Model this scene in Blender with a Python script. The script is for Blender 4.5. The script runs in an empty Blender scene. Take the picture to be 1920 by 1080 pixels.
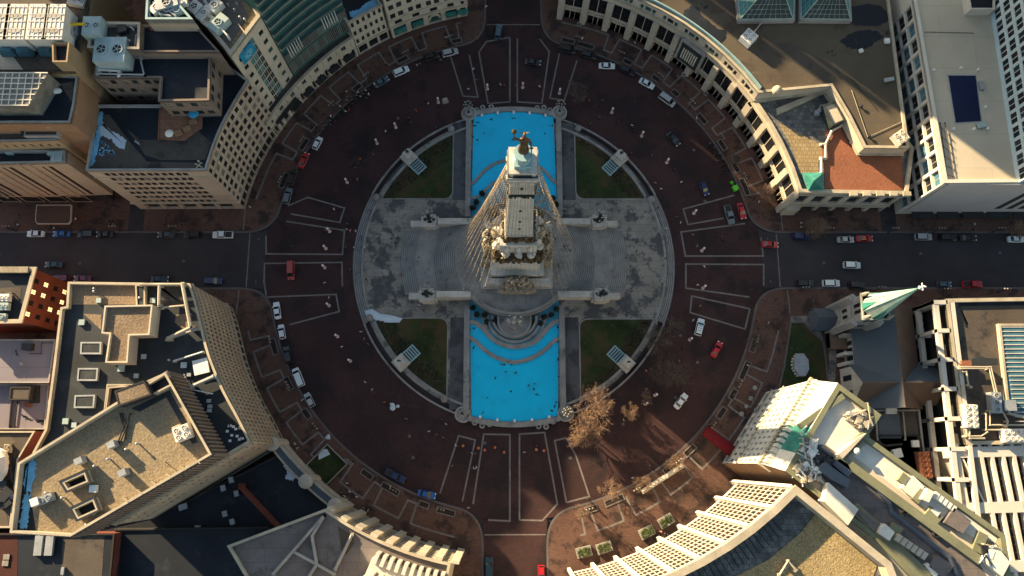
import bpy, math, random
from mathutils import Vector, Matrix
random.seed(11)
R_ = math.radians
sc = bpy.context.scene
col = sc.collection
# ------------------------------------------------------------------ camera
FOC, CAM_H = 1492.0, 211.0
def _cam():
    c = lambda x, y: Vector((x-960, -(y-540), -FOC))
    d = c(944, 864).normalized(); Z = -d
    y = c(941, -6300); y = (y-d*y.dot(d)).normalized(); x = y.cross(Z)
    R = Matrix((x, y, Z))
    r = R @ c(964, 491); k = CAM_H/-r.z
    return R, -r*k
RC, CC = _cam()
def ray(px, py): return RC @ Vector((px-960, -(py-540), -FOC))
def at(px, py, z=0.0):
    """point of the place, at height z, seen at pixel (px,py) of the 1920x1080 photograph"""
    r = ray(px, py); k = (z-CC.z)/r.z
    p = CC+r*k
    return Vector((p.x, p.y, z))
def xy(px, py, z=0.0):
    p = at(px, py, z); return (p.x, p.y)
def XY(lst, z=0.0): return [xy(a, b, z) for a, b in lst]
cam = bpy.data.objects.new('camera', bpy.data.cameras.new('camera')); col.objects.link(cam)
M4 = RC.to_4x4(); M4.translation = CC; cam.matrix_world = M4
cam.data.sensor_width = 36; cam.data.lens = 36*FOC/1920
cam.data.clip_start = 1; cam.data.clip_end = 3000
sc.camera = cam
# ------------------------------------------------------------------ light
SUN_EL, SUN_AZ = 17.0, 139.0      # SUN_AZ: world angle of the direction towards the sun (from +X, counter-clockwise)
sd = Vector((math.cos(R_(SUN_AZ))*math.cos(R_(SUN_EL)), math.sin(R_(SUN_AZ))*math.cos(R_(SUN_EL)), math.sin(R_(SUN_EL))))
w = bpy.data.worlds.new('World'); sc.world = w; w.use_nodes = True
nt = w.node_tree; bg = nt.nodes['Background']
sky = nt.nodes.new('ShaderNodeTexSky'); sky.sky_type = 'NISHITA'; sky.sun_disc = False
sky.sun_elevation = R_(SUN_EL); sky.sun_rotation = R_(90-SUN_AZ)
sky.air_density = 1.0; sky.dust_density = 0.8; sky.ozone_density = 1.5
tint = nt.nodes.new('ShaderNodeMix'); tint.data_type = 'RGBA'; tint.blend_type = 'MULTIPLY'; tint.inputs[0].default_value = 1; tint.inputs[7].default_value = (1.12, 1.0, .84, 1)   # winter city haze
nt.links.new(sky.outputs[0], tint.inputs[6]); nt.links.new(tint.outputs[2], bg.inputs[0]); bg.inputs[1].default_value = 0.07
sl = bpy.data.lights.new('sun', 'SUN'); sl.energy = 5.0; sl.angle = R_(0.5); sl.color = (1.0, 0.75, 0.44)
so = bpy.data.objects.new('sun', sl); col.objects.link(so)
so.rotation_euler = sd.to_track_quat('Z', 'Y').to_euler(); so.location = sd*300
sc.view_settings.view_transform = 'Standard'; sc.view_settings.look = 'None'
sc.view_settings.exposure = 1.88; sc.view_settings.gamma = 1
# ------------------------------------------------------------------ materials
MATS = {}
def _n(t, typ, **kw):
    n = t.nodes.new(typ)
    for k, v in kw.items(): setattr(n, k, v)
    return n
def mat(name, c, rough=0.85, var=0.12, scale=0.25, grain=0.10, gscale=6.0, bump=0.0, metal=0.0, spec=0.3,
        brick=None, stain=None, emit=None, tile=None, bands=None, coat=0.0, patch=None):
    """procedural surface in world metres: broad variation, fine grain, optional brick/tile joints and stains"""
    if name in MATS: return MATS[name]
    m = bpy.data.materials.new(name); m.use_nodes = True; t = m.node_tree
    b = t.nodes['Principled BSDF']
    b.inputs['Roughness'].default_value = rough; b.inputs['Metallic'].default_value = metal
    b.inputs['Specular IOR Level'].default_value = spec
    if coat: b.inputs['Coat Weight'].default_value = coat; b.inputs['Coat Roughness'].default_value = 0.05
    geo = _n(t, 'ShaderNodeNewGeometry'); pos = geo.outputs['Position']
    L = t.links.new
    def noise(s, det=4, rgh=0.6):
        n = _n(t, 'ShaderNodeTexNoise'); n.inputs['Scale'].default_value = s; n.inputs['Detail'].default_value = det
        n.inputs['Roughness'].default_value = rgh; L(pos, n.inputs['Vector']); return n.outputs[0]
    def rng(fac, lo, hi, f0=0.3, f1=0.7):
        r = _n(t, 'ShaderNodeMapRange'); r.inputs[1].default_value = f0; r.inputs[2].default_value = f1
        r.inputs[3].default_value = lo; r.inputs[4].default_value = hi; L(fac, r.inputs[0]); return r.outputs[0]
    def mul(a, f):
        x = _n(t, 'ShaderNodeVectorMath', operation='SCALE'); L(a, x.inputs[0]); L(f, x.inputs['Scale']); return x.outputs[0]
    def mixc(f, a, c2):
        x = _n(t, 'ShaderNodeMix', data_type='RGBA'); L(f, x.inputs[0]); L(a, x.inputs[6])
        if isinstance(c2, tuple): x.inputs[7].default_value = (*c2, 1)
        else: L(c2, x.inputs[7])
        return x.outputs[2]
    rgb = _n(t, 'ShaderNodeRGB'); rgb.outputs[0].default_value = (*c, 1); out = rgb.outputs[0]
    n1 = noise(scale); out = mul(out, rng(n1, 1-var, 1+var))
    ng = noise(gscale, 3); out = mul(out, rng(ng, 1-grain, 1+grain))
    if brick:   # (width, height, joint colour, mortar, contrast) laid on the ground plane
        bw, bh, jc, mo, ct = brick
        bt = _n(t, 'ShaderNodeTexBrick'); L(pos, bt.inputs['Vector']); bt.inputs['Scale'].default_value = 1
        bt.inputs['Brick Width'].default_value = bw; bt.inputs['Row Height'].default_value = bh
        bt.inputs['Mortar Size'].default_value = mo; bt.inputs['Color1'].default_value = (1-ct,)*3+(1,)
        bt.inputs['Color2'].default_value = (1+ct,)*3+(1,); bt.inputs['Mortar'].default_value = (jc,)*3+(1,)
        x = _n(t, 'ShaderNodeMix', data_type='RGBA', blend_type='MULTIPLY'); x.inputs[0].default_value = 1
        L(out, x.inputs[6]); L(bt.outputs[0], x.inputs[7]); out = x.outputs[2]
    if bands:   # horizontal courses on walls (height, depth of tone)
        sx = _n(t, 'ShaderNodeSeparateXYZ'); L(pos, sx.inputs[0])
        md = _n(t, 'ShaderNodeMath', operation='FRACT'); dv = _n(t, 'ShaderNodeMath', operation='DIVIDE')
        dv.inputs[1].default_value = bands[0]; L(sx.outputs[2], dv.inputs[0]); L(dv.outputs[0], md.inputs[0])
        lt = _n(t, 'ShaderNodeMath', operation='LESS_THAN'); lt.inputs[1].default_value = bands[2] if len(bands) > 2 else 0.12; L(md.outputs[0], lt.inputs[0])
        out = mul(out, rng(lt.outputs[0], 1, bands[1], 0, 1))
    if stain:   # list of (colour, scale, threshold, softness)
        for sc_, ss, th, so_ in stain:
            out = mixc(rng(noise(ss, 6, 0.65), 0, 1, th, th+so_), out, sc_)
    L(out, b.inputs['Base Color'])
    if bump:
        bp = _n(t, 'ShaderNodeBump'); bp.inputs['Strength'].default_value = bump; bp.inputs['Distance'].default_value = 0.15
        L(noise(gscale*0.8, 5), bp.inputs['Height']); L(bp.outputs[0], b.inputs['Normal'])
    if emit:
        b.inputs['Emission Color'].default_value = (*emit[0], 1); b.inputs['Emission Strength'].default_value = emit[1]
    m.diffuse_color = (*c, 1)
    MATS[name] = m; return m
def K(n): return MATS[n]
mat('asphalt', (.040,.035,.038), .8, .3, .07, .15, 5, .1, stain=[((.022,.020,.023), .12, .58, .12)])
mat('brick_paving', (.040,.018,.0175), .75, .38, .055, .28, 4, .15, brick=(.9,.45,.75,.03,.12), stain=[((.020,.012,.013), .10, .50, .10), ((.058,.030,.027), .35, .60, .12)])
mat('brick_walk', (.115,.062,.045), .8, .2, .1, .2, 4, .1, brick=(.8,.4,.75,.03,.12), stain=[((.040,.025,.022), .2, .50, .10)])
mat('stone_band', (.17,.15,.14), .8, .25, .5, .2, 5)
mat('kerb', (.11,.10,.098), .8, .2, .3, .15, 5)
mat('plaza', (.225,.208,.178), .7, .25, .1, .12, 5, 0, brick=(4.2,2.1,.6,.05,.10), stain=[((.070,.071,.073), .13, .50, .05), ((.11,.11,.108), .5, .56, .06), ((.25,.24,.225), .3, .64, .1)])
mat('plaza_path', (.085,.085,.088), .7, .2, .12, .15, 5, 0, stain=[((.045,.045,.048), .15, .5, .08)])
mat('step_stone', (.24,.235,.22), .75, .25, .3, .15, 5, .1, stain=[((.10,.10,.10), .25, .58, .1)])
mat('limestone', (.52,.50,.45), .8, .22, .2, .14, 3, .15, bands=(1.2,.72,.07), stain=[((.20,.17,.13), .35, .62, .15)])
mat('limestone_plain', (.46,.435,.385), .8, .2, .3, .16, 3, .2, stain=[((.18,.15,.12), .5, .6, .15)])
mat('bronze', (.10,.068,.036), .45, .35, .7, .25, 5, .2, metal=.6, stain=[((.10,.19,.16), .9, .6, .1)])
mat('bronze_dark', (.035,.045,.04), .5, .3, .7, .25, 5, .1, metal=.5, stain=[((.07,.16,.13), .9, .58, .1)])
mat('carving', (.33,.285,.215), .8, .35, .8, .3, 4, .4, stain=[((.15,.11,.07), .9, .52, .12)])
mat('pool_paint', (.0,.50,.80), .35, .06, .12, .03, 3, 0, spec=.4, stain=[((.005,.40,.66), .22, .52, .2), ((.06,.52,.74), .5, .64, .1), ((.03,.10,.14), 1.5, .70, .03)])
mat('pool_shallow', (.03,.30,.42), .4, .3, .3, .2, 3, 0, stain=[((.14,.17,.17), .4, .5, .1)])
mat('grass', (.024,.038,.010), .95, .5, .15, .4, 9, .5, stain=[((.060,.044,.020), .14, .47, .12), ((.085,.060,.03), .9, .62, .06)])
mat('hedge', (.05,.036,.020), .95, .4, .3, .4, 8, .6, stain=[((.095,.055,.03), .5, .55, .15)])
mat('hedge_green', (.055,.075,.018), .95, .4, .8, .4, 8, .6)
mat('shrub', (.012,.02,.014), .9, .3, .8, .4, 8, .6)
mat('soil', (.03,.022,.018), .95, .3, .5, .3, 6, .4)
mat('snow', (.50,.58,.63), .6, .06, .6, .08, 4, .3)
mat('ice', (.16,.42,.62), .3, .2, .4, .1, 4, .1, stain=[((.65,.75,.85), .7, .66, .1)])
mat('gravel_tan', (.24,.19,.12), .95, .1, .08, .30, 2.6, .9, stain=[((.27,.21,.14), .2, .6, .2)])
mat('gravel_gold', (.30,.23,.115), .95, .12, .2, .45, 3.4, .9, stain=[((.22,.15,.06), 1.0, .58, .1)])
mat('gravel_brown', (.20,.15,.10), .95, .15, .12, .30, 2.6, .9)
mat('tar', (.022,.028,.033), .75, .35, .12, .15, 3, .1, stain=[((.065,.068,.066), .13, .56, .2)])
mat('tar_dark', (.008,.012,.019), .65, .35, .15, .15, 3, .1, stain=[((.022,.028,.036), .2, .56, .12)])
mat('tar_brown', (.075,.062,.05), .8, .3, .1, .15, 3, .1, stain=[((.03,.028,.028), .16, .56, .1)])
mat('membrane', (.088,.071,.050), .8, .22, .06, .12, 4, .05, brick=(14,6.5,.82,.05,.03), stain=[((.075,.055,.042), .055, .57, .03), ((.022,.02,.02), .045, .65, .012), ((.16,.13,.095), .4, .66, .1)])
mat('membrane_grey', (.47,.415,.32), .8, .14, .05, .05, 4, 0, brick=(17,9,.8,.06,.02), stain=[((.20,.18,.16), .2, .68, .1)])
mat('membrane_lilac', (.19,.175,.20), .8, .08, .1, .05, 4, 0, brick=(9,30,.75,.08,.02))
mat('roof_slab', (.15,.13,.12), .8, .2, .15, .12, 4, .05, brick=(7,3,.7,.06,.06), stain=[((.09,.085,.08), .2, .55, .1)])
mat('paver_tan', (.28,.21,.11), .85, .15, .3, .2, 4, .1, brick=(1.1,1.1,.55,.07,.12))
mat('paver_slate', (.12,.12,.115), .8, .25, .3, .25, 4, .1, brick=(1.1,1.1,.6,.06,.35))
mat('roof_red', (.23,.09,.05), .9, .12, .2, .2, 3, .8)
mat('deck_wood', (.25,.12,.07), .8, .2, .4, .15, 6, 0, brick=(6,.6,.6,.05,.1))
mat('brick_dark', (.06,.018,.013), .9, .2, .2, .15, 3)
mat('spandrel_green', (.055,.10,.095), .5, .3, .4, .1, 3)
mat('copper_green', (.035,.19,.16), .6, .3, .6, .12, 4, .05, stain=[((.25,.30,.25), .5, .62, .1)])
mat('copper_pale', (.33,.42,.37), .55, .2, .5, .12, 4, .05)
mat('slate_roof', (.085,.105,.125), .75, .08, .15, .1, 6, .05)
mat('slate_brown', (.15,.10,.07), .8, .15, .2, .15, 5, .1)
mat('wall_beige', (.43,.345,.26), .85, .12, .15, .12, 3, .05, bands=(3.55,.80,.05))
mat('wall_tan', (.42,.32,.22), .85, .14, .1, .1, 3, .05)
mat('wall_cream', (.50,.44,.34), .85, .12, .15, .12, 3, .05, bands=(1.1,.84,.08))
mat('wall_stone', (.45,.40,.32), .85, .14, .15, .1, 3, .05)
mat('wall_white', (.56,.52,.45), .8, .08, .15, .06, 3, .03)
mat('wall_terracotta_white', (.62,.60,.52), .8, .12, .2, .1, 3, .05, bands=(1.6,.85,.06))
mat('wall_blue_white', (.42,.52,.55), .75, .08, .2, .06, 3, .03)
mat('wall_grey', (.42,.38,.36), .85, .06, .1, .05, 3, .02)
mat('wall_brown', (.20,.155,.125), .85, .15, .15, .12, 3, .05, bands=(.8,.88,.1))
mat('wall_ochre', (.33,.235,.135), .85, .2, .08, .15, 3, .05, bands=(.8,.92,.1))
mat('wall_orange', (.28,.165,.095), .85, .12, .2, .12, 3, .05, bands=(.5,.85,.12))
mat('wall_red', (.17,.045,.028), .85, .15, .2, .15, 3, .05, bands=(.5,.85,.12))
mat('wall_dark', (.03,.028,.027), .85, .2, .2, .12, 3, .05)
mat('rib_panel', (.10,.085,.07), .8, .15, .3, .1, 3, 0)
mat('olive_curb', (.17,.175,.11), .8, .15, .3, .12, 3, .05)
mat('trim_white', (.60,.55,.45), .7, .08, .3, .06, 3, 0)
mat('trim_cream', (.40,.35,.26), .75, .2, .3, .08, 3, 0)
mat('trim_grey', (.30,.29,.265), .75, .22, .3, .08, 3, 0)
mat('trim_teal', (.24,.38,.40), .6, .12, .3, .08, 3, 0)
mat('glass_dark', (.012,.014,.016), .35, .3, .5, .1, 3, 0, spec=.16)
mat('glass_mid', (.035,.045,.045), .35, .3, .5, .1, 3, 0, spec=.16)
mat('glass_brown', (.030,.017,.012), .35, .3, .5, .1, 3, 0, spec=.16)
mat('glass_green', (.035,.105,.095), .35, .35, .3, .1, 3, 0, spec=.16)
mat('glass_teal', (.06,.19,.19), .35, .3, .3, .1, 3, 0, spec=.16)
mat('glass_blue', (.06,.15,.19), .35, .3, .3, .1, 3, 0, spec=.16)
mat('glass_lit', (.35,.25,.10), .4, .3, 1.2, .1, 3, 0, emit=((1,.72,.3), .55))
mat('blind', (.26,.24,.20), .7, .2, .5, .1, 3, 0)
mat('frame_dark', (.03,.03,.03), .6)
mat('frame_light', (.38,.36,.32), .7)
mat('metal_grey', (.33,.35,.36), .5, .15, .4, .1, 3, 0, metal=.3)
mat('metal_white', (.68,.68,.64), .55, .1, .4, .08, 3, 0)
mat('metal_blue', (.33,.42,.42), .5, .15, .4, .08, 3, 0)
mat('metal_dark', (.035,.037,.04), .5, .2, .4, .1, 3, 0, metal=.3)
mat('tower_white', (.68,.63,.55), .7, .12, .2, .1, 3, 0, stain=[((.32,.22,.16), .5, .64, .08)])
mat('yellow_paint', (.70,.48,.01), .5); mat('red_cloth', (.15,.006,.012), .8, .12, .4)
mat('brown_canopy', (.075,.04,.025), .6, .15, .2); mat('navy_sheet', (.003,.009,.045), .35, .2, .1, .08, 2)
mat('bright_blue', (.02,.24,.40), .5); mat('logo_pale', (.20,.48,.58), .5)
mat('wire', (.05,.045,.035), .6); mat('bulb', (.62,.50,.33), .35, .2, 2, .1)
mat('skylight_glass', (.17,.165,.14), .3, .35, .5, .2, 3)
mat('rubber', (.012,.012,.012), .8); mat('chrome', (.5,.5,.5), .25, metal=.9)
mat('bark_copper', (.25,.165,.11), .85, .3, .5, .2, 5); mat('bark_grey', (.12,.095,.075), .9, .3, .5, .2, 5)
mat('leaf_copper', (.22,.14,.095), .85, .35, .8, .3, 6)
mat('plastic_red', (.55,.03,.02), .5); mat('plastic_orange', (.60,.13,.02), .5); mat('plastic_white', (.75,.72,.70), .5)
mat('headlamp', (.75,.75,.72), .2); mat('tail_lamp', (.35,.01,.01), .3); mat('car_glass', (.010,.012,.014), .08, spec=.7)
def paint(name, c): return mat('paint_'+name, c, .32, .03, 1, .02, 3, 0, spec=.5, coat=.6)
for n_, c_ in dict(white=(.66,.72,.74), silver=(.36,.38,.39), grey=(.13,.16,.17), black=(.010,.010,.012), charcoal=(.035,.037,.042), red=(.42,.010,.014),
                   maroon=(.10,.008,.028), blue=(.01,.10,.32), navy=(.008,.02,.08), teal=(.012,.05,.065), steel=(.045,.085,.12), orange=(.34,.035,.022),
                   lime=(.10,.62,.02)).items(): paint(n_, c_)
def cloth(name, c): return mat('cloth_'+name, c, .9, .1, 3, .1, 6)
for n_, c_ in dict(black=(.012,.012,.014), navy=(.015,.022,.06), grey=(.12,.12,.13), white=(.62,.62,.60), red=(.38,.02,.025), tan=(.26,.18,.11), pink=(.55,.20,.22),
                   blue=(.04,.10,.26), green=(.03,.07,.03), orange=(.50,.13,.03), denim=(.05,.07,.13)).items(): cloth(n_, c_)
mat('skin', (.42,.24,.16), .6); mat('hair', (.03,.02,.015), .7)
# ------------------------------------------------------------------ mesh helper
class MB:
    def __init__(s): s.v = []; s.f = []; s.m = []
    def add(s, vs, fs, mi=0):
        b = len(s.v); s.v += [tuple(p) for p in vs]; s.f += [tuple(b+i for i in f) for f in fs]; s.m += [mi]*len(fs)
    def quad(s, a, b, c, d, mi=0): s.add([a, b, c, d], [(0, 1, 2, 3)], mi)
    def box(s, x0, y0, z0, x1, y1, z1, mi=0):
        s.add([(x0,y0,z0),(x1,y0,z0),(x1,y1,z0),(x0,y1,z0),(x0,y0,z1),(x1,y0,z1),(x1,y1,z1),(x0,y1,z1)],
              [(0,3,2,1),(4,5,6,7),(0,1,5,4),(1,2,6,5),(2,3,7,6),(3,0,4,7)], mi)
    def obox(s, c, ang, lx, ly, z0, z1, mi=0, top=1.0):
        """box centred at c turned by ang; top scales the upper face"""
        ca, sa = math.cos(ang), math.sin(ang); P = []
        for z, k in ((z0, 1), (z1, top)):
            for sx, sy in ((-1,-1),(1,-1),(1,1),(-1,1)):
                x, y = sx*lx/2*k, sy*ly/2*k; P.append((c[0]+x*ca-y*sa, c[1]+x*sa+y*ca, z))
        s.add(P, [(0,3,2,1),(4,5,6,7),(0,1,5,4),(1,2,6,5),(2,3,7,6),(3,0,4,7)], mi)
    def prism(s, poly, z0, z1, mi=0, mtop=None, bottom=False, sides=True):
        n = len(poly); P = [(p[0],p[1],z0) for p in poly]+[(p[0],p[1],z1) for p in poly]
        b = len(s.v); s.v += P
        if sides:
            for i in range(n):
                j = (i+1) % n; s.f.append((b+i,b+j,b+n+j,b+n+i)); s.m.append(mi)
        s.f.append(tuple(b+n+i for i in range(n))); s.m.append(mi if mtop is None else mtop)
        if bottom: s.f.append(tuple(b+i for i in reversed(range(n)))); s.m.append(mi)
    def ring(s, outer, inner, z0, z1, mi=0):
        n = len(outer); b = len(s.v)
        for z in (z0, z1):
            s.v += [(p[0],p[1],z) for p in outer]+[(p[0],p[1],z) for p in inner]
        for i in range(n):
            j = (i+1) % n
            for f in ((i, j, 2*n+j, 2*n+i), (n+j, n+i, 3*n+i, 3*n+j), (2*n+i, 2*n+j, 3*n+j, 3*n+i), (j, i, n+i, n+j)):
                s.f.append(tuple(b+q for q in f)); s.m.append(mi)
    def strip(s, pts, wid, z0, z1, mi=0, closed=False):
        """a band of width wid along a ground line"""
        L, Rr = offset_line(pts, wid/2, closed), offset_line(pts, -wid/2, closed)
        n = len(pts); b = len(s.v)
        for z in (z0, z1): s.v += [(p[0],p[1],z) for p in L]+[(p[0],p[1],z) for p in Rr]
        rg = range(n if closed else n-1)
        for i in rg:
            j = (i+1) % n
            for f in ((2*n+i, 3*n+i, 3*n+j, 2*n+j), (i, 2*n+i, 2*n+j, j), (n+j, 3*n+j, 3*n+i, n+i)):
                s.f.append(tuple(b+q for q in f)); s.m.append(mi)
        if not closed:
            s.f.append((b, b+n, b+3*n, b+2*n)); s.m.append(mi)
            s.f.append((b+n-1, b+3*n-1, b+4*n-1, b+2*n-1)); s.m.append(mi)
    def tube(s, pts, r0, r1=None, n=6, mi=0, cap=True):
        if r1 is None: r1 = r0
        P = [Vector(p) for p in pts]; m = len(P); b = len(s.v)
        for i, p in enumerate(P):
            d = (P[min(i+1, m-1)]-P[max(i-1, 0)]).normalized()
            u = d.orthogonal().normalized() if i == 0 else (u-d*u.dot(d)).normalized()
            v = d.cross(u); r = r0+(r1-r0)*i/max(1, m-1)
            for k in range(n):
                a = 2*math.pi*k/n; s.v.append(tuple(p+(u*math.cos(a)+v*math.sin(a))*r))
        for i in range(m-1):
            for k in range(n):
                k2 = (k+1) % n; s.f.append((b+i*n+k, b+i*n+k2, b+(i+1)*n+k2, b+(i+1)*n+k)); s.m.append(mi)
        if cap:
            s.f.append(tuple(b+k for k in reversed(range(n)))); s.m.append(mi)
            s.f.append(tuple(b+(m-1)*n+k for k in range(n))); s.m.append(mi)
    def lathe(s, c, prof, n=16, mi=0, sx=1, sy=1, a0=0):
        b = len(s.v); m = len(prof)
        for r, z in prof:
            for k in range(n):
                a = a0+2*math.pi*k/n; s.v.append((c[0]+r*sx*math.cos(a), c[1]+r*sy*math.sin(a), c[2]+z))
        for i in range(m-1):
            for k in range(n):
                k2 = (k+1) % n; s.f.append((b+i*n+k, b+i*n+k2, b+(i+1)*n+k2, b+(i+1)*n+k)); s.m.append(mi)
        s.f.append(tuple(b+k for k in reversed(range(n)))); s.m.append(mi)
        s.f.append(tuple(b+(m-1)*n+k for k in range(n))); s.m.append(mi)
    def blob(s, c, rx, ry, rz, mi=0, n=7, m=5, jit=0.15):
        b = len(s.v); s.v.append((c[0], c[1], c[2]-rz))
        for i in range(1, m):
            th = math.pi*i/m
            for k in range(n):
                a = 2*math.pi*(k+.5*(i % 2))/n; j = 1+random.uniform(-jit, jit)
                s.v.append((c[0]+rx*math.sin(th)*math.cos(a)*j, c[1]+ry*math.sin(th)*math.sin(a)*j, c[2]-rz*math.cos(th)*j))
        s.v.append((c[0], c[1], c[2]+rz)); t = len(s.v)-1
        for k in range(n):
            k2 = (k+1) % n
            s.f.append((b, b+1+k2, b+1+k)); s.m.append(mi)
            s.f.append((t, b+1+(m-2)*n+k, b+1+(m-2)*n+k2)); s.m.append(mi)
            for i in range(m-2):
                s.f.append((b+1+i*n+k, b+1+i*n+k2, b+1+(i+1)*n+k2, b+1+(i+1)*n+k)); s.m.append(mi)
    def mesh(s, name, mats, loc=(0,0,0), smooth=False):
        me = bpy.data.meshes.new(name)
        lx, ly, lz = loc
        me.from_pydata([(x-lx, y-ly, z-lz) for x, y, z in s.v], [], s.f)
        for m in mats: me.materials.append(K(m) if isinstance(m, str) else m)
        me.polygons.foreach_set('material_index', s.m)
        if smooth: me.polygons.foreach_set('use_smooth', [True]*len(s.f))
        me.update(); return me
    def build(s, name, mats, parent=None, loc=None, label=None, cat=None, group=None, kind=None, smooth=False):
        if isinstance(mats, str): mats = [mats]
        L = tuple(parent_world(parent)) if parent is not None else (loc or (0,0,0))
        o = bpy.data.objects.new(name, s.mesh(name, mats, L, smooth)); col.objects.link(o)
        if parent is not None: o.parent = parent
        elif loc: o.location = loc
        return tag(o, label, cat, group, kind)
def parent_world(p):
    v = Vector(p.location); q = p.parent
    while q: v += q.location; q = q.parent
    return v
def tag(o, label=None, cat=None, group=None, kind=None):
    if label: o['label'] = label
    if cat: o['category'] = cat
    if group: o['group'] = group
    if kind: o['kind'] = kind
    return o
def thing(name, label, cat, loc=(0,0,0), rz=0, group=None):
    o = bpy.data.objects.new(name, None); col.objects.link(o); o.empty_display_size = .5
    o.location = loc; o.rotation_euler = (0,0,rz); return tag(o, label, cat, group)
def copy_tree(o, parent=None):
    c = o.copy(); col.objects.link(c); c.parent = parent
    for ch in KIDS.get(o.name, list(o.children)): copy_tree(ch, c)
    return c
KIDS = {}
def freeze(o):
    """remember a prototype's children once, so copying does not rescan the scene"""
    ch = list(o.children); KIDS[o.name] = ch
    for c in ch: freeze(c)
def area(p): return sum(p[i][0]*p[(i+1) % len(p)][1]-p[(i+1) % len(p)][0]*p[i][1] for i in range(len(p)))/2
def ccw(p): return list(p) if area(p) > 0 else list(reversed(p))
def offset_line(pts, d, closed=True):
    n = len(pts); out = []
    for i in range(n):
        a = pts[(i-1) % n] if (closed or i > 0) else None
        c = pts[(i+1) % n] if (closed or i < n-1) else None
        p = pts[i]; ns = []
        for q, r in ((a, p), (p, c)):
            if q is None or r is None: continue
            dx, dy = r[0]-q[0], r[1]-q[1]; l = math.hypot(dx, dy) or 1e-6; ns.append((dy/l, -dx/l))
        if len(ns) == 1: nx, ny, k = ns[0][0], ns[0][1], 1
        else:
            nx, ny = ns[0][0]+ns[1][0], ns[0][1]+ns[1][1]; l = math.hypot(nx, ny) or 1e-6; nx /= l; ny /= l
            k = 1/max(.35, nx*ns[0][0]+ny*ns[0][1])
        out.append((p[0]+nx*d*k, p[1]+ny*d*k))
    return out
def arc(r, a0, a1, n, c=(0,0)): return [(c[0]+r*math.cos(R_(a0+(a1-a0)*i/n)), c[1]+r*math.sin(R_(a0+(a1-a0)*i/n))) for i in range(n+1)]
def smoothline(pts, n=6):
    """Catmull-Rom through the points"""
    P = [pts[0]]+list(pts)+[pts[-1]]; out = []
    for i in range(1, len(P)-2):
        for k in range(n):
            t = k/n; a, b, c, d = P[i-1], P[i], P[i+1], P[i+2]
            out.append(tuple(.5*((2*b[j])+(-a[j]+c[j])*t+(2*a[j]-5*b[j]+4*c[j]-d[j])*t*t+(-a[j]+3*b[j]-3*c[j]+d[j])*t**3) for j in range(2)))
    out.append(tuple(pts[-1])); return out
# ================================================================== ground, road, pavements
g = MB(); g.quad((-700,-700,-.30),(700,-700,-.30),(700,700,-.30),(-700,700,-.30)); g.build('ground', 'asphalt', kind='structure')
g = MB(); o_ = arc(68, 0, 355, 71); i_ = arc(43, 0, 355, 71); g.ring(o_, i_, -.28, 0.0); g.build('circle_road', 'brick_paving', kind='structure')
YN, YS, XW = 8.4, -7.4, 8.2
g = MB()
g.box(67.7, YS, -.28, 330, YN, -.004); g.box(-330, YS, -.28, -67.7, YN, -.004)
g.build('cross_street', 'asphalt', kind='structure')
g = MB(); g.box(-XW, 67.7, -.28, XW, 330, -.004); g.box(-XW, -330, -.28, XW, -67.7, -.004); g.build('long_street', 'brick_paving', kind='structure')
RK = 66.5
def quadrant(sx, sy, yk):
    """pavement block outside the circle kerb with rounded corners towards both streets"""
    xa = math.sqrt((RK+.0)**2-yk**2); ax = math.degrees(math.atan2(yk, xa))
    ya = math.sqrt(RK**2-XW**2); ay = math.degrees(math.atan2(ya, XW))
    P = []
    def bez(p, c, q, n=8):
        return [((1-t)**2*p[0]+2*t*(1-t)*c[0]+t*t*q[0], (1-t)**2*p[1]+2*t*(1-t)*c[1]+t*t*q[1]) for t in [i/n for i in range(n+1)]]
    A = arc(RK, ax+6.5, ay-6.5, 40)
    P += bez((xa+8, yk), (xa, yk), A[0]); P += A[1:-1]; P += bez(A[-1], (XW, ya), (XW, ya+8))
    return [(sx*x, sy*y) for x, y in P]
QUADS = {}
for nm, sx, sy, yk in (('ne',1,1,YN),('nw',-1,1,YN),('sw',-1,-1,-YS),('se',1,-1,-YS)):
    edge = quadrant(sx, sy, yk); QUADS[nm] = edge
    poly = ccw([(sx*330, sy*yk)]+edge+[(sx*XW, sy*330), (sx*330, sy*330)])
    m = MB(); m.prism(poly, -.28, .15); m.build('pavement', 'brick_walk', kind='structure')
    m = MB(); m.strip([(sx*330, sy*yk)]+edge+[(sx*XW, sy*330)], .5, -.02, .17); m.build('kerb', 'kerb', kind='structure')
# alleys between the blocks
m = MB()
for x0, x1 in ((-105.9,-101.7), (101.9,106.1)): m.box(x0, YN-.3, .1, x1, 130, .154)
m.build('alley', 'asphalt', kind='structure')
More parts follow.
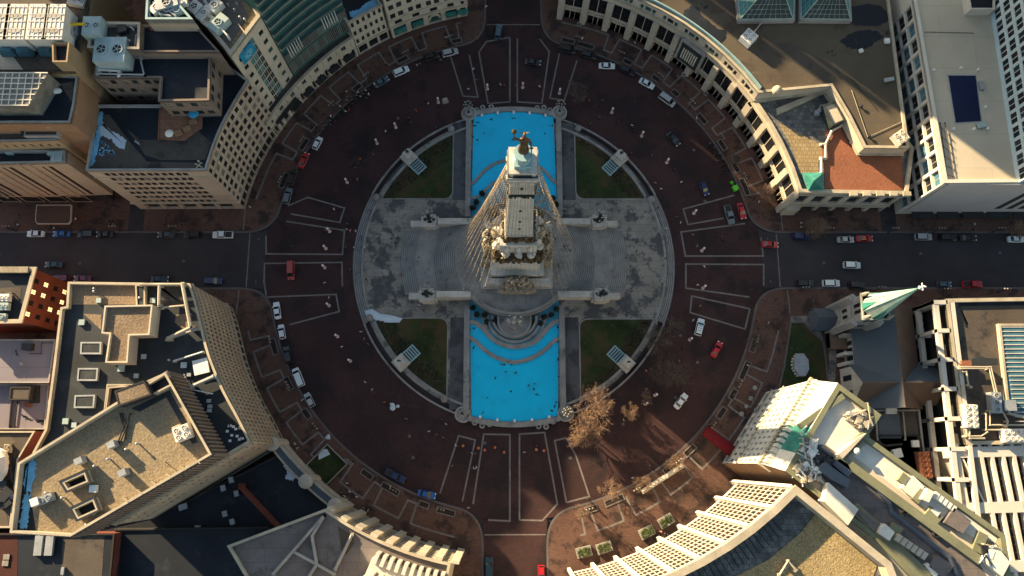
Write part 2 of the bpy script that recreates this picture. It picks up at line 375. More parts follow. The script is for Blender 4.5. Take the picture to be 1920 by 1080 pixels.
# pale bands laid in the brick of the roadway
m = MB(); Z0, Z1 = -.02, .005
def line(px, wid=.42, z=0, cl=False): m.strip([xy(a, b) for a, b in px], wid, z-.05, z+.005, closed=cl)
for l in ([(970,72),(970,191),(1016,194),(1030,97),(1012,73)], [(1049,100),(1031,184),(1058,188),(1082,113)],
          [(956,70),(956,191),(915,194),(898,98)], [(845,106),(868,180),(896,182),(880,103)], [(898,98),(912,78),(956,70)],
          [(540,386),(577,370),(646,390),(637,417),(545,401)], [(499,442),(499,476),(642,477),(646,432),(537,415)],
          [(500,560),(495,528),(496,494),(641,492),(642,537)], [(497,557),(630,552),(636,584),(542,609)],
          [(825,925),(860,817),(891,825),(867,940)], [(887,945),(907,814),(956,815),(956,977),(915,975)],
          [(974,975),(974,814),(1021,811),(1045,945),(1017,976),(974,975)], [(1062,942),(1040,826),(1062,821),(1080,855),(1105,931),(1062,942)],
          [(1377,366),(1281,392),(1290,421),(1357,409)], [(1397,419),(1277,435),(1285,480),(1431,480),(1427,445)],
          [(1286,540),(1286,495),(1432,496),(1432,535)], [(1406,579),(1297,555),(1294,586),(1397,617),(1406,579)], [(1285,540),(1405,557)]):
    line(l)
for sgn in (-1, 1):
    for y in (YN-1.6, YS+1.6): m.strip([(sgn*70, y), (sgn*70, y-(.6 if y > 0 else -.6))], .2, -.05, .005)
    m.strip([(sgn*72.5, YN-.4), (sgn*72.5, YS+.4)], .3, -.05, .005)
    m.strip([(-XW+.4, sgn*71.5), (XW-.4, sgn*71.5)], .3, -.05, .005)
m.build('road_banding', 'stone_band', kind='structure')
# meander bands on the pavements round the circle
m = MB(); beds = MB(); bedk = MB()
def pol(r, a): return (r*math.cos(R_(a)), r*math.sin(R_(a)))
def meander(a0, a1, per=8.2, notch=2.35, ph=0):
    a = a0+ph; line_ = [pol(73.6, a0)]
    while a+per <= a1:
        line_ += [pol(73.6, a), pol(68.6, a+.25), pol(68.6, a+notch), pol(73.6, a+notch+.25)]
        mid = [pol(73.6, a+notch+.25+(per-notch)*k/3) for k in (1, 2)]; line_ += mid
        a += per
    line_.append(pol(73.6, a1))
    m.strip(line_, .5, .12, .155)
meander(14, 79, ph=2); meander(102, 166, ph=1); meander(195, 258, ph=2); meander(283, 345, ph=1)
for x0, x1, y, s in ((74,101,14.4,1),(-101,-74,14.4,1),(76,130,-11,-1),(-130,-77,-11,-1)):
    pass
for s in (-1, 1):
    for yk in (YN, YS):
        m.strip([pol(76, math.degrees(math.atan2(yk*1.9, s*72))), (s*74.3, yk+(.6 if yk > 0 else -.6))], .3, .12, .155)
m.build('pavement_banding', 'stone_band', kind='structure')
# planting beds along the kerb with pale rims
def bed(a, w, r0=67.3, r1=69.0):
    P = [pol(r0, a-w/2), pol(r0, a+w/2), pol(r1, a+w/2), pol(r1, a-w/2)]
    P = ccw(P); bedk.ring(P, offset_line(P, -.25), .10, .32); beds.prism(offset_line(P, -.22), .10, .22)
for a, w_ in ((76.5,3.4),(72,4.2),(61,2.4),(53,2.2),(47,2.2),(38,3.2),(30,3),(23.5,2.5),(18.5,4.5),(104,2.6),(118,3),(131,2.6),(150,3.4),(160,4),(200,4),(209,3.2),(217,2.6),(236,3),(242,4.4),
             (250,2.4),(255,4.2),(286,4.2),(292,4.5),(299,3),(306,3.2),(312,3.2),(323,3),(328,2.6),(334,4.5),(340,3)):
    bed(a, w_)
bedk.build('bed_kerb', 'stone_band', kind='structure'); beds.build('planting_bed', 'soil', kind='structure')
# ================================================================== the central island
def pol0(r, a): return (r*math.cos(R_(a)), r*math.sin(R_(a)))
m = MB(); RS = 44.0
# island base slab below the steps
m.prism(arc(RS-1.9, 0, 355, 71), -.25, .62)
m.build('island_plaza', 'plaza', kind='structure')
st = MB()
def sector(a0, a1, r_out, n, w, z0, h):
    for k in range(n):
        o = arc(r_out-k*w, a0, a1, 30); i = arc(r_out-(n)*w-.2, a0, a1, 30)
        st.prism(ccw(o+list(reversed(i))), z0-.2, z0+(k+1)*h); st.strip(arc(r_out-k*w-.06, a0+.2, a1-.2, 30), .16, z0+(k+1)*h-.05, z0+(k+1)*h+.004, 1)
for a0, a1 in ((-23, 26), (154, 203)): sector(a0, a1, RS, 5, .55, 0, .14)
st.build('island_steps', ['step_stone', 'plaza_path'], kind='structure')
# low ring wall round the lawns, footway behind it
for a0, a1, lb in ((26,72,'upper right'),(108,154,'upper left'),(203,252,'lower left'),(288,337,'lower right')):
    t = thing('ring_wall', 'low double stone ring wall round the %s lawn' % lb, 'wall', (*pol0(RS-1.5, (a0+a1)/2), 0)); rw = MB()
    P = ccw(arc(RS, a0, a1, 24)+list(reversed(arc(RS-.5, a0, a1, 24)))); rw.prism(P, -.2, .45); rw.build('outer_kerb', 'step_stone', t); rw = MB()
    P = ccw(arc(RS-2.7, a0+1, a1-1, 24)+list(reversed(arc(RS-3.3, a0+1, a1-1, 24)))); rw.prism(P, .3, 1.0); rw.build('inner_wall', 'step_stone', t)
# lawns with brown shrub belts
def lawn(sx, sy, x0, y0, x1):
    r = RS-3.4; c = 2.2
    ya = math.sqrt(r*r-x0*x0); xa = math.sqrt(r*r-y0*y0)
    P = [(x0, y0+c)]+[(x0+c-c*math.sin(t*math.pi/2), y0+c-c*math.cos(t*math.pi/2)) for t in (0.8, .6, .4, .2)]+[(x0+c, y0)]
    P += arc(r, math.degrees(math.atan2(y0, xa)), math.degrees(math.atan2(ya, x0)), 20)
    return [(sx*a, sy*b) for a, b in P]
for sx, sy, x0, y0 in ((1,1,17.3,17.9),(-1,1,17.1,17.9),(-1,-1,17.9,15.8),(1,-1,17.5,16.1)):
    P = ccw(lawn(sx, sy, x0, y0, 0))
    k = MB(); k.ring(offset_line(P, .25), offset_line(P, -.05), .5, .80); k.build('lawn_edging', 'step_stone', kind='structure')
    k = MB(); k.prism(P, .5, .74); k.build('lawn', 'grass', kind='structure')
    # belt of low shrubs along the outer curve
    k = MB(); rnd = random.Random(int(sx*3+sy+9))
    a0 = math.degrees(math.atan2(sy*y0, sx*38)); a1 = math.degrees(math.atan2(sy*38, sx*x0))
    if abs(a1-a0) > 180: a1 += 360 if a1 < a0 else -360
    for i in range(420):
        t = rnd.random(); a = a0+(a1-a0)*t; wv = 1.2+3.6*(.5+.5*math.sin(t*5+sx))*(.4+.6*math.sin(math.pi*t))
        r = RS-3.9-rnd.random()**1.3*wv
        x, y = r*math.cos(R_(a)), r*math.sin(R_(a))
        if abs(x) < x0+.5 or abs(y) < y0+.5: continue
        s_ = rnd.uniform(.18, .42); k.blob((x, y, .8), s_, s_, s_*.8, 0 if rnd.random() < .8 else 1, 5, 3, .35)
    k.build('shrub_belt', ['hedge', 'shrub'], kind='stuff')
# dark footways beside the pools
m = MB()
for s in (-1, 1):
    m.box(s*15.15-2.0, 17.5, .3, s*15.15+2.0, 40.5, .626); m.box(s*15.15-2.0, -40.0, .3, s*15.15+2.0, -15.5, .626)
m.build('footway', 'plaza_path', kind='structure')
# ---------------------------------------------------------------- pools
def bowl_end(sy, r): return [(x, sy*math.sqrt(r*r-x*x)) for x in [-11.3+22.6*i/24 for i in range(25)]]
for sy, r, lb in ((1, 43.9, 'upper'), (-1, 43.3, 'lower')):
    t = thing('pool_wall', 'grey stone walls round the %s bright blue pool' % lb, 'pool wall', (0, sy*28, .3))
    for s in (-1, 1):
        pw = MB(); pw.box(s*12.7-.75, 12.5 if sy > 0 else -41.3, .3, s*12.7+.75, 41.6 if sy > 0 else -12.3, 1.5); pw.build('side_wall', 'step_stone', t)
    o = [(x, sy*math.sqrt((r+1.3)**2-x*x)) for x in [-12+24*i/24 for i in range(25)]]
    i = [(x, sy*math.sqrt((r-.1)**2-x*x)) for x in [-12+24*j/24 for j in range(25)]]
    pw = MB(); pw.prism(ccw(o+list(reversed(i))), -.1, 1.15); pw.build('curved_end', 'step_stone', t)
    for k in range(5):
        x = -9+4.5*k; y = sy*math.sqrt((r-.4)**2-x*x); pw = MB(); pw.box(x-.3, y-.35, .6, x+.3, y+.35, 1.3); pw.build('spout_block', 'metal_white', t)
for sy, r, yin, nm in ((1, 43.7, 14, 'upper'), (-1, 43.1, -14, 'lower')):
    m = MB(); P = ccw(bowl_end(sy, r)+[(11.95, yin), (-11.95, yin)]); m.prism(P, .2, .70); m.build('pool_basin', 'pool_paint', kind='structure')
# stone rims of the cascades
def rim(px, wid, z0, z1, nm):
    L = smoothline([xy(a, b, z1) for a, b in px], 5); rm.strip(L, wid, z0, z1)
rm = MB()
rim([(881,603),(893,606),(906,616),(922,634),(943,646),(966,650),(990,646),(1010,635),(1025,617),(1036,606),(1050,601)], 1.15, .6, 1.35, 'rim')
rm.build('fountain_rim', 'step_stone', label='curved stone inner rim of the lower pool cascade, curving round the fountain', cat='fountain rim')
rm = MB()
rim([(880,632),(892,640),(910,657),(935,672),(966,679),(997,671),(1020,657),(1038,640),(1052,633)], 1.0, .6, 1.05, 'rim')
rm.build('fountain_rim', 'step_stone', label='curved stone outer rim crossing the lower blue pool', cat='fountain rim')
rm = MB()
rim([(883,346),(893,337),(908,320),(930,306),(962,298),(998,306),(1020,319),(1034,335),(1046,345)], .8, .6, 1.05, 'rim')
rm.build('fountain_rim', 'step_stone', label='curved stone outer rim crossing the upper blue pool', cat='fountain rim')
rm = MB()
rim([(883,371),(897,368),(911,355),(925,343),(945,332),(965,328),(990,332),(1008,343),(1020,355),(1032,370),(1045,377)], .7, .6, 1.35, 'rim')
rm.build('fountain_rim', 'step_stone', label='curved stone inner rim of the upper pool cascade behind the monument', cat='fountain rim')
m = MB()
m.prism(ccw([xy(a, b, 1) for a, b in smoothline([(881,603),(893,606),(906,616),(922,634),(943,646),(966,650),(990,646),(1010,635),(1025,617),(1036,606),(1050,601)], 3)]+[(11.9, -9), (-11.9, -9)]), .6, 1.0)
m.prism(ccw([xy(a, b, 1) for a, b in smoothline([(883,371),(897,368),(911,355),(925,343),(945,332),(965,328),(990,332),(1008,343),(1020,355),(1032,370),(1045,377)], 3)]+[(11.9, 9), (-11.9, 9)]), .6, 1.0)
m.build('cascade_basin', 'pool_shallow', kind='structure')
# dirt, leaves and drains lying on the drained pool floors
rnd = random.Random(21); m = MB()
for x, y, w_, h_ in ((888,235,5,2),(896,229,4,2),(918,224,7,1.5),(965,222,4,2),(887,256,1.5,1.5),(963,260,2,2),(1033,236,6,2),(908,250,1.2,1.2),(884,606,5,4),(889,615,4,2),(884,640,2,5),(888,652,2,3),(944,684,7,3),(960,684,4,1.5),(1046,614,1,2),(1046,641,2,2),(1047,674,1.5,3),(1047,706,1,1.5),
        (1043,755,2,2),(1041,763,4,4),(1034,770,4,2),(905,773,3,4),(958,734,2,1.5),(913,746,1.5,1.5),(928,708,3,3),(991,722,4,2.5),(1003,720,2,2),(967,700,6,2),(1005,740,5,2.5),(1000,730,3,1.5),(948,697,3,1.5),(880,618,2,3),(895,262,2,2),(1022,250,1,1)):
    for k in range(7):
        c = xy(x+rnd.gauss(0,w_*.5), y+rnd.gauss(0,h_*.5), .7); q = rnd.uniform(.06,.26); a0 = rnd.random()*6
        m.prism([(c[0]+q*rnd.uniform(.5,1.3)*math.cos(a0+t*1.05), c[1]+q*rnd.uniform(.5,1.3)*math.sin(a0+t*1.05)) for t in range(6)], .69, .712+.001*k)
m.build('pool_debris', 'bronze_dark', kind='stuff')
# manhole covers and darker repair patches in the roadways
m = MB()
for k in range(16):
    a, r = rnd.random()*360, rnd.uniform(49,64); c = pol(r, a); m.lathe((c[0], c[1], -.01), [(.42,0),(.42,.022)], 14)
for x in (-140,-118,-90,85,112,134): m.lathe((x, rnd.uniform(-4,4), -.02), [(.42,0),(.42,.024)], 14)
m.build('manhole_covers', 'kerb', kind='structure')
# ================================================================== the monument
# round terrace with stairs at left and right, cheek walls with bronze groups
tr = MB(); TZ = 4.6; RT = 15.0
tr.prism(arc(RT, 0, 355, 71), .4, TZ)
tr.build('monument_terrace', 'step_stone', kind='structure')
bal = MB(); 
for a0, a1, lb in ((222, 318, 'lower'), (42, 138, 'upper')):
    bal = MB(); P = ccw(arc(RT+.9, a0, a1, 26)+list(reversed(arc(RT-.1, a0, a1, 26)))); bal.prism(P, .4, TZ+.35)
    P = ccw(arc(RT+.55, a0, a1, 26)+list(reversed(arc(RT-.0, a0, a1, 26)))); bal.prism(P, .4, TZ+1.1)
    bal.build('terrace_parapet', 'step_stone', label='curved stone parapet on the %s rim of the monument terrace' % lb, cat='parapet')
ss = MB()
HY = 9.3
def clip_arc(r, sx):
    a = math.degrees(math.asin(min(1, HY/r))); n = 24
    P = arc(r, -a, a, n); return [(sx*x, y) for x, y in P]
for sx in (-1, 1):
    ss = MB(); N = 11                                            # upper flight r 21.5 -> 15
    for k in range(N):
        r = 21.6-k*.55; o = clip_arc(r, sx); i = [(sx*10.5, HY), (sx*10.5, -HY)]
        P = o+[(sx*10.5, HY), (sx*10.5, -HY)]
        zz = 1.9+(k+1)*(TZ-1.9)/N-.002*k; ss.prism(ccw(P), .4, zz); ss.strip(clip_arc(r-.03, sx)[1:-1], .10, zz-.05, zz+.004, 1)
    ss.prism(ccw(clip_arc(26.6, sx)+[(sx*10, HY), (sx*10, -HY)]), .4, 1.9)
    for k in range(8):
        r = 30.8-k*.55
        zz = .62+(k+1)*(1.86-.62)/8; ss.prism(ccw(clip_arc(r, sx)+[(sx*10, HY-.001*k), (sx*10, -HY+.001*k)]), .4, zz); ss.strip(clip_arc(r-.03, sx)[1:-1], .10, zz-.05, zz+.004, 1)
    ss.build('monument_stairs', ['step_stone', 'plaza_path'], label='broad curved stone stairs on the %s side of the monument' % ('left' if sx < 0 else 'right'), cat='stairs')
for sx in (-1, 1):
    for sy in (-1, 1):
        cw = MB(); y = sy*(HY+.75)
        cw.box(sx*11.5, y-.8, .4, sx*20.6, y+.8, TZ+.6) if sx > 0 else cw.box(-20.6, y-.8, .4, -11.5, y+.8, TZ+.6)
        a, b = (20.9, 28.2) if sx > 0 else (-28.2, -20.9)
        cw.box(min(a, b)-(.3 if sx > 0 else 0), y-.78, .4, max(a, b)+(.3 if sx < 0 else 0), y+.78, 2.9)
        cw.build('stair_cheek_wall', 'limestone_plain', label='pale stone cheek wall on the %s %s side of the monument stairs' % ('upper' if sy > 0 else 'lower', 'left' if sx < 0 else 'right'), cat='wall')
# bronze torch groups on the cheek walls
def group_statue(cx, cy, sy, lab):
    t = thing('bronze_torch_group', lab, 'lamp group', (cx, cy, 0), 0, 'bronze lamp groups on the stair walls')
    p = MB(); p.box(cx-2.4, cy-1.4, .4, cx+2.4, cy+1.4, 4.2); p.box(cx-1.6, cy-1.7, .4, cx+1.6, cy+1.7, 5.2); p.box(cx-1.9, cy-1.0, 5.2, cx+1.9, cy+1.0, 5.5)
    p.build('pedestal', 'limestone_plain', t)
    s = MB(); s.lathe((cx, cy, 5.5), [(.9,0),(.7,.8),(.45,1.4),(.35,3.6),(.55,4.2),(.3,4.6),(.2,6.6)], 10)
    for k in range(7):
        a = k*2*math.pi/7; s.tube([(cx, cy, 8.6), (cx+.9*math.cos(a), cy+.9*math.sin(a), 8.4), (cx+1.5*math.cos(a), cy+1.5*math.sin(a), 9.2)], .09, .06, 5)
    for q in (-1, 1):
        s.blob((cx+q*1.1, cy, 6.1), .5, .45, .8); s.blob((cx+q*1.1, cy, 7.0), .22, .22, .26); s.tube([(cx+q*1.3, cy, 6.6), (cx+q*1.9, cy+.2, 6.2)], .12, .08, 5)
    s.build('bronze_figure', 'bronze_dark', t)
    g = MB()
    for k in range(7):
        a = k*2*math.pi/7; g.lathe((cx+1.5*math.cos(a), cy+1.5*math.sin(a), 9.2), [(.08,0),(.24,.15),(.28,.35),(.18,.55),(.02,.62)], 8)
    g.lathe((cx, cy, 12.0), [(.1,0),(.3,.2),(.34,.45),(.2,.7),(.02,.8)], 8)
    g.build('globe_lamps', 'metal_grey', t)
for cx, cy, lb in ((-22.8, HY+.9, 'bronze torch group on the upper left stair wall of the monument'), (-23, -HY-.9, 'bronze torch group on the lower left stair wall of the monument'),
                   (22.8, HY+.9, 'bronze torch group on the upper right stair wall of the monument'), (23, -HY-.9, 'bronze torch group on the lower right stair wall of the monument')):
    group_statue(cx, cy, 0, lb)
mo = thing('victory_monument', 'tall pale stone monument with carved groups and a bronze statue on top', 'monument', (0, 0, TZ))
b = MB()
b.box(-9.5,-8.2,TZ-.1,9.5,8.2,TZ+1.0); b.box(-8.6,-7.4,TZ+1.0,8.6,7.4,TZ+1.7); b.box(-5.2,-9.6,TZ-.1,5.2,-8.2,TZ+.9)
b.build('stepped_base', 'limestone_plain', mo)
b = MB(); b.box(-6.4,-6.3,6.2,6.4,6.3,12.4); b.box(-6.8,-6.7,12.4,6.8,6.7,13.0); b.box(-5.6,-5.6,13.0,5.6,5.6,22.5); b.box(-5.9,-5.9,22.5,5.9,5.9,23.3); b.box(-4.4,-4.4,23.3,4.4,4.4,33.0)
b.build('plinth', 'limestone', mo)
def tap(mb, h0, z0, h1, z1, mi=0):
    mb.add([(-h0,-h0,z0),(h0,-h0,z0),(h0,h0,z0),(-h0,h0,z0),(-h1,-h1,z1),(h1,-h1,z1),(h1,h1,z1),(-h1,h1,z1)],
           [(4,5,6,7),(0,1,5,4),(1,2,6,5),(2,3,7,6),(3,0,4,7)], mi)
SZ, ST = 36.5, 70.0
hwz = lambda z: 3.05-(z-SZ)/(ST-SZ)*.75
b = MB(); tap(b, 3.05, SZ-.2, 2.3, ST)
b.build('shaft', 'limestone', mo)
b = MB()
for k in range(-3, 4):      # raised fillets running up every face
    for s in (-1, 1):
        u0, u1 = k*.82, k*.62; h0, h1 = 3.05, 2.3
        b.tube([(u0, s*(h0+.0), SZ), (u1, s*(h1+.0), ST)], .07, .06, 4); b.tube([(s*h0, u0, SZ), (s*h1, u1, ST)], .07, .06, 4)
b.build('shaft_fillets', 'trim_grey', mo)
b = MB()
for z in (41, 46, 53, 66):
    h = hwz(z); b.box(-.28, -h-.06, z, .28, -h+.1, z+1.1); b.box(-h-.06, -.28, z, -h+.1, .28, z+1.1)
b.build('slit_window', 'glass_dark', mo)
def carved_band(z, h, hw, nm, n=46, k=.5, m_='bronze'):
    c = MB(); c.box(-hw-.1, -hw-.1, z, hw+.1, hw+.1, z+h)
    rnd = random.Random(int(z))
    for i in range(n):
        sd_ = i % 4; u = rnd.uniform(-hw, hw); zz = z+rnd.uniform(0, h); p = hw+.2
        x, y = [(u, -p), (p, u), (u, p), (-p, u)][sd_]
        c.blob((x, y, zz), k*rnd.uniform(.6, 1.1), k*rnd.uniform(.6, 1.1), k*rnd.uniform(.7, 1.3), 0, 6, 4, .3)
    c.build(nm, m_, mo)
carved_band(33.0, 3.3, 3.35, 'battle_frieze', 90, .6); carved_band(62.4, 1.0, 2.6, 'upper_frieze', 40, .3, 'bronze_dark'); carved_band(23.4, 3.0, 5.6, 'navy_frieze', 110, .75)
c = MB()
for s in (-1, 1): c.box(-3.3, s*3.2-.12, 36.0, 3.3, s*3.2+.12, 36.6); c.box(s*3.2-.12, -3.0, 36.0, s*3.2+.12, 3.0, 36.58)
c.build('frieze_cornice', 'limestone_plain', mo)
b = MB()      # eagles and prow shapes between the friezes
for s in (-1, 1):
    for ax in (0, 1):
        for k in (-1, 0, 1):
            c = (s*4.6, k*2.7) if ax else (k*2.7, s*4.6); b.blob((c[0], c[1], 30.2), .9, .9, 1.5, 0, 7, 5, .25); b.blob((c[0]*1.1, c[1]*1.1, 27.6), 1.1, 1.1, .8, 0, 7, 5, .3)
b.build('eagle_carving', 'limestone_plain', mo)
def heap(x0, x1, y0, y1, z0, z1, n, nm, ml, seed):
    c = MB(); rnd = random.Random(seed)
    c.prism(ccw([(x0,y0),(x1,y0),(x1,y1),(x0,y1)]), z0, z0+(z1-z0)*.3)
    cx, cy = (x0+x1)/2, (y0+y1)/2
    for i in range(n):
        t = rnd.random(); k = 1-.65*t; x = cx+(x1-x0)/2*k*rnd.uniform(-1, 1); y = cy+(y1-y0)/2*k*rnd.uniform(-1, 1); z = z0+(z1-z0)*(.25+.72*t)
        q = rnd.uniform(.3, .6); c.blob((x, y, z), q, q, q*1.9, 0, 7, 5, .2)
        if i % 3 == 0: c.tube([(x, y, z), (x+rnd.uniform(-1,1), y+rnd.uniform(-1,1), z+rnd.uniform(.3,1.6))], .15, .09, 5)
        if i % 2 == 0: c.blob((x+.1, y, z+q*2.1), .24, .22, .28, 0, 6, 4, .05)
    c.build(nm, ml, mo)
heap(-9.2, -5.6, -3.0, 3.0, 6, 27, 80, 'sculpture_group', 'carving', 3)
heap(5.6, 9.2, -3.0, 3.0, 6, 27, 80, 'sculpture_group', 'carving', 4)
heap(-4.4, 4.4, -10.2, -6.6, 5.6, 15.5, 90, 'sculpture_group', 'carving', 5)
heap(-3.6, 3.6, 6.6, 9.4, 5.6, 15.5, 50, 'sculpture_group', 'carving', 6)
b = MB()
for z, h in ((6.2, 8.0),(8.0, 7.7),(9.6, 7.4)): b.box(-h-1.2, -h-.8, z-1.6 if z > 7 else 5.6, h+1.2, -h+.6, z); b.box(-h-1.2, h-.6, z-1.6 if z > 7 else 5.6, h+1.2, h+.8, z-.01)
b.build('podium_steps', 'limestone_plain', mo)
for sx in (-1, 1):    # horizontal banners held out beside the shaft
    c = MB(); c.tube([(sx*4.6, -1, 31), (sx*7.6, -1.2, 39)], .25, .14, 6); c.tube([(sx*4.6, 1.4, 29), (sx*7.4, 1.2, 33.5)], .25, .1, 6); c.blob((sx*5.6, 0, 29), 1.0, 1.2, 2.2); c.build('flag_carving', 'carving', mo)
b = MB()      # observation balcony and cap
tap(b, 2.3, 69.3, 2.75, 71.5); b.box(-2.85,-2.85,71.5,2.85,2.85,72.3); b.box(-2.35,-2.35,72.3,2.35,2.35,74.6); b.box(-2.6,-2.6,74.6,2.6,2.6,75.2)
for s in (-1, 1):
    for q in (-1, 0, 1): b.box(s*2.8-.25, q*1.8-.4, 69.9, s*2.8+.25, q*1.8+.4, 71.52); b.box(q*1.8-.4, s*2.8-.25, 69.9, q*1.8+.4, s*2.8+.25, 71.51)
b.build('balcony', 'limestone_plain', mo)
b = MB(); b.box(-1.7,-2.42,72.9,1.7,-2.3,74.0); b.box(-2.42,-1.7,72.9,-2.3,1.7,74.0); b.build('balcony_window', 'glass_mid', mo)
b = MB(); b.ring([(-2.85,-2.85),(2.85,-2.85),(2.85,2.85),(-2.85,2.85)], [(-2.72,-2.72),(2.72,-2.72),(2.72,2.72),(-2.72,2.72)], 72.3, 73.3); b.build('balcony_rail', 'metal_grey', mo)
b = MB(); b.lathe((0,0,75.2), [(1.9,0),(1.9,.5),(1.5,.8),(1.45,3.2),(1.7,3.5),(1.7,3.8)], 14); b.box(-1.6,-1.6,75.2,1.6,1.6,76.2); b.build('drum', 'trim_teal', mo)
# crowning statue: one continuous robed figure with torch, sword and eagle crown
def skin_figure(name, verts, edges, radii, mats, parent=None, loc=(0,0,0), sub=2, mfun=None, label=None, cat=None, group=None):
    me = bpy.data.meshes.new(name); me.from_pydata(verts, edges, []); o = bpy.data.objects.new(name, me); col.objects.link(o)
    s = o.modifiers.new('s', 'SKIN'); u = o.modifiers.new('u', 'SUBSURF'); u.levels = sub; u.render_levels = sub
    for v, r in zip(me.skin_vertices[0].data, radii): v.radius = r if isinstance(r, tuple) else (r, r)
    me.skin_vertices[0].data[0].use_root = True
    dg = bpy.context.evaluated_depsgraph_get(); dg.update(); ev = bpy.data.meshes.new_from_object(o.evaluated_get(dg))
    bpy.data.objects.remove(o); bpy.data.meshes.remove(me)
    ev.name = name; ev.materials.clear()
    for m_ in mats: ev.materials.append(K(m_))
    for p in ev.polygons:
        p.use_smooth = True
        if mfun: p.material_index = mfun(p.center)
    return ev
Z = 79.0
V = [(0,0,Z+3.6),(0,0,Z+2.4),(0,.1,Z+1.2),(0,.1,Z+.05),(0,0,Z+4.8),(0,0,Z+5.9),(0,0,Z+6.5),(0,-.05,Z+7.1),
     (-.75,0,Z+5.7),(-1.3,-.2,Z+6.3),(-1.7,-.3,Z+7.4),(.75,0,Z+5.6),(1.15,-.1,Z+4.6),(1.25,-.5,Z+3.6),(0,-.1,Z+7.55)]
Ed = [(0,1),(1,2),(2,3),(0,4),(4,5),(5,6),(6,7),(5,8),(8,9),(9,10),(5,11),(11,12),(12,13),(7,14)]
Rr = [(.75,.6),(.95,.8),(1.1,.95),(1.15,1.0),(.72,.55),(.7,.5),(.22,.22),(.40,.42),(.3,.3),(.22,.22),(.15,.15),(.3,.3),(.24,.24),(.16,.16),(.34,.3)]
me = skin_figure('crowning_statue', V, Ed, Rr, ['bronze'])
o = bpy.data.objects.new('crowning_statue', me); col.objects.link(o); o.parent = mo; o.location = (0,0,-TZ)
b = MB(); b.tube([(-1.75,-.35,Z+6.2),(-1.75,-.35,Z+9.6)], .12, .10, 6); b.lathe((-1.75,-.35,Z+9.4), [(.12,0),(.42,.25),(.45,.5),(.2,.9),(.02,1.3)], 8)
b.build('torch', 'bronze', mo)
b = MB(); b.tube([(1.3,-.6,Z+3.7),(1.35,-1.0,Z+.1)], .12, .05, 6); b.box(.95,-.75,Z+3.35,1.65,-.5,Z+3.5); b.build('sword', 'bronze', mo)
b = MB(); b.blob((0,0,Z+7.9), .3,.45,.3); b.add([(0,0,Z+7.9),(-.9,.2,Z+8.4),(-.2,.5,Z+7.7),(.9,.2,Z+8.4),(.2,.5,Z+7.7)], [(0,1,2),(0,4,3)]); b.build('eagle_crown', 'bronze', mo)
# strings of lights from the balcony down to the terrace rim
random.seed(5)
def light_string(reach, zb, thin=False):
    s = MB(); r0, z0, r1, z1 = 3.0, 71.2, reach, zb; N = 9
    P = []
    for i in range(N+1):
        t = i/N; sag = -2.2*math.sin(math.pi*t); P.append((r0+(r1-r0)*t+sag*.35*0, 0, z0+(z1-z0)*t+sag))
    s.tube(P, .022 if thin else .042, .022 if thin else .042, 4, 0, False)
    nb = 30 if thin else 80
    for i in range(nb):
        t = (i+.5)/nb; x = r0+(r1-r0)*t; z = z0+(z1-z0)*t-2.2*math.sin(math.pi*t)
        q = .04 if thin else random.uniform(.08,.14); j = random.uniform(-.06, .06)
        s.add([(x-q,j,z),(x+q,j,z),(x,j-q,z),(x,j+q,z),(x,j,z-q*1.4),(x,j,z+q*1.4)], [(0,2,5),(2,1,5),(1,3,5),(3,0,5),(2,0,4),(1,2,4),(3,1,4),(0,3,4)], 1)
    return s.mesh('light_string', ['wire', 'bulb'])
LM = [light_string(15.8, TZ+.2), light_string(12.6, TZ+.4, True)]
mo.location.x += .6
for i in range(52):
    a = 360*(i+.5)/52; 
    side = abs(math.cos(R_(a))) > .52
    o = bpy.data.objects.new('light_string', LM[0 if side else 1]); col.objects.link(o); o.rotation_euler = (0, 0, R_(a+random.uniform(-.8, .8))); o.location.x = .6
    tag(o, 'string of small bulbs stretched from the monument balcony down to its terrace', 'light string', 'light strings fanned round the monument')
# fountain basin below the terrace with stone group
f = thing('cascade_fountain', 'tiered round stone fountain basin with a carved group below the monument terrace', 'fountain', (0, -16.6, .6))
b = MB()
for r, z in ((8.6,1.25),(7.4,1.7),(6.3,2.2)):
    P = arc(r, 180, 360, 28, (0,-15.2)); I = arc(r-.7, 180, 360, 28, (0,-15.2)); b.prism(ccw(P+list(reversed(I))), .6, z)
b.lathe((0,-16.6,.6), [(4.6,0),(4.6,2.4),(4.1,2.5),(4.0,2.1),(2.6,2.1),(2.5,3.0),(1.6,3.1)], 28)
b.build('stone_tier', 'step_stone', f)
b = MB(); P = arc(8.0, 180, 360, 28, (0,-15.2)); b.prism(ccw(P+[(0,-15.2)]), .6, 1.06); b.build('basin_floor', 'pool_shallow', f)
b = MB(); rnd = random.Random(3)
for i in range(26):
    a = rnd.uniform(0, 6.28); r = rnd.uniform(0, 2.0); q = rnd.uniform(.3, .6); b.blob((r*math.cos(a), -16.4+r*math.sin(a)*.7, 3.3+rnd.uniform(0,1.6)), q, q, q*1.3, 0, 6, 4, .3)
b.build('carved_group', 'limestone_plain', f)
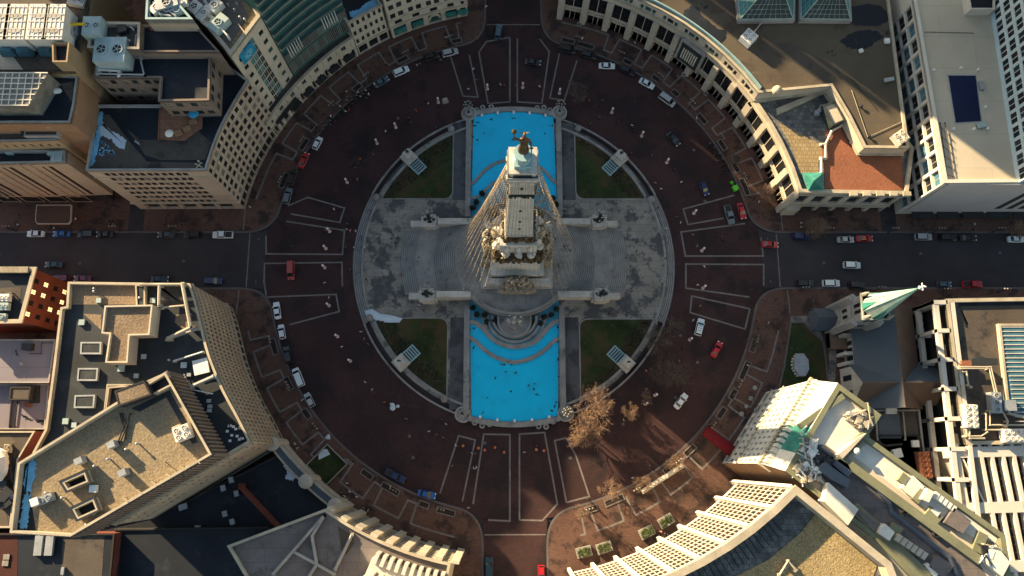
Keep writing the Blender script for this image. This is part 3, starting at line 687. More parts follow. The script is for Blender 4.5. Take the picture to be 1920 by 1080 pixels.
# round shrubs in the cascades
SH = [(345,790),(398,880),(505,885),(535,985),(640,970),(1170,985),(1285,1000),(1330,915),(1430,885),(1500,805)]
sh = [(840+a/7.385, 470+b_/7.385) for a, b_ in SH]
for i, (a, b_) in enumerate(sh):
    p = at(a, b_, 1.9); s = MB()
    for j in range(26):
        q = rnd.uniform(.22, .42); u = Vector((rnd.gauss(0,1), rnd.gauss(0,1), rnd.gauss(0,1))).normalized()*.52; s.blob((p.x+u.x, p.y+u.y, 1.75+u.z), q, q, q, 0, 5, 4, .3)
    side = 'left' if i < 5 else 'right'; n_ = i if i < 5 else i-5
    s.build('clipped_shrub', 'shrub', loc=(p.x,p.y,1), label='%s dark clipped shrub from the left in the fountain bed %s of the carved group' % (('first','second','third','fourth','fifth')[n_], side), cat='shrub', group='clipped shrubs beside the fountain')
for i, (a, b_) in enumerate(((893,378),(886,389),(904,362),(1036,372),(1043,382))):
    p = at(a, b_, 1.9); s = MB()
    for j in range(26):
        q = rnd.uniform(.22, .42); u = Vector((rnd.gauss(0,1), rnd.gauss(0,1), rnd.gauss(0,1))).normalized()*.6; s.blob((p.x+u.x, p.y+u.y, 1.75+u.z), q, q, q, 0, 5, 4, .3)
    s.build('clipped_shrub', 'shrub', loc=(p.x,p.y,1), label=('middle dark shrub of three at the lower left corner of the upper pool','lowest dark shrub of three at the lower left corner of the upper pool','topmost dark shrub of three at the lower left corner of the upper pool',
        'upper dark shrub at the lower right corner of the upper pool','lower dark shrub at the lower right corner of the upper pool')[i], cat='shrub', group='clipped shrubs at the upper pool')
# corner candelabra on round basins
for i, (a, b_, lb) in enumerate(((879,213,'round stone basin with many armed lamp at the upper left pool corner'),(1049,211,'round stone basin with many armed lamp at the upper right pool corner'),
                        (868,777,'round stone basin with many armed lamp at the lower left pool corner'),(1061,775,'round stone basin with many armed lamp at the lower right pool corner'))):
    p = at(a, b_, 1); t = thing('pool_candelabra', lb, 'lamp', (p.x, p.y, 0), 0, 'lamps at the pool corners')
    s = MB(); s.lathe((p.x,p.y,-.1), [(2.15,0),(2.15,1.3),(1.75,1.35),(1.7,.9),(.9,.9),(.85,2.0),(.6,2.1)], 24); s.build('stone_basin', 'trim_grey', t)
    s = MB(); s.lathe((p.x,p.y,1.9), [(.4,0),(.3,.6),(.16,1.0),(.14,4.6),(.3,4.9),(.1,5.3)], 10)
    for r, z, n in ((1.15,5.2,8),(.65,6.3,5)):
        for k in range(n):
            an = 6.283*k/n; s.tube([(p.x,p.y,z+.9), (p.x+r*.6*math.cos(an),p.y+r*.6*math.sin(an),z+.75), (p.x+r*math.cos(an),p.y+r*math.sin(an),z+1.2)], .05, .04, 4)
    s.build('bronze_pole', 'bronze_dark', t)
    s = MB()
    for r, z, n in ((1.15,6.4,8),(.65,7.5,5)):
        for k in range(n):
            an = 6.283*k/n; s.blob((p.x+r*math.cos(an), p.y+r*math.sin(an), z+.2), .24, .24, .28, 0, 8, 5, 0)
    s.build('globe_lamps', 'blind', t)
# stone statue pedestals standing on the ring walls
PD = [(771,300,(-1,1),'stone statue plinth with copper roof hatch on the upper left ring wall'),(1157,302,(1,1),'stone statue plinth with slatted hatch on the upper right ring wall'),
      (757,676,(-1,-1),'stone statue plinth with slatted hatch on the lower left ring wall'),(1169,678,(1,-1),'stone statue plinth with sunlit base on the lower right ring wall')]
for a, b_, q, lb in PD:
    p = at(a, b_, 1); an = math.atan2(p.y, p.x); c = (math.cos(an), math.sin(an))
    t = thing('statue_plinth', lb, 'statue', (p.x, p.y, .6), 0, 'statue plinths on the ring walls')
    s = MB(); o = (p.x+c[0]*.9, p.y+c[1]*.9); s.obox(o, an, 3.6, 3.6, .4, 1.9); s.obox(o, an, 2.7, 2.7, 1.9, 2.4); s.obox(o, an, 2.0, 2.0, 2.4, 4.0); s.obox(o, an, 2.3, 2.3, 4.0, 4.3); s.build('plinth', 'limestone_plain', t)
    o2 = (p.x-c[0]*2.6, p.y-c[1]*2.6); s = MB(); s.obox(o2, an, 4.0, 3.4, .5, 1.3); s.build('hatch', 'trim_teal', t)
    s = MB()
    for k in range(5): s.obox((o2[0]+c[0]*(k*.7-1.4), o2[1]+c[1]*(k*.7-1.4)), an, .35, 2.8, 1.3, 1.36)
    s.build('hatch_slats', 'metal_dark', t)
    z = 4.3
    Vv = [(0,0,z+1.25),(0,0,z+1.7),(0,0,z+2.05),(0,-.02,z+2.35),(-.14,0,z+.7),(-.16,0,z+.06),(.14,.05,z+.7),(.18,.1,z+.06),(-.34,0,z+1.9),(-.42,-.1,z+1.4),(-.3,-.3,z+1.2),(.34,0,z+1.9),(.48,0,z+1.45),(.5,-.2,z+1.15)]
    Ee = [(0,1),(1,2),(2,3),(0,4),(4,5),(0,6),(6,7),(2,8),(8,9),(9,10),(2,11),(11,12),(12,13)]
    rr = [.26,.28,.24,.17,.15,.11,.15,.11,.13,.10,.07,.13,.10,.07]
    me = skin_figure('bronze_figure', [(x+o[0]-p.x, y+o[1]-p.y, z_-.6) for x, y, z_ in Vv], Ee, rr, ['bronze_dark'], sub=1)
    ob = bpy.data.objects.new('bronze_figure', me); col.objects.link(ob); ob.parent = t
for i, (a, b_, lb) in enumerate(((706,370,'upper left'),(846,242,'upper left by the pool'),(1084,240,'upper right by the pool'),(1221,374,'upper right'),(693,596,'lower left'),(833,748,'lower left by the pool'))):
    p = at(a, b_, 1); s = MB(); s.lathe((p.x,p.y,.4), [(.95,0),(.95,1.0),(.75,1.1),(.75,1.3),(.35,1.7),(.05,1.8)], 14); s.build('stone_bollard', 'step_stone', loc=(p.x,p.y,.4), label='round stone end post of the ring wall, '+lb, cat='bollard', group='end posts of the ring wall')
# rings of planters outside the pools
PL = [(894,206),(905,201),(921,200),(1007,202),(1020,201),(1031,206),(890,792),(904,798),(918,795),(1010,799),(1024,800),(1037,790)]
for i, (a, b_) in enumerate(PL):
    p = at(a, b_, .8); s = MB(); s.lathe((p.x,p.y,0), [(.55,0),(.78,.75),(.74,.8),(.62,.8),(.58,.62)], 18, 0); s.lathe((p.x,p.y,.0), [(.60,.55),(.2,.64)], 12, 1)
    where = ('upper left','upper right','lower left','lower right')[i//3]
    s.build('round_planter', ['trim_grey', 'soil'], loc=(p.x,p.y,0), label='%s round grey planter of the three at the %s pool corner' % (('leftmost','middle','rightmost')[i % 3], where), cat='planter', group='round planters at the pool ends')
# patch of snow by the lower left lawn
m = MB(); P = ccw([xy(a, b_, .8) for a, b_ in ((686,584),(697,581),(712,590),(730,592),(752,598),(748,603),(728,603),(712,602),(704,598),(690,594))]); m.prism(offset_line(P, .25), .5, .83); m.prism(P, .8, .98)
m.build('snow_heap', 'snow', label='long white heap of snow at the corner of the lower left lawn', cat='snow')
# ================================================================== building kit
WINM = {}
def win_mesh(w, h, style, gm):
    key = (round(w, 1), round(h, 1), style, gm)
    if key in WINM: return WINM[key]
    w, h = key[0], key[1]; m = MB(); f = .07; fr = {'frame_dark': 1}.get(style, 1)
    m.quad((-w/2,.02,0),(w/2,.02,0),(w/2,.02,h),(-w/2,.02,h), 0)
    def bar(x0, z0, x1, z1): m.add([(x0,-.03,z0),(x1,-.03,z0),(x1,-.03,z1),(x0,-.03,z1),(x0,.02,z0),(x1,.02,z0),(x1,.02,z1),(x0,.02,z1)], [(0,1,2,3),(0,4,5,1),(3,2,6,7),(0,3,7,4),(1,5,6,2)], 1)
    if style != 'plain':
        bar(-w/2,0,-w/2+f,h); bar(w/2-f,0,w/2,h); bar(-w/2,0,w/2,f); bar(-w/2,h-f,w/2,h)
    if style in ('sash', 'cross'): bar(-w/2,h*.5-.04,w/2,h*.5+.04)
    if style in ('cross', 'double'): bar(-.05,0,.05,h)
    if style == 'grid':
        nx = max(2, int(round(w/1.3))); nz = max(2, int(round(h/1.4)))
        for i in range(1, nx): bar(-w/2+w*i/nx-.05,0,-w/2+w*i/nx+.05,h)
        for i in range(1, nz): bar(-w/2,h*i/nz-.05,w/2,h*i/nz+.05)
    fm = 'frame_light' if style == 'double' else 'frame_dark'
    WINM[key] = m.mesh('window', [gm, fm]); return WINM[key]
class Bld:
    def __init__(s, name, label, pts, h, base=0.0, wall='wall_stone', cat='building', group=None, closed=True):
        s.poly = ccw(pts); s.h = h; s.base = base; s.wall = wall
        cx = sum(p[0] for p in s.poly)/len(s.poly); cy = sum(p[1] for p in s.poly)/len(s.poly)
        s.root = thing(name, label, cat, (cx, cy, base), 0, group); s.wins = []; s.w = MB(); s.mats = [wall, 'trim_grey']; s.done = set()
        s.parts = {}
    def edge_idx(s, p, tol=4.0):
        """index of the polygon edge whose midpoint is nearest p"""
        best = min(range(len(s.poly)), key=lambda i: (Vector(s.poly[i])+Vector(s.poly[(i+1) % len(s.poly)])-2*Vector(p)).length)
        return best
    def plain(s, A, B, z0, z1, mi=0): s.w.quad((*A,z0),(*B,z0),(*B,z1),(*A,z1), mi)
    def facade(s, A, B, z0, z1, rows, bays, cells=((.28,.72),), zf=(.22,.8), rec=.15, gm=('glass_dark',), style='sash', mi=0, lim=None, m0=0., m1=0., skip=None):
        """wall from A to B (outside on the right) with recessed windows; m0,m1: plain margins at both ends"""
        A = Vector(A); B = Vector(B); L = (B-A).length
        if L < .3: return
        d = (B-A)/L; n = Vector((d.y, -d.x)); ang = math.atan2(d.y, d.x)
        P = lambda u, z, r=0: (A.x+d.x*u-n.x*r, A.y+d.y*u-n.y*r, z)
        rh = (z1-z0)/rows; bw = (L-m0-m1)/bays
        for r in range(rows):
            za = z0+r*rh; w0 = za+rh*zf[0]; w1 = za+rh*zf[1]; zb = za+rh
            U = [(m0+bw*(b+c0), m0+bw*(b+c1)) for b in range(bays) for c0, c1 in cells if not (skip and skip(r, b))]
            s.w.quad(P(0,za),P(L,za),P(L,w0),P(0,w0), mi)
            if w1 < zb-1e-3: s.w.quad(P(0,w1),P(L,w1),P(L,zb),P(0,zb), mi)
            u = 0
            for a, b in U:
                if a-u > 1e-3: s.w.quad(P(u,w0),P(a,w0),P(a,w1),P(u,w1), mi)
                s.w.quad(P(a,w0),P(a,w0,rec),P(a,w1,rec),P(a,w1), mi); s.w.quad(P(b,w0,rec),P(b,w0),P(b,w1),P(b,w1,rec), mi)
                s.w.quad(P(a,w0),P(b,w0),P(b,w0,rec),P(a,w0,rec), mi); s.w.quad(P(a,w1,rec),P(b,w1,rec),P(b,w1),P(a,w1), mi)
                g = random.choice(gm); c = P((a+b)/2, w0, rec-.03)
                s.wins.append((c, ang, b-a, w1-w0, g, style)); u = b
            if L-u > 1e-3: s.w.quad(P(u,w0),P(L,w0),P(L,w1),P(u,w1), mi)
    def walls(s, spec=None, default=None, z0=None, z1=None):
        """spec: {edge index: [facade kwargs or None, ...] bands}"""
        z0 = s.base if z0 is None else z0; z1 = s.h if z1 is None else z1
        n = len(s.poly)
        for i in range(n):
            A, B = s.poly[i], s.poly[(i+1) % n]; bands = (spec or {}).get(i, default)
            if not bands: s.plain(A, B, z0, z1); continue
            L = math.hypot(B[0]-A[0], B[1]-A[1])
            for bd in bands:
                a, b = bd.get('z0', z0), bd.get('z1', z1)
                if bd.get('plain'): s.plain(A, B, a, b, bd.get('mi', 0)); continue
                kw = {k: v for k, v in bd.items() if k not in ('z0', 'z1', 'bw', 'rh')}
                if 'bw' in bd: kw['bays'] = max(1, int(round((L-kw.get('m0', 0)-kw.get('m1', 0))/bd['bw'])))
                if 'rh' in bd: kw['rows'] = max(1, int(round((b-a)/bd['rh'])))
                s.facade(A, B, a, b, **kw)
    def roof(s, rm, ph=1.0, pw=.45, pm=None, out=0.0, deck=None):
        d = s.h-ph if deck is None else deck
        inner = offset_line(s.poly, -pw)
        r = MB(); r.prism(inner, d-.25, d, sides=False); r.build('roof', rm, s.root); s.deck = d
        p = MB(); p.ring(offset_line(s.poly, out), inner, d-.05 if out == 0 else s.h-.45, s.h+.02)
        if out: p.ring(offset_line(s.poly, .01), inner, d-.05, s.h-.4)
        p.build('parapet', pm or s.wall, s.root)
    def ledge(s, z, h=.4, out=.3, m='trim_grey', name='cornice'):
        p = MB(); p.ring(offset_line(s.poly, out), offset_line(s.poly, -.1), z, z+h); p.build(name, m, s.root)
    def finish(s, cap=96):
        s.w.build('wall', s.mats, s.root)
        def key(q):
            c = Vector(q[0])-CC; return -(q[2]*q[3])/c.length_squared
        ws = sorted(s.wins, key=key)
        L = parent_world(s.root)
        for (c, ang, w_, h_, g, st) in ws[:cap]:
            o = bpy.data.objects.new('window', win_mesh(w_, h_, st, g)); col.objects.link(o); o.parent = s.root
            o.location = Vector(c)-L; o.rotation_euler = (0, 0, ang)
            k = win_mesh(w_, h_, st, g); o.scale = (w_/max(.1, round(w_, 1)), 1, h_/max(.1, round(h_, 1)))
        rest = ws[cap:]
        if rest:
            mb = MB(); mats = []
            for (c, ang, w_, h_, g, st) in rest:
                me = win_mesh(w_, h_, st, g); ca, sa = math.cos(ang), math.sin(ang)
                ix = []
                for q in me.materials:
                    if q.name not in mats: mats.append(q.name)
                    ix.append(mats.index(q.name))
                b = len(mb.v)
                for v in me.vertices: x, y, z = v.co; mb.v.append((c[0]+x*ca-y*sa, c[1]+x*sa+y*ca, c[2]+z))
                for f in me.polygons: mb.f.append(tuple(b+i for i in f.vertices)); mb.m.append(ix[f.material_index])
            mb.build('window_rows', [MATS[q] for q in mats], s.root, kind='stuff')
        return s
    # ---- roof pieces
    def P(s, px, py, z=None): return xy(px, py, s.deck if z is None else z)
    def patch(s, px, m, name='roof_patch', dz=.03):
        r = MB(); r.prism(ccw([s.P(a, b) for a, b in px]), s.deck-.1, s.deck+dz); return r.build(name, m, s.root)
    def block(s, px, h, m, rm=None, name='penthouse', ph=.5, z0=None, pxz=None):
        """a raised volume: px measured on its top"""
        top = (s.deck if z0 is None else z0)+h
        pl = ccw([xy(a, b, top) for a, b in px]); r = MB(); r.prism(pl, (s.deck if z0 is None else z0)-.1, top-ph, 0, 1)
        if ph > 0: r.ring(pl, offset_line(pl, -.35), top-ph-.02, top)
        return r.build(name, [m, rm or m], s.root)
    def unit(s, px, py, lx, ly, h, ang=0, m='metal_grey', fans=0, name='air_unit'):
        c = s.P(px, py); r = MB(); z = s.deck
        r.obox(c, ang, lx, ly, z+.15, z+h, 0); r.obox(c, ang, lx*1.06, ly*1.06, z, z+.18, 1)
        o = r.build(name, [m, 'metal_dark'], s.root)
        if fans:
            ca, sa = math.cos(ang), math.sin(ang)
            nx, ny = fans if isinstance(fans, tuple) else (fans, 1)
            rr = min(lx/nx, ly/ny)*.38
            for i in range(nx):
                for j in range(ny):
                    f = MB(); x = lx*((i+.5)/nx-.5); y = ly*((j+.5)/ny-.5); q = (c[0]+x*ca-y*sa, c[1]+x*sa+y*ca, z+h)
                    f.ring([(q[0]+rr*math.cos(t*.524), q[1]+rr*math.sin(t*.524)) for t in range(12)], [(q[0]+rr*.8*math.cos(t*.524), q[1]+rr*.8*math.sin(t*.524)) for t in range(12)], q[2], q[2]+.25, 0)
                    f.lathe((q[0], q[1], q[2]-.02), [(rr*.8,0),(rr*.8,.06)], 12, 1)
                    for k in range(5):
                        a = k*1.257; f.tube([(q[0], q[1], q[2]+.12), (q[0]+rr*.75*math.cos(a), q[1]+rr*.75*math.sin(a), q[2]+.12)], .07, .1, 4, 0)
                    f.build('fan', [m, 'frame_dark'], o)
        return o
    def pipe(s, px, r=.15, h=.5, m='metal_white', name='pipe', z=None):
        p = MB(); zz = (s.deck+h) if z is None else z; p.tube([(*xy(a, b, zz), zz) for a, b in px], r, r, 6)
        for a, b in px: c = xy(a, b, zz); p.box(c[0]-r, c[1]-r, s.deck, c[0]+r, c[1]+r, zz)
        return p.build(name, m, s.root)
    def vents(s, lst, h=.9, r=.16, m='metal_grey', name='vent_pipe'):
        for a, b in lst:
            c = s.P(a, b); v = MB(); v.lathe((c[0], c[1], s.deck), [(r,0),(r,h),(r*1.9,h+.05),(r*1.6,h+.3),(.05,h+.4)], 8); v.build(name, m, s.root)
    def icep(s, px, m='ice', name='ice_sheet', dz=.08):
        r = MB(); jr = random.Random(len(px)*7+int(px[0][0])); L = [(q[0]+jr.gauss(0,.16), q[1]+jr.gauss(0,.16)) for q in smoothline([s.P(a, b) for a, b in px]+[s.P(*px[0])], 7)[:-1]]; r.prism(ccw(L), s.deck-.05, s.deck+dz); return r.build(name, m, s.root)
W = lambda **k: k
def B_(*k): return list(k)
# ================================================================== buildings, left side
# office with the square window grid, curved towards the circle
b = Bld('corner_office', 'beige office with rows of square windows and a wooden deck and snow on its roof',
        XY([(160,320),(386,319)], 30)+[tuple(p) for p in smoothline(XY([(386,319),(401,272),(418,232),(441,190),(466,150)], 30), 3)][1:]+XY([(412,110),(392,100),(302,100),(300,196),(180,196)], 30), 30, 0, 'wall_beige')
pairs = ((.08,.45),(.55,.92)); gl = ('glass_brown','glass_brown','glass_dark','glass_brown','glass_dark','blind')
e = b.edge_idx(Vector(xy(273,320,30)))
spec = {e: B_(W(z0=5.5, z1=29, rows=7, bays=6, cells=pairs, zf=(.2,.78), gm=gl, style='cross', m0=3, m1=5), W(z0=29, z1=30, plain=True), W(z0=0, z1=5.5, rows=1, bays=5, cells=((.08,.92),), zf=(.05,.86), gm=('glass_dark',), style='grid', rec=.8, m0=2, m1=2))}
for i in range(len(b.poly)):
    A, B = Vector(b.poly[i]), Vector(b.poly[(i+1) % len(b.poly)]); mid = (A+B)/2
    if i != e and mid.length < 82 and abs((B-A).normalized().dot(mid.normalized())) < .5 and (B-A).length < 9:
        spec[i] = B_(W(z0=5.5, z1=29, rows=7, bays=1, cells=((.2,.8),) if (B-A).length < 4.5 else pairs, zf=(.2,.78), gm=gl, style='cross'), W(z0=29, z1=30, plain=True), W(z0=0, z1=5.5, rows=1, bays=1, cells=((.06,.94),), zf=(.05,.86), style='grid', rec=.8))
b.walls(spec); b.roof('tar_dark', .9, .5, 'trim_grey'); b.ledge(5.5, .4, .35, 'trim_cream', 'string_course'); b.ledge(25.4, .25, .15, 'trim_cream', 'string_course')
b.patch([(238,242),(272,290),(300,300),(385,300),(396,268),(372,246),(345,266),(300,262),(262,262)], 'tar_brown')
b.patch([(166,318),(258,318),(385,317),(386,306),(275,303),(240,262),(205,215),(186,214)], 'tar_brown', dz=.035)  # browner zone up to the shadow edge: sunlight put into the tar colour
b.icep([(186,212),(194,212),(192,240),(186,268),(178,302),(172,311),(171,300),(178,262),(183,236)])
b.icep([(190,232),(203,240),(222,252),(236,262),(234,278),(222,276),(208,262),(194,256),(186,246)], 'snow', 'snow_patch', .14)
for k in range(16):
    r_ = random.Random(k); x, y = 184+r_.random()*30, 262+r_.random()*26
    b.icep([(x,y),(x+3,y+1),(x+4,y+4),(x+1,y+5),(x-2,y+3)], 'ice' if k % 3 else 'snow', 'ice_patch', .06)
b.patch([(300,203),(380,203),(380,240),(346,265),(297,262)], 'deck_wood', 'roof_terrace', .5)
b.pipe([(300,203),(299,262),(346,265),(380,240)], .06, 1.4, 'metal_dark', 'terrace_rail')
for px_, py_, rr, m_ in ((359,208,9,'bright_blue'),(313,246,7,'metal_white')):
    c = xy(px_, py_, 33); u = MB(); u.lathe((c[0], c[1], b.deck), [(.06,.5),(.05,2.6),(rr*.145,2.6),(rr*.09,3.0),(.03,3.25)], 12); u.build('parasol', m_, b.root)
for px_, py_ in ((364,231),(337,252),(353,244)): b.unit(px_, py_, 1.8, 1.2, 1.1, .4, 'wall_orange', name='terrace_sofa')
b.vents([(258,268),(262,271),(375,305)]); b.pipe([(366,307),(378,313)], .15, .6, 'trim_cream', 'roof_bracket'); b.pipe([(377,305),(368,315)], .15, .6, 'trim_cream', 'roof_bracket')
b.finish()
# L shaped block behind it
b = Bld('brick_office', 'brown brick L shaped block with a big pale cooling unit, behind the beige office',
        XY([(180,103),(395,103),(392,188),(296,190),(299,146),(175,146)], 38), 38, 0, 'wall_brown')
gl = ('glass_dark','glass_mid','blind')
dflt = B_(W(rows=9, bw=5.2, cells=((.15,.42),(.58,.85)), zf=(.28,.72), gm=gl, style='cross'))
b.walls(default=dflt); b.roof('tar_dark', .8, .5, 'wall_brown')
b.unit(224,112, 7.2, 6.2, 5.0, 0, 'metal_blue', (2,1), 'cooling_unit')
b.pipe([(186,108),(184,131),(222,133),(222,141)], .3, 1.2, 'metal_white'); b.pipe([(205,120),(205,133)], .25, 1, 'metal_grey'); b.pipe([(180,138),(270,140)], .2, 1.5, 'metal_grey', 'steel_frame'); b.pipe([(262,105),(270,140)], .2, 1.5, 'metal_grey', 'steel_frame'); b.pipe([(181,110),(181,138)], .2, 1.5, 'metal_grey', 'steel_frame')
b.finish()
b = Bld('machine_penthouse', 'walled rooftop block with a pale square chiller, at the back of the brown brick office', XY([(163,90),(170,40),(263,41),(261,92)], 42), 42, 0, 'wall_brown')
b.walls(); b.roof('tar_brown', 1.6, .6, 'trim_cream'); b.unit(185,62, 4.2, 4.6, 3.4, 0, 'metal_blue', (2,1), 'chiller')
b.unit(233,58, 2, 2, 1.4, .3, 'metal_dark'); b.pipe([(240,45),(249,54)], .2, .6); b.pipe([(220,68),(226,76)], .2, .6, 'trim_cream'); b.pipe([(255,66),(253,86)], .2, .5, 'metal_grey'); b.vents([(226,47),(228,58),(240,75),(232,63),(246,80)]); b.finish()
b = Bld('dark_roof_annex', 'low walled annex with a flat near black roof beside the sunlit tower', XY([(263,46),(366,46),(412,97),(262,97)], 40.6), 40.6, 0, 'wall_brown')
b.walls(); b.roof('tar_dark', .9, .4, 'wall_brown'); b.unit(318,52, 1.4, 1, 1.4, 0, 'metal_grey'); b.patch([(281,50),(284,58),(320,58),(318,50)], 'roof_red', 'awning', .6); b.finish()
b = Bld('equipment_roof', 'dark roof crowded with pipes behind a pale rim, left of the stone tower', XY([(272,36),(276,-40),(318,-40),(330,0),(362,36)], 45), 45, 0, 'wall_beige')
b.walls(); b.roof('tar_dark', 1.8, .5, 'trim_teal')
for x, y, lx, ly, h_, an, m_ in ((318,12,5,3,2,.3,'metal_grey'),(297,20,3,2,1.6,.8,'metal_white'),(336,24,2,2,1.4,.5,'metal_blue'),(303,4,3,1.4,1.2,-.5,'roof_red'),(345,10,2.4,1.4,1.5,.2,'metal_white')): b.unit(x, y, lx, ly, h_, an, m_, 1)
for q in (((288,4),(300,26),(320,30)),((310,2),(316,20),(330,30)),((294,10),(312,22),(334,14)),((280,5),(280,30))): b.pipe(list(q), .25, 1.3, 'metal_grey')
b.finish()
# sunlit tower with the blue sign
TW = XY([(432,104),(488,30),(455,-40),(300,-55)], 40)
b = Bld('stone_tower', 'pale stone tower with a green glass strip and a blue sign high on its front', TW, 40, 0, 'wall_cream')
e = b.edge_idx(Vector(xy(460,67,40)))
b.walls({e: B_(W(z0=9, z1=37, rows=8, bays=3, cells=((.5,.5+.001),), zf=(.3,.72), gm=('glass_dark',)), W(z0=0, z1=9, plain=True), W(z0=37, z1=40, plain=True))} if 0 else {e: B_(W(plain=True, z0=0, z1=9), W(plain=True, z0=37.5, z1=40))})
A = Vector(b.poly[e]); B = Vector(b.poly[(e+1) % len(b.poly)])
D = B-A
b.facade(A, A+D*.30, 9, 37.5, 7, 1, cells=((.35,.72),), zf=(.3,.68), gm=('glass_dark','glass_mid'), style='cross')
b.facade(A+D*.30, A+D*.62, 9, 37.5, 10, 3, cells=((.04,.96),), zf=(.04,.96), gm=('glass_green','glass_teal','glass_dark'), style='double', rec=.2)
b.facade(A+D*.62, B, 9, 37.5, 7, 1, cells=((.40,.72),), zf=(.3,.68), gm=('glass_dark','glass_green'), style='cross')
b.roof('roof_slab', .8, .9, 'trim_cream'); 
n = Vector((D.y, -D.x)).normalized(); c = A+D*.33+n*.25
s_ = MB(); ang = math.atan2(D.y, D.x)
s_.obox((c.x, c.y), ang, 4.6, .4, 33.2, 37.2, 0); sg = s_.build('sign', ['bright_blue'], b.root)
s_ = MB(); dn = D.normalized()
for k in range(14):
    a = k/14*6.283
    u0, z0 = math.cos(a)*1.5, math.sin(a)*1.5
    s_.tube([(c.x+dn.x*u0*.3+n.x*.3, c.y+dn.y*u0*.3+n.y*.3, 35.2+z0*.3), (c.x+dn.x*u0+n.x*.3, c.y+dn.y*u0+n.y*.3, 35.2+z0)], .12, .12, 4)
s_.build('emblem', 'logo_pale', sg)
for x, y, lx, ly, h_, m_ in ((370,20,3,2.6,2,'metal_white'),(408,18,3.2,2.4,2.2,'metal_white'),(386,30,4,2,1.6,'metal_white'),(393,42,3,2,1.2,'trim_white'),(416,52,4.5,2.6,2.6,'metal_blue'),(400,10,2.6,2.6,2,'metal_grey')): b.unit(x, y, lx, ly, h_, .9, m_, 1)
b.pipe([(447,45),(458,60)], .12, .4, 'trim_white'); b.pipe([(410,48),(426,66)], .2, 2.2, 'metal_white'); b.vents([(442,22),(461,40),(452,36),(430,12),(446,10)])
b.patch([(433,96),(480,32),(462,2),(452,4),(468,32),(430,84)], 'paver_tan', 'gravel_edge'); b.finish()
# green glass office, stepped and curved, top of frame
Gq = XY([(552,143),(575,121),(600,100),(628,79),(660,58)], 10)
front = smoothline(Gq, 3); back = [(p[0]*1.55-6, p[1]*1.55+8) for p in reversed(front)]
b = Bld('green_glass_office', 'curved office of green glass bands between the stone tower and the row of old fronts', front+back, 56, 0, 'wall_dark')
spec = {}
for i in range(len(b.poly)):
    A, B = Vector(b.poly[i]), Vector(b.poly[(i+1) % len(b.poly)])
    if min((A-Vector(p)).length for p in front) < .1 and min((B-Vector(p)).length for p in front) < .1:
        spec[i] = B_(W(z0=0, z1=22, rows=4, bays=2, cells=((.03,.97),), zf=(.05,.9), gm=('glass_dark','glass_dark','glass_green'), style='double', rec=.15),
                     W(z0=22, z1=56, rows=10, bays=2, cells=((.03,.49),(.51,.97)), zf=(.30,.86), gm=('glass_green','glass_teal','glass_green','glass_dark'), style='double', rec=.15))
b.walls(spec); b.mats = ['glass_green', 'trim_grey']; b.roof('tar', 1, .5)
for z in [22+3.4*k for k in range(11)]:
    p = MB(); L = offset_line(front, 0, False); p.strip([(q[0]*1.0, q[1]*1.0) for q in offset_line(front, .5, False)], .9, z-.12, z+.12); p.build('floor_ledge', 'spandrel_green', b.root)
for gx in (.22, .8):
    for k in range(6):
        i = int(gx*(len(front)-1)); q = Vector(front[i]); r_ = (Vector(front[i+1])-q).normalized(); q2 = q+r_*(k*.8-1.5); nn = -q2.normalized()
        p = MB(); p.tube([(q2.x+nn.x*1.3, q2.y+nn.y*1.3, 20), (q2.x+nn.x*1.3, q2.y+nn.y*1.3, 25)], .12, .12, 4); p.build('flag_pole', 'metal_white', b.root)
b.finish()
# low curved stone shops in front
P1 = [pol(75.9, a) for a in [151.5-25.5*k/14 for k in range(15)]]; P2 = [pol(82.5, a) for a in [126+25.5*k/14 for k in range(15)]]
b = Bld('curved_shop_front', 'low cream stone shop front curved along the upper left of the circle', P1+P2, 10.5, 0, 'wall_cream')
spec = {}; N = 0
for i in range(len(b.poly)):
    A, B = Vector(b.poly[i]), Vector(b.poly[(i+1) % len(b.poly)])
    if A.length < 77 and B.length < 77:
        N += 1
        spec[i] = B_(W(z0=0, z1=5.8, rows=1, bays=1, cells=((.12,.88),) if N % 2 else ((.3,.7),), zf=(.03,.82), gm=('glass_dark',), style='grid', rec=.9),
                     W(z0=5.8, z1=10.5, rows=1, bays=1, cells=((.2,.8),) if N % 2 else ((.46,.54),), zf=(.2,.66), gm=('glass_dark','glass_mid'), style='double', rec=.35))
b.walls(spec); b.roof('tar_brown', .5, .4, 'trim_cream', .3)
for i, a in enumerate((128.5,132.5,136.2,140,144)):
    q = pol(75.0, a); p = MB(); p.obox(q, R_(a), 1.6, 3.4, 3.6, 4.1, 0, .96); p.build('awning', 'metal_dark', b.root)
q = pol(75.3, 146.5); p = MB(); p.obox(q, R_(146.5), .5, 9, 5.2, 6.4); sg = p.build('shop_sign', 'metal_dark', b.root)
b.finish()
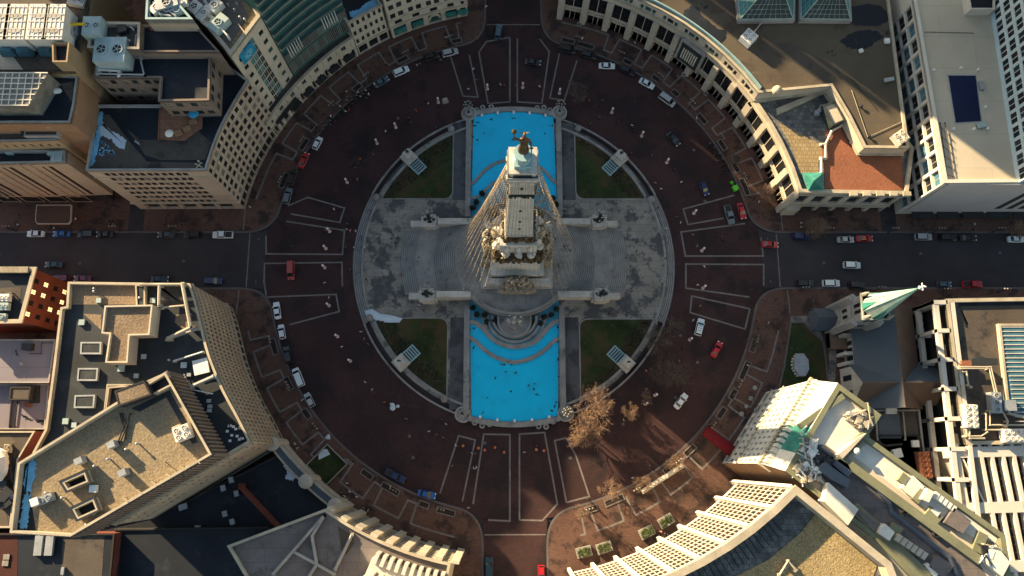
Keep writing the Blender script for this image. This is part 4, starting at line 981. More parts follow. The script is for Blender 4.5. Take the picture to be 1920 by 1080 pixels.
# row of old stone fronts
b = Bld('old_stone_rowhouse', 'narrow old stone building with icy roof, right of the green glass office', [pol(75.9, a) for a in (125.8,123.2,120.6,118.2)]+[pol(93, 119), pol(94, 126)], 17.5, 0, 'wall_cream')
spec = {}
for i in range(len(b.poly)):
    A, B = Vector(b.poly[i]), Vector(b.poly[(i+1) % len(b.poly)])
    if A.length < 77 and B.length < 77:
        spec[i] = B_(W(z0=0, z1=5, rows=1, bays=1, cells=((.1,.9),), zf=(.05,.82), gm=('glass_dark',), style='grid', rec=.6),
                     W(z0=5, z1=17.5, rows=3, bays=2, cells=((.22,.72),), zf=(.25,.75), gm=('glass_dark','glass_mid'), style='cross'))
b.walls(spec); b.roof('tar_dark', 1.0, .4, 'trim_cream', .35); b.ledge(5, .35, .35, 'trim_cream', 'string_course'); b.icep([(655,22),(672,18),(690,4),(704,-2),(716,8),(700,18),(676,28),(660,34)]); b.finish()
b = Bld('arched_stone_hall', 'cream stone building with green shop awnings and an arched door', [pol(75.4, a) for a in (117.6,113.5,109.5,105.5,102,100.3)]+[pol(100, 98), pol(100, 117)], 26, 0, 'wall_cream')
spec = {}; N = 0
for i in range(len(b.poly)):
    A, B = Vector(b.poly[i]), Vector(b.poly[(i+1) % len(b.poly)])
    if A.length < 77 and B.length < 77:
        spec[i] = B_(W(z0=0, z1=6, rows=1, bays=1, cells=((.14,.86),), zf=(.03,.8), gm=('glass_green','glass_dark'), style='grid', rec=.7),
                     W(z0=6, z1=9, rows=1, bays=1, cells=((.3,.7),), zf=(.2,.75), gm=('glass_dark',)),
                     W(z0=9, z1=26, rows=4, bays=1, cells=((.14,.42),(.58,.86)), zf=(.2,.72), gm=('glass_dark','glass_mid'), style='cross'))
b.walls(spec); b.roof('tar', 1.0, .5, 'trim_cream'); b.ledge(6, .4, .4, 'trim_cream', 'string_course'); b.ledge(9.2, .3, .25, 'trim_cream', 'string_course')
for a in (115.5,111.5,104,101.3):
    q = pol(74.8, a); p = MB(); p.obox(q, R_(a), 1.2, 3.2, 3.4, 4.0); p.build('awning', 'copper_green', b.root)
q = pol(75.3, 107.6); p = MB(); p.tube([(q[0]+math.sin(R_(107.6))*1.6*math.cos(t)*1, q[1]-math.cos(R_(107.6))*1.6*math.cos(t), 2.6+2.0*math.sin(t)) for t in [k*math.pi/8 for k in range(9)]], .4, .4, 6); p.build('door_arch', 'trim_cream', b.root)
b.finish()
# ---------------------------------------------------------------- far left top
b = Bld('cooling_plant', 'tall building with white cooling towers and a yellow pipe on its roof', XY([(-60,-60),(172,-60),(166,0),(156,60),(149,95),(140,135),(-60,135)], 42), 42, 0, 'wall_ochre')
b.walls(); b.roof('tar_brown', 1.0, .6, 'wall_dark')
def tower_unit(x, y):
    c = xy(x, y, 47.5); t = MB(); z = b.deck
    t.obox(c, 0, 4.3, 8.4, z+.4, z+5.6); t.obox(c, 0, 4.6, 8.8, z+5.6, z+6.0)
    for k in range(4): t.obox((c[0]-1.5+k, c[1]), 0, .12, 8.2, z+6.0, z+6.12)
    for k in range(5): t.obox((c[0], c[1]-3.6+k*1.8), 0, 4.2, .14, z+6.0, z+6.14)
    o = t.build('cooling_tower', 'tower_white', b.root)
    for k in (-2.2, 1.4): f = MB(); f.lathe((c[0], c[1]+k, z+6.0), [(1.6,0),(1.5,.16),(1.2,.12)], 14, 0, 1, .42); f.build('fan', 'trim_grey', o)
    f = MB(); f.obox((c[0], c[1]-5.0), 0, 3.6, 1.4, z+.4, z+2.6, 0, .7); f.build('water_pan', 'glass_blue', o)
for x, y in ((-6,38),(26,38),(68,38),(98,38)): tower_unit(x, y)
b.pipe([(112,46),(157,45)], .35, 3, 'yellow_paint', 'yellow_pipe'); b.pipe([(112,48),(124,60)], .5, 2.4, 'yellow_paint', 'yellow_pipe'); b.pipe([(135,25),(133,64)], .18, 2.5, 'metal_grey', 'steel_frame'); b.pipe([(126,64),(135,64)], .18, 2.5, 'metal_grey', 'steel_frame')
b.unit(143,63, 2, 2.2, 1.6, 0, 'metal_grey', 1); b.unit(150,5, 4, 3, 1.6, -.2, 'metal_grey', 2)
b.patch([(0,90),(14,92),(46,134),(0,134)], 'membrane_grey'); b.block([(97,79),(130,79),(126,116),(98,116)], 5.5, 'wall_ochre', 'tar_dark', 'stair_tower', 1.2)
b.finish()
b = Bld('skylight_block', 'dark roofed block with a large white framed skylight at the left edge of the photo', XY([(-60,133),(146,140),(139,196),(131,230),(-60,230)], 40), 40, 0, 'wall_orange')
b.walls(); b.roof('tar_dark', .9, .5, 'trim_grey')
sk = ccw([xy(a, q, 45) for a, q in ((-60,135),(88,136),(52,196),(-60,196))]); s_ = MB(); s_.prism(sk, b.deck, 44.6); o = s_.build('skylight', 'skylight_glass', b.root)
s_ = MB(); lo, hi = min(p[1] for p in sk), max(p[1] for p in sk)
for k in range(7):
    y = lo+(hi-lo)*k/6; xr = max(p[0] for p in sk); xq = [p for p in sk]; t = (y-lo)/(hi-lo)
    p0 = xy(-60, 165, 45)[0]; pr = [p for p in sk if p[0] > p0+5]; pr.sort(key=lambda p: p[1]); x1 = pr[0][0]+(pr[1][0]-pr[0][0])*t
    s_.box(p0, y-.12, 44.6, x1, y+.12, 44.8)
for k in range(16):
    x = p0+k*1.55; 
    if x < pr[0][0]: s_.box(x-.1, lo, 44.6, x+.1, hi, 44.78)
    else:
        t = (x-pr[0][0])/(pr[1][0]-pr[0][0])
        if t < 1: s_.box(x-.1, lo+(hi-lo)*t, 44.6, x+.1, hi, 44.78)
s_.build('glazing_bars', 'trim_white', o)
c = b.P(106,172); s_ = MB(); s_.blob((c[0], c[1], b.deck+.5), 1.6, .8, .6, 0, 8, 5, .05); s_.build('cover', 'metal_white', b.root)
s_ = MB(); s_.blob((c[0]-1.6, c[1]+1.2, b.deck+.5), .6, .9, .5, 0, 8, 5, .05); s_.build('cover', 'red_cloth', b.root)
b.patch([(112,157),(136,153),(142,186),(135,192)], 'tar_brown'); b.vents([(106,145)]); b.finish()
b = Bld('fin_hotel', 'wide tan building with tall vertical grooves and a brown street canopy, upper left', XY([(-90,309),(122,304),(122,281),(-90,281)], 29), 29, 0, 'wall_tan')
b.walls(z0=5.0)
A = Vector(b.poly[b.edge_idx(Vector(xy(20,308,29)))]); B = Vector(b.poly[(b.edge_idx(Vector(xy(20,308,29)))+1) % len(b.poly)]); D = (B-A); L = D.length; D /= L; nn = Vector((D.y, -D.x))
g_ = MB(); f_ = MB(); u = L-5
k = 0
while u > 0:
    c = A+D*u+nn*.02
    for du, wd in ((0, .8), (1.8, .3)):
        q = A+D*(u-du)+nn*.03; g_.obox((q.x, q.y), math.atan2(D.y, D.x), wd, .12, 6.0, 26.5)
    q = A+D*(u-4)+nn*.2; f_.obox((q.x, q.y), math.atan2(D.y, D.x), .35, .5, 5.0, 28.9)
    q = A+D*(u-6.5)+nn*.12; f_.obox((q.x, q.y), math.atan2(D.y, D.x), .25, .3, 5.0, 28.9)
    u -= 9.5
g_.build('window_groove', 'glass_brown', b.root); f_.build('stone_fin', 'wall_tan', b.root)
f_ = MB(); f_.box(-200, 17.4, .1, -110.5, 30, 5.0); f_.build('recessed_front', 'wall_dark', b.root)
b.base = 0
for k in range(9):
    b.facade((-116-k*6.5-5.5, 17.0), (-116-k*6.5, 17.0), .15, 4.9, 1, 1, cells=((.05,.95),), zf=(.02,.9), gm=('glass_brown','glass_dark'), style='grid', rec=.2)
b.roof('tar_dark', 1.2, .5, 'trim_grey'); b.unit(112,297, 2.6, 2.4, 1.6, 0, 'metal_blue'); b.unit(22,288, 1.6, 1, 1.2, 0, 'metal_blue'); b.pipe([(92,287),(100,287),(99,300)], .5, 1.4, 'metal_blue', 'duct')
b.finish()
b = Bld('upper_fin_block', 'tan block with a square pipe rack on its roof, above the grooved facade', XY([(-90,192),(113,193),(107,263),(-90,268)], 34), 34, 0, 'wall_ochre')
e = b.edge_idx(Vector(xy(10,265,34)))
b.walls({e: B_(W(plain=True, z0=0, z1=29), W(z0=29, z1=34, rows=1, bays=12, cells=((.3,.55),), zf=(.3,.6), gm=('glass_dark',), style='plain'))}); b.roof('tar_brown', .5, .5, 'trim_grey')
east = b.edge_idx(Vector(xy(110,228,34)))
b.block([(50,194),(112,194),(108,255),(44,255)], 1.6, 'trim_grey', 'tar_brown', 'equipment_deck', .2)
rnd = random.Random(8); s_ = MB()
for k in range(46):
    x = 55+rnd.random()*48; y = 198+rnd.random()*26+(x-55)*.5; c = xy(x, y, b.deck+2.6); a = rnd.choice((.2, 1.77, .9)); l = rnd.uniform(1, 4)
    s_.tube([(c[0], c[1], b.deck+2+rnd.random()*2.4), (c[0]+l*math.cos(a), c[1]+l*math.sin(a), b.deck+2+rnd.random()*2.4)], .13, .13, 5)
s_.build('pipe_rack', 'metal_blue', b.root)
b.pipe([(48,206),(42,252)], .35, 1.6, 'metal_dark', 'screen'); b.icep([(0,205),(5,208),(3,235),(-4,262)])
for k, (x, y) in enumerate(((115,218),(122,252),(134,268))):
    q = at(x, y, 29-k*4); s_ = MB(); s_.box(q.x-.4, q.y-.7, 28-k*4, q.x+.1, q.y+.7, 29.5-k*4)
b.finish()
# street canopy
t = thing('street_canopy', 'flat brown canopy with a pale rim over the pavement before the grooved building', 'canopy', (*xy(100,400,5), .15))
P = ccw(XY([(68,384),(134,384),(133,415),(128,420),(70,420),(66,415)], 5)); s_ = MB(); s_.prism(offset_line(P, -.15), 4.6, 4.95, bottom=True); s_.build('canopy_roof', 'brown_canopy', t)
s_ = MB(); s_.ring(P, offset_line(P, -.2), 4.5, 5.1); s_.build('canopy_rim', 'trim_cream', t)
s_ = MB()
for a, q in ((72,416),(127,416)): c = xy(a, q, 2.5); s_.tube([(c[0], c[1], .15), (c[0], c[1], 4.6)], .12, .12, 6)
s_.build('post', 'metal_dark', t)
# ---------------------------------------------------------------- left bottom
b = Bld('red_brick_house', 'red brick building with warm lit windows and a cream cornice at the left edge', XY([(-90,505),(64,504),(38,602),(-90,604)], 17.5), 17.5, 0, 'wall_red')
e = b.edge_idx(Vector(xy(52,553,17.5)))
b.walls({e: B_(W(rows=4, bays=4, cells=((.2,.62),), zf=(.25,.72), gm=('glass_lit','glass_lit','glass_dark'), style='cross', m0=1, m1=1))})
b.roof('tar_dark', 1.0, .5, 'trim_cream', .5)
pk = MB()
for k in range(22): c = xy(2+k*2.4, 507, 17.5); pk.box(c[0]-.1, c[1]-.6, 17.0, c[0]+.1, c[1]+.9, 17.9)
pk.build('dentil_cornice', 'trim_cream', b.root)
b.patch([(-20,541),(40,538),(38,566),(26,560),(-20,562)], 'tar_brown')
b.unit(11,560, 3.2, 1.8, 1.5, 0, 'metal_white', (3,1)); b.unit(9,576, 3.2, 1.8, 1.4, 0, 'metal_blue', (3,1)); b.unit(8,595, 2, 1.5, 1.2, 0, 'metal_blue', 1); b.pipe([(2,548),(10,552),(22,549)], .12, .8, 'metal_dark'); b.finish()
b = Bld('lilac_roof_store', 'low building with a smooth lilac grey roof left of the big tan roofed block', XY([(-90,636),(104,636),(92,718),(-90,718)], 12), 12, 0, 'wall_red')
b.walls(); b.roof('membrane_lilac', .4, .35, 'trim_grey'); b.unit(55,651, 2.4, 1.6, 1.3, 0, 'metal_dark'); b.pipe([(100,643),(78,643),(77,663),(57,663)], .1, .3, 'metal_dark'); b.vents([(44,683)]); b.pipe([(29,657),(32,666)], .1, .2, 'metal_dark'); b.finish()
b = Bld('patchwork_store', 'low store with patched lilac and brown roofs below the lilac roofed building', XY([(-90,720),(92,720),(84,805),(-90,805)], 10), 10, 0, 'wall_red')
b.walls(); b.roof('membrane_lilac', .3, .3, 'trim_grey'); b.block([(19,725),(58,725),(54,750),(16,750)], 2.5, 'wall_dark', 'tar_brown', 'lift_house', .2); b.unit(67,740, 2, 4, 1, .1, 'metal_dark')
b.pipe([(22,752),(18,800)], .25, .3, 'wall_dark'); b.pipe([(33,752),(27,800)], .15, .3, 'wall_dark'); b.icep([(38,778),(50,780),(62,788),(50,787)], 'tar_dark', 'puddle', .04); b.icep([(68,785),(84,790),(84,797),(72,793)], 'tar_dark', 'puddle', .04)
b.patch([(46,753),(62,754),(60,764),(46,764)], 'roof_red'); b.finish()
b = Bld('cluttered_roof', 'low brown roof crammed with tanks and ducts at the lower left edge', XY([(-90,808),(66,808),(34,862),(20,990),(-90,990)], 14), 14, 0, 'wall_red')
b.walls(); b.roof('tar_brown', .5, .4, 'trim_cream')
b.patch([(-40,815),(18,815),(30,830),(12,838),(-40,838)], 'membrane'); b.patch([(-40,955),(10,950),(16,985),(-40,988)], 'membrane')
c = b.P(4,873); s_ = MB(); s_.blob((c[0], c[1], b.deck+1.6), 2.6, 4.2, 1.6, 0, 10, 6, .02); s_.build('tank', 'tower_white', b.root)
for x, y in ((18,838),(19,844),(8,846)): b.unit(x, y, 1.3, 1.3, 1.2, 0, 'trim_cream', 1)
for k in range(9):
    r_ = random.Random(k); b.unit(6+r_.random()*18, 862+r_.random()*86, 1.5+r_.random()*2, 1+r_.random()*1.5, 1+r_.random(), r_.random(), r_.choice(('metal_dark','metal_grey','metal_dark')))
b.pipe([(2,928),(20,926)], .2, 1.4, 'metal_grey'); b.pipe([(18,858),(22,905)], .2, 1, 'metal_dark'); b.finish()
# big block west of the circle, curved front
cf = smoothline(XY([(470,828),(447,782),(420,732),(402,690),(388,650),(376,600),(366,560),(356,531)], 30), 3)
b = Bld('long_curved_office', 'large flat roofed office with a long curved front of small windows, lower left', cf+XY([(127,528),(124,574),(113,576),(98,700),(84,805),(60,850),(210,985)], 30), 30, 0, 'wall_beige')
spec = {}
for i in range(len(b.poly)):
    A, B = Vector(b.poly[i]), Vector(b.poly[(i+1) % len(b.poly)]); mid = (A+B)/2
    if min((A-Vector(p)).length for p in cf) < .1 and min((B-Vector(p)).length for p in cf) < .1:
        spec[i] = B_(W(z0=0, z1=4.5, rows=1, bays=1, cells=((.1,.9),), zf=(.05,.85), gm=('glass_dark',), style='grid', rec=.4),
                     W(z0=4.5, z1=28.2, rows=8, bays=2, cells=((.24,.76),), zf=(.3,.76), gm=('glass_dark','glass_brown'), style='plain', rec=.12), W(z0=28.2, z1=30, plain=True))
e = b.edge_idx(Vector(xy(340,906,30)))
spec[e] = B_(W(plain=True, z0=0, z1=14), W(z0=14, z1=28, rows=3, bays=22, cells=((.25,.6),), zf=(.4,.7), gm=('glass_dark',), style='plain', skip=lambda r, q: (q % 5) > 2), W(plain=True, z0=28, z1=30))
b.wall = 'wall_beige'; b.walls(spec); b.mats = ['wall_tan', 'trim_grey']; b.roof('tar', 1.2, .55, 'trim_cream'); b.ledge(4.5, .4, .3, 'trim_cream', 'string_course'); b.ledge(28.2, .3, .25, 'trim_cream', 'string_course')
b.patch([(131,533),(260,533),(258,571),(130,571)], 'gravel_brown'); b.patch([(156,588),(190,590),(190,619)], 'gravel_brown')  # the small triangle is sunlight on the roof put into colour
b.patch([(290,534),(342,534),(346,574),(300,576),(300,534)], 'tar_brown'); b.patch([(330,590),(349,588),(355,612),(342,618),(328,604)], 'gravel_brown')  # the gravel corner is a sunlit spot painted as colour
b.block([(196,573),(286,571),(280,628),(243,629),(239,680),(197,680),(205,626),(190,625)], 4.5, 'wall_cream', 'gravel_brown', 'raised_roof', .8)
for q in ([(151,641),(190,641),(189,664),(150,664)], [(146,690),(184,690),(182,714),(144,714)], [(140,741),(178,740),(176,765),(138,765)]): b.block(q, .8, 'metal_grey', 'tar', 'roof_curb', .1)
b.block([(253,533),(272,533),(272,575),(255,576)], 1.2, 'trim_cream', 'tar', 'roof_beam', .2)
b.pipe([(262,533),(340,533)], .35, 2.0, 'trim_cream', 'roof_beam'); b.pipe([(299,534),(298,572)], .35, 2.0, 'trim_cream', 'roof_beam'); b.pipe([(342,532),(357,612)], .4, 2.2, 'trim_cream', 'roof_beam'); b.pipe([(357,614),(315,634)], .4, 2.2, 'trim_cream', 'roof_beam'); b.pipe([(302,577),(345,573)], .3, 1.2, 'trim_cream', 'roof_beam')
b.pipe([(370,617),(312,637)], .3, 1.2, 'trim_grey', 'roof_beam'); b.pipe([(380,660),(326,677)], .25, 1.4, 'metal_grey')
b.pipe([(401,706),(356,726)], .5, 1.5, 'trim_grey', 'roof_beam')
for x, y, s_ in ((155,605,1.3),(187,564,1.1),(229,691,1.5),(257,705,1.0),(97,754,1.0),(125,790,1.3),(141,797,1.1),(288,564,1.2),(346,685,1.3),(271,669,1.1)): b.unit(x, y, s_, s_, .6, 0, 'metal_blue', name='roof_hatch')
u_ = b.unit(379,688, 3.4, 3.4, .9, .25, 'metal_white', name='white_box'); 
for x, y in ((393,752),(395,762),(394,770),(356,703),(345,728),(349,734)): b.unit(x, y, .9, .8, .7, 0, 'metal_grey', name='roof_box')
rnd = random.Random(4)
for k in range(14): b.unit(425+rnd.random()*34, 795+rnd.random()*34, .55, .55, .5, 0, 'metal_white', name='paver_pedestal')
b.pipe([(345,702),(355,725)], .12, .5); b.pipe([(348,728),(396,738)], .14, .8, 'metal_white'); b.vents([(180,543),(180,548),(265,560),(320,676),(283,725)])
b.block([(200,720),(250,720),(250,724),(205,728),(196,790),(192,790)], 1.2, 'trim_cream', 'trim_cream', 'roof_wall', .1)
b.finish()
# prismatic tower block with gravel roof
b = Bld('gravel_roof_tower', 'raised block with a wide tan gravel roof, ribbed walls and two open wells', XY([(310,697),(397,852),(132,1006),(18,999),(33,868)], 40), 40, 29.5, 'rib_panel')
b.walls()
rb = MB()
for i in range(len(b.poly)):
    A, B = Vector(b.poly[i]), Vector(b.poly[(i+1) % len(b.poly)]); L = (B-A).length; d = (B-A)/L; n = Vector((d.y,-d.x)); k = 0
    while k < L:
        q = A+d*k+n*.15; rb.obox((q.x, q.y), math.atan2(d.y, d.x), .35, .3, 29.6, 39.2); k += 1.0
rb.build('wall_rib', 'wall_brown', b.root)
b.roof('gravel_tan', 1.7, .5, 'trim_cream')
b.patch([(318,732),(372,830),(360,832),(312,745),(262,772),(246,766)], 'tar', dz=.05)
b.patch([(36,866),(60,862),(56,920),(68,1000),(22,998)], 'tar_dark')  # dark strip along the parapet: its shade painted on the roof
b.icep([(56,866),(66,864),(65,880),(60,918),(47,920),(46,898),(50,878)]); b.icep([(46,928),(52,926),(57,934),(56,956),(53,984),(45,992),(36,990),(40,960),(43,944)])
def well(px):
    z = b.deck+1.8; P = ccw([xy(a, q, z) for a, q in px]); s_ = MB(); s_.ring(P, offset_line(P, -.55), b.deck, z, 0); s_.ring(offset_line(P, .25), offset_line(P, -.2), z-.25, z+.06, 1)
    o = s_.build('well_curb', ['trim_cream', 'metal_dark'], b.root); s_ = MB(); s_.prism(offset_line(P, -.5), b.deck-.1, b.deck+.04); s_.build('well_floor', 'glass_dark', o)
well([(113,903),(160,882),(168,904),(125,922)]); well([(132,953),(176,932),(186,957),(144,976)])
for x, y in ((217,834),(157,864),(238,886)): b.unit(x, y, 1.6, 1.3, 2.4, .45, 'metal_grey', name='roof_cowl')
b.unit(179,916, 1.5, 1.5, 1.2, 0, 'metal_white', name='roof_hatch'); b.vents([(92,924),(122,933),(207,861),(182,874),(241,843),(261,832),(167,983),(182,963)], 1.2)
b.unit(75,940, 1.6, 1.6, 2.2, .4, 'metal_white'); b.unit(92,935, 3.0, 1.6, 1.6, .4, 'metal_grey', 2)
for x, y in ((237,932),(264,918),(291,903),(318,888),(344,874),(371,862)):
    c = b.P(x, y); s_ = MB(); s_.tube([(c[0], c[1], b.deck), (c[0], c[1], b.deck+1.8), (c[0]+1.2, c[1]-.8, b.deck+1.8)], .1, .1, 5); s_.build('davit', 'trim_cream', b.root)
b.block([(214,733),(270,713),(284,740),(222,762)], 3, 'wall_dark', 'gravel_brown', 'lift_house', .1); b.block([(270,716),(312,697),(322,722),(284,742)], 1.6, 'trim_cream', 'tar_dark', 'roof_well', 1.2)
b.unit(348,812, 3.4, 3.0, 2.2, .4, 'tower_white', (2,2)); b.unit(338,806, 1.8, 1.8, 1.8, .4, 'trim_cream', 1)
b.pipe([(225,776),(232,800),(222,828)], .15, .4, 'metal_dark'); b.pipe([(229,776),(237,802),(226,828)], .15, .4, 'metal_dark'); b.pipe([(244,776),(238,800),(234,822)], .15, .4, 'metal_dark'); b.pipe([(310,866),(348,895)], .06, .3, 'metal_dark')
b.finish()
# dark low roofs at the bottom left
b = Bld('dark_theatre', 'low near black roof behind the curved stone screen at the lower left of the circle', XY([(534,846),(560,880),(600,920),(640,952),(520,1060),(470,1180),(150,1180),(150,990),(330,950)], 9), 9, 0, 'wall_dark')
b.walls(); b.roof('tar_dark', .5, .4, 'wall_dark')
b.icep([(535,862),(548,870),(552,885),(556,896),(546,900),(536,896),(538,884),(532,872)], 'snow', 'snow_patch'); b.block([(214,992),(220,1090),(520,1090),(522,1002),(500,988)], 2.5, 'wall_dark', 'tar_dark', 'upper_roof', .5)  # near black upper roof: the taller block's shade put into its tar
b.icep([(245,1025),(262,1010),(292,1000),(299,1004),(280,1018),(262,1028),(248,1036)], 'snow', 'snow_patch'); b.pipe([(452,912),(534,1000)], .7, 1.6, 'wall_red', 'brick_ridge')
for x, y in ((372,990),(244,1019),(489,1063)): b.unit(x, y, 1.3, 1.3, .8, 0, 'copper_pale', name='roof_hatch')
for x, y in ((345,950),(423,963),(437,978),(425,997),(445,925),(420,915),(435,900)): b.unit(x, y, 2 if x == 345 else 1.1, 1.4, .9, .3, 'metal_grey', 1 if x == 425 else 0)
b.finish()
b = Bld('brick_shed', 'dark roofed red brick shed at the bottom left edge', XY([(-90,1000),(215,1000),(198,1180),(-90,1180)], 14), 14, 0, 'wall_red')
b.walls(); b.roof('tar_dark', .5, .4, 'wall_dark'); b.patch([(-20,1002),(34,1002),(32,1100),(-20,1100)], 'brick_dark'); b.patch([(118,1004),(196,1004),(190,1100),(114,1100)], 'tar_brown')
for q in ((10,1044),(16,1044),(8,1056),(14,1056)): b.unit(q[0], q[1], .7, 1.2, .3, 0, 'blind', name='skylight')
for q in ((76,1020),(96,1020)): b.unit(q[0], q[1], 1.8, 5, 1, 0, 'metal_grey'); 
b.unit(120,1070, .7, 1.6, .8, 0, 'metal_grey'); b.finish()
# curved stone screen
P1 = [pol(76.3, a) for a in [-141.5+17.5*k/12 for k in range(13)]]; P2 = [pol(78.3, a) for a in [-124-17.5*k/12 for k in range(13)]]
b = Bld('curved_stone_screen', 'thin curved stone arcade wall along the lower left pavement of the circle', P1+P2, 9.5, 0, 'wall_stone', 'wall'); b.walls(); b.roof('slate_roof', .3, .25, 'trim_cream', .2)
b.ledge(6.5, .3, .25); 
for a in (-140.8,-131.5,-124.6):
    q = pol(77.3, a); p = MB(); p.lathe((q[0], q[1], 0), [(1.5,0),(1.5,10.2),(1.8,10.3),(1.8,10.8),(.9,11.2)], 12); p.build('pier', 'wall_stone', b.root)
b.finish()
# small fenced lawn in front of it
P = ccw(XY([(614,833),(651,870),(611,910),(575,872)], .3)); m = MB(); m.prism(P, .1, .2); m.build('square_lawn', 'grass', kind='structure')
m = MB(); m.ring(offset_line(P, .1), offset_line(P, -.1), .1, .9); m.build('lawn_rail', 'trim_grey', label='thin rail round the square lawn by the stone screen', cat='fence')
m = MB(); m.prism(ccw(XY([(597,853),(606,842),(613,842),(619,852),(610,856),(598,862)], .3)), .15, .35); m.build('snow_patch', 'snow', label='small patch of snow on the square lawn', cat='snow')
# stepped cream building at the bottom
fa = [pol(76.6, a) for a in [-124+23*k/16 for k in range(17)]]
b = Bld('stepped_cream_hotel', 'cream stone building stepping back in sunlit terraces at the bottom of the circle', fa+[pol(104, -101), pol(112, -112), pol(96, -132)], 26, 0, 'wall_cream')
spec = {}; N = 0
for i in range(len(b.poly)):
    A, B = Vector(b.poly[i]), Vector(b.poly[(i+1) % len(b.poly)])
    if A.length < 77.5 and B.length < 77.5:
        N += 1
        spec[i] = B_(W(z0=0, z1=4, rows=1, bays=1, cells=((.1,.9),), zf=(.05,.85), gm=('glass_dark',), style='grid', rec=.5)) + \
                  (B_(W(z0=4, z1=26, plain=True)) if N % 2 == 0 else B_(W(z0=4, z1=26, rows=8, bays=1, cells=((.08,.92),), zf=(.25,.85), gm=('glass_dark','glass_brown'), style='grid', rec=.15)))
b.walls(spec); b.roof('roof_slab', .8, .6, 'trim_cream')
pi = MB()
for k in range(0, 17, 2):
    q = pol(76.3, -124+23*(k+.5)/16); pi.obox(q, R_(-124+23*(k+.5)/16), .7, 1.7, 0, 25.6)
pi.build('pier', 'wall_cream', b.root)
for lv, (r0, z) in enumerate(((79.6,29),(83.4,32),(87.2,35),(91,38))):
    tm = MB()
    for k in range(10):
        a0 = -113+(12*k/10)+(.6 if lv % 2 else 0); w_ = .72
        P = ccw([pol(r0-.9, a0+.12), pol(r0-.9, a0+w_), pol(r0+1.5, a0+w_), pol(r0+1.5, a0+.12)]); tm.prism(P, b.deck-.2, z+.2)
    P = ccw([pol(r0+.6, -113.2), pol(r0+.6, -101.2), pol(r0+20-lv*3.6, -101.2), pol(r0+20-lv*3.6, -113.2)]); tm.prism(P, b.deck-.2, z-.7)
    tm.build('terrace_tier', 'wall_white' if lv < 2 else 'wall_terracotta_white', b.root)
P = [xy(a, q, b.deck+.8) for a, q in ((607,968),(515,1074))]
for q in (((607,968),(585,1005),(594,1058)),((660,1003),(628,1068)),((552,1035),(594,1058),(626,1076)),((594,1058),(580,1080)),((607,968),(512,1076))): b.pipe(list(q), .35, .6, 'trim_grey', 'roof_rib')
b.patch([(633,986),(660,1003),(665,1018),(650,1040),(641,1036)], 'membrane'); b.finish()
# (name, label, x0, y0, x1, y1, height) of unseen blocks added to cast shade
SHADE_BLOCKS = [("office_tower", "broad unseen block added beyond the upper left corner to cast shade", -66, -46.5, 172, 190, 66.6),
         ("low_office_slab", "long low unseen block added beyond the left edge to cast shade", -125, -66.2, 172.3, 188, 30),
         ("bank_tower", "wide stone bank tower beyond the corner, second in its row", -32, -20, 185, 203, 70), ("hotel_tower", "stone hotel tower beyond the corner, third in its row", -19.8, 2, 185.3, 200, 71.6),
         ("insurance_tower", "narrow unseen block added beyond the top edge to cast shade, above the cooling plant", 5.5, 17, 150, 166, 79.5), ("broad_office_slab", "tallest broad stone slab beyond the top edge of the photo", 17.2, 60, 150.4, 168, 90),
         ("apartment_slab", "lowest unseen block added beyond the top edge to cast shade, above the arched hall", 60.3, 81, 100, 114, 45),
         ("stepped_tower", "lower step of a stone tower beyond the top edge, right of the lowest slab", 81.2, 86, 100, 114, 56), ("stepped_tower", "middle of three unseen stepped blocks added to cast shade beyond the top edge", 86.2, 90, 100, 114, 60.5), ("stepped_tower", "tallest of three unseen stepped blocks added to cast shade beyond the top edge", 90.2, 92.4, 100, 114, 65), ("corner_skyscraper", "high unseen block added beyond the top edge to cast shade, above the glass pyramids", 92.6, 135, 52, 80, 96)]
# ================================================================== buildings, right side
# big curved stone building at the upper right: lower (terrace) part and taller main part
def arcspec(b, rmax, f, tol=.6):
    spec = {}; N = 0
    for i in range(len(b.poly)):
        A, B = Vector(b.poly[i]), Vector(b.poly[(i+1) % len(b.poly)])
        if A.length < rmax and B.length < rmax and (B-A).length < 14: spec[i] = f(N); N += 1
    return spec
def bays(h, top):
    def f(N):
        L = [W(z0=0, z1=5, rows=1, bays=1, cells=((.16,.40),(.42,.60),(.62,.84)), zf=(.03,.80), gm=('glass_dark','glass_brown'), style='grid', rec=1.4),
             W(z0=5, z1=6.4, plain=True), W(z0=6.4, z1=13.2, rows=1, bays=1, cells=((.15,.49),(.52,.86)), zf=(.02,.97), gm=('glass_dark',), style='grid', rec=.12),
             W(z0=13.2, z1=15.5, plain=True)]
        if top: L.append(W(z0=15.5, z1=h, rows=1, bays=1, cells=((.16,.30),(.36,.62),(.68,.82)), zf=(.12,.62), gm=('glass_dark','glass_green'), style='plain', rec=.4))
        return L
    return f
fa = [pol(75.5, a) for a in [79.6-(79.6-32.5)*k/9 for k in range(10)]]
b = Bld('curved_arcade_building', 'long curved pale stone building with tall paired windows under a wide stained roof, upper right',
        fa+XY([(1558,161),(1590,215),(1621,277),(1705,278),(1697,220),(1668,0),(1650,-80)], 19.5)+[pol(118, 79)], 19.5, 0, 'wall_stone')
b.walls(arcspec(b, 76.5, bays(19.5, True))); b.roof('membrane', .6, .7, 'trim_cream'); b.ledge(5.0, .5, .35, 'trim_cream', 'string_course'); b.ledge(15.3, .5, .45, 'trim_cream', 'string_course')
pl = MB()
for k in range(10):
    a = 79.6-(79.6-32.5)*k/9; q = pol(75.1, a); pl.obox(q, R_(a), 1.1, 1.7, 0, 13.4); pl.obox(pol(74.9, a), R_(a), 1.3, 1.6, 0, 5.0)
pl.build('pilaster', 'wall_stone', b.root)
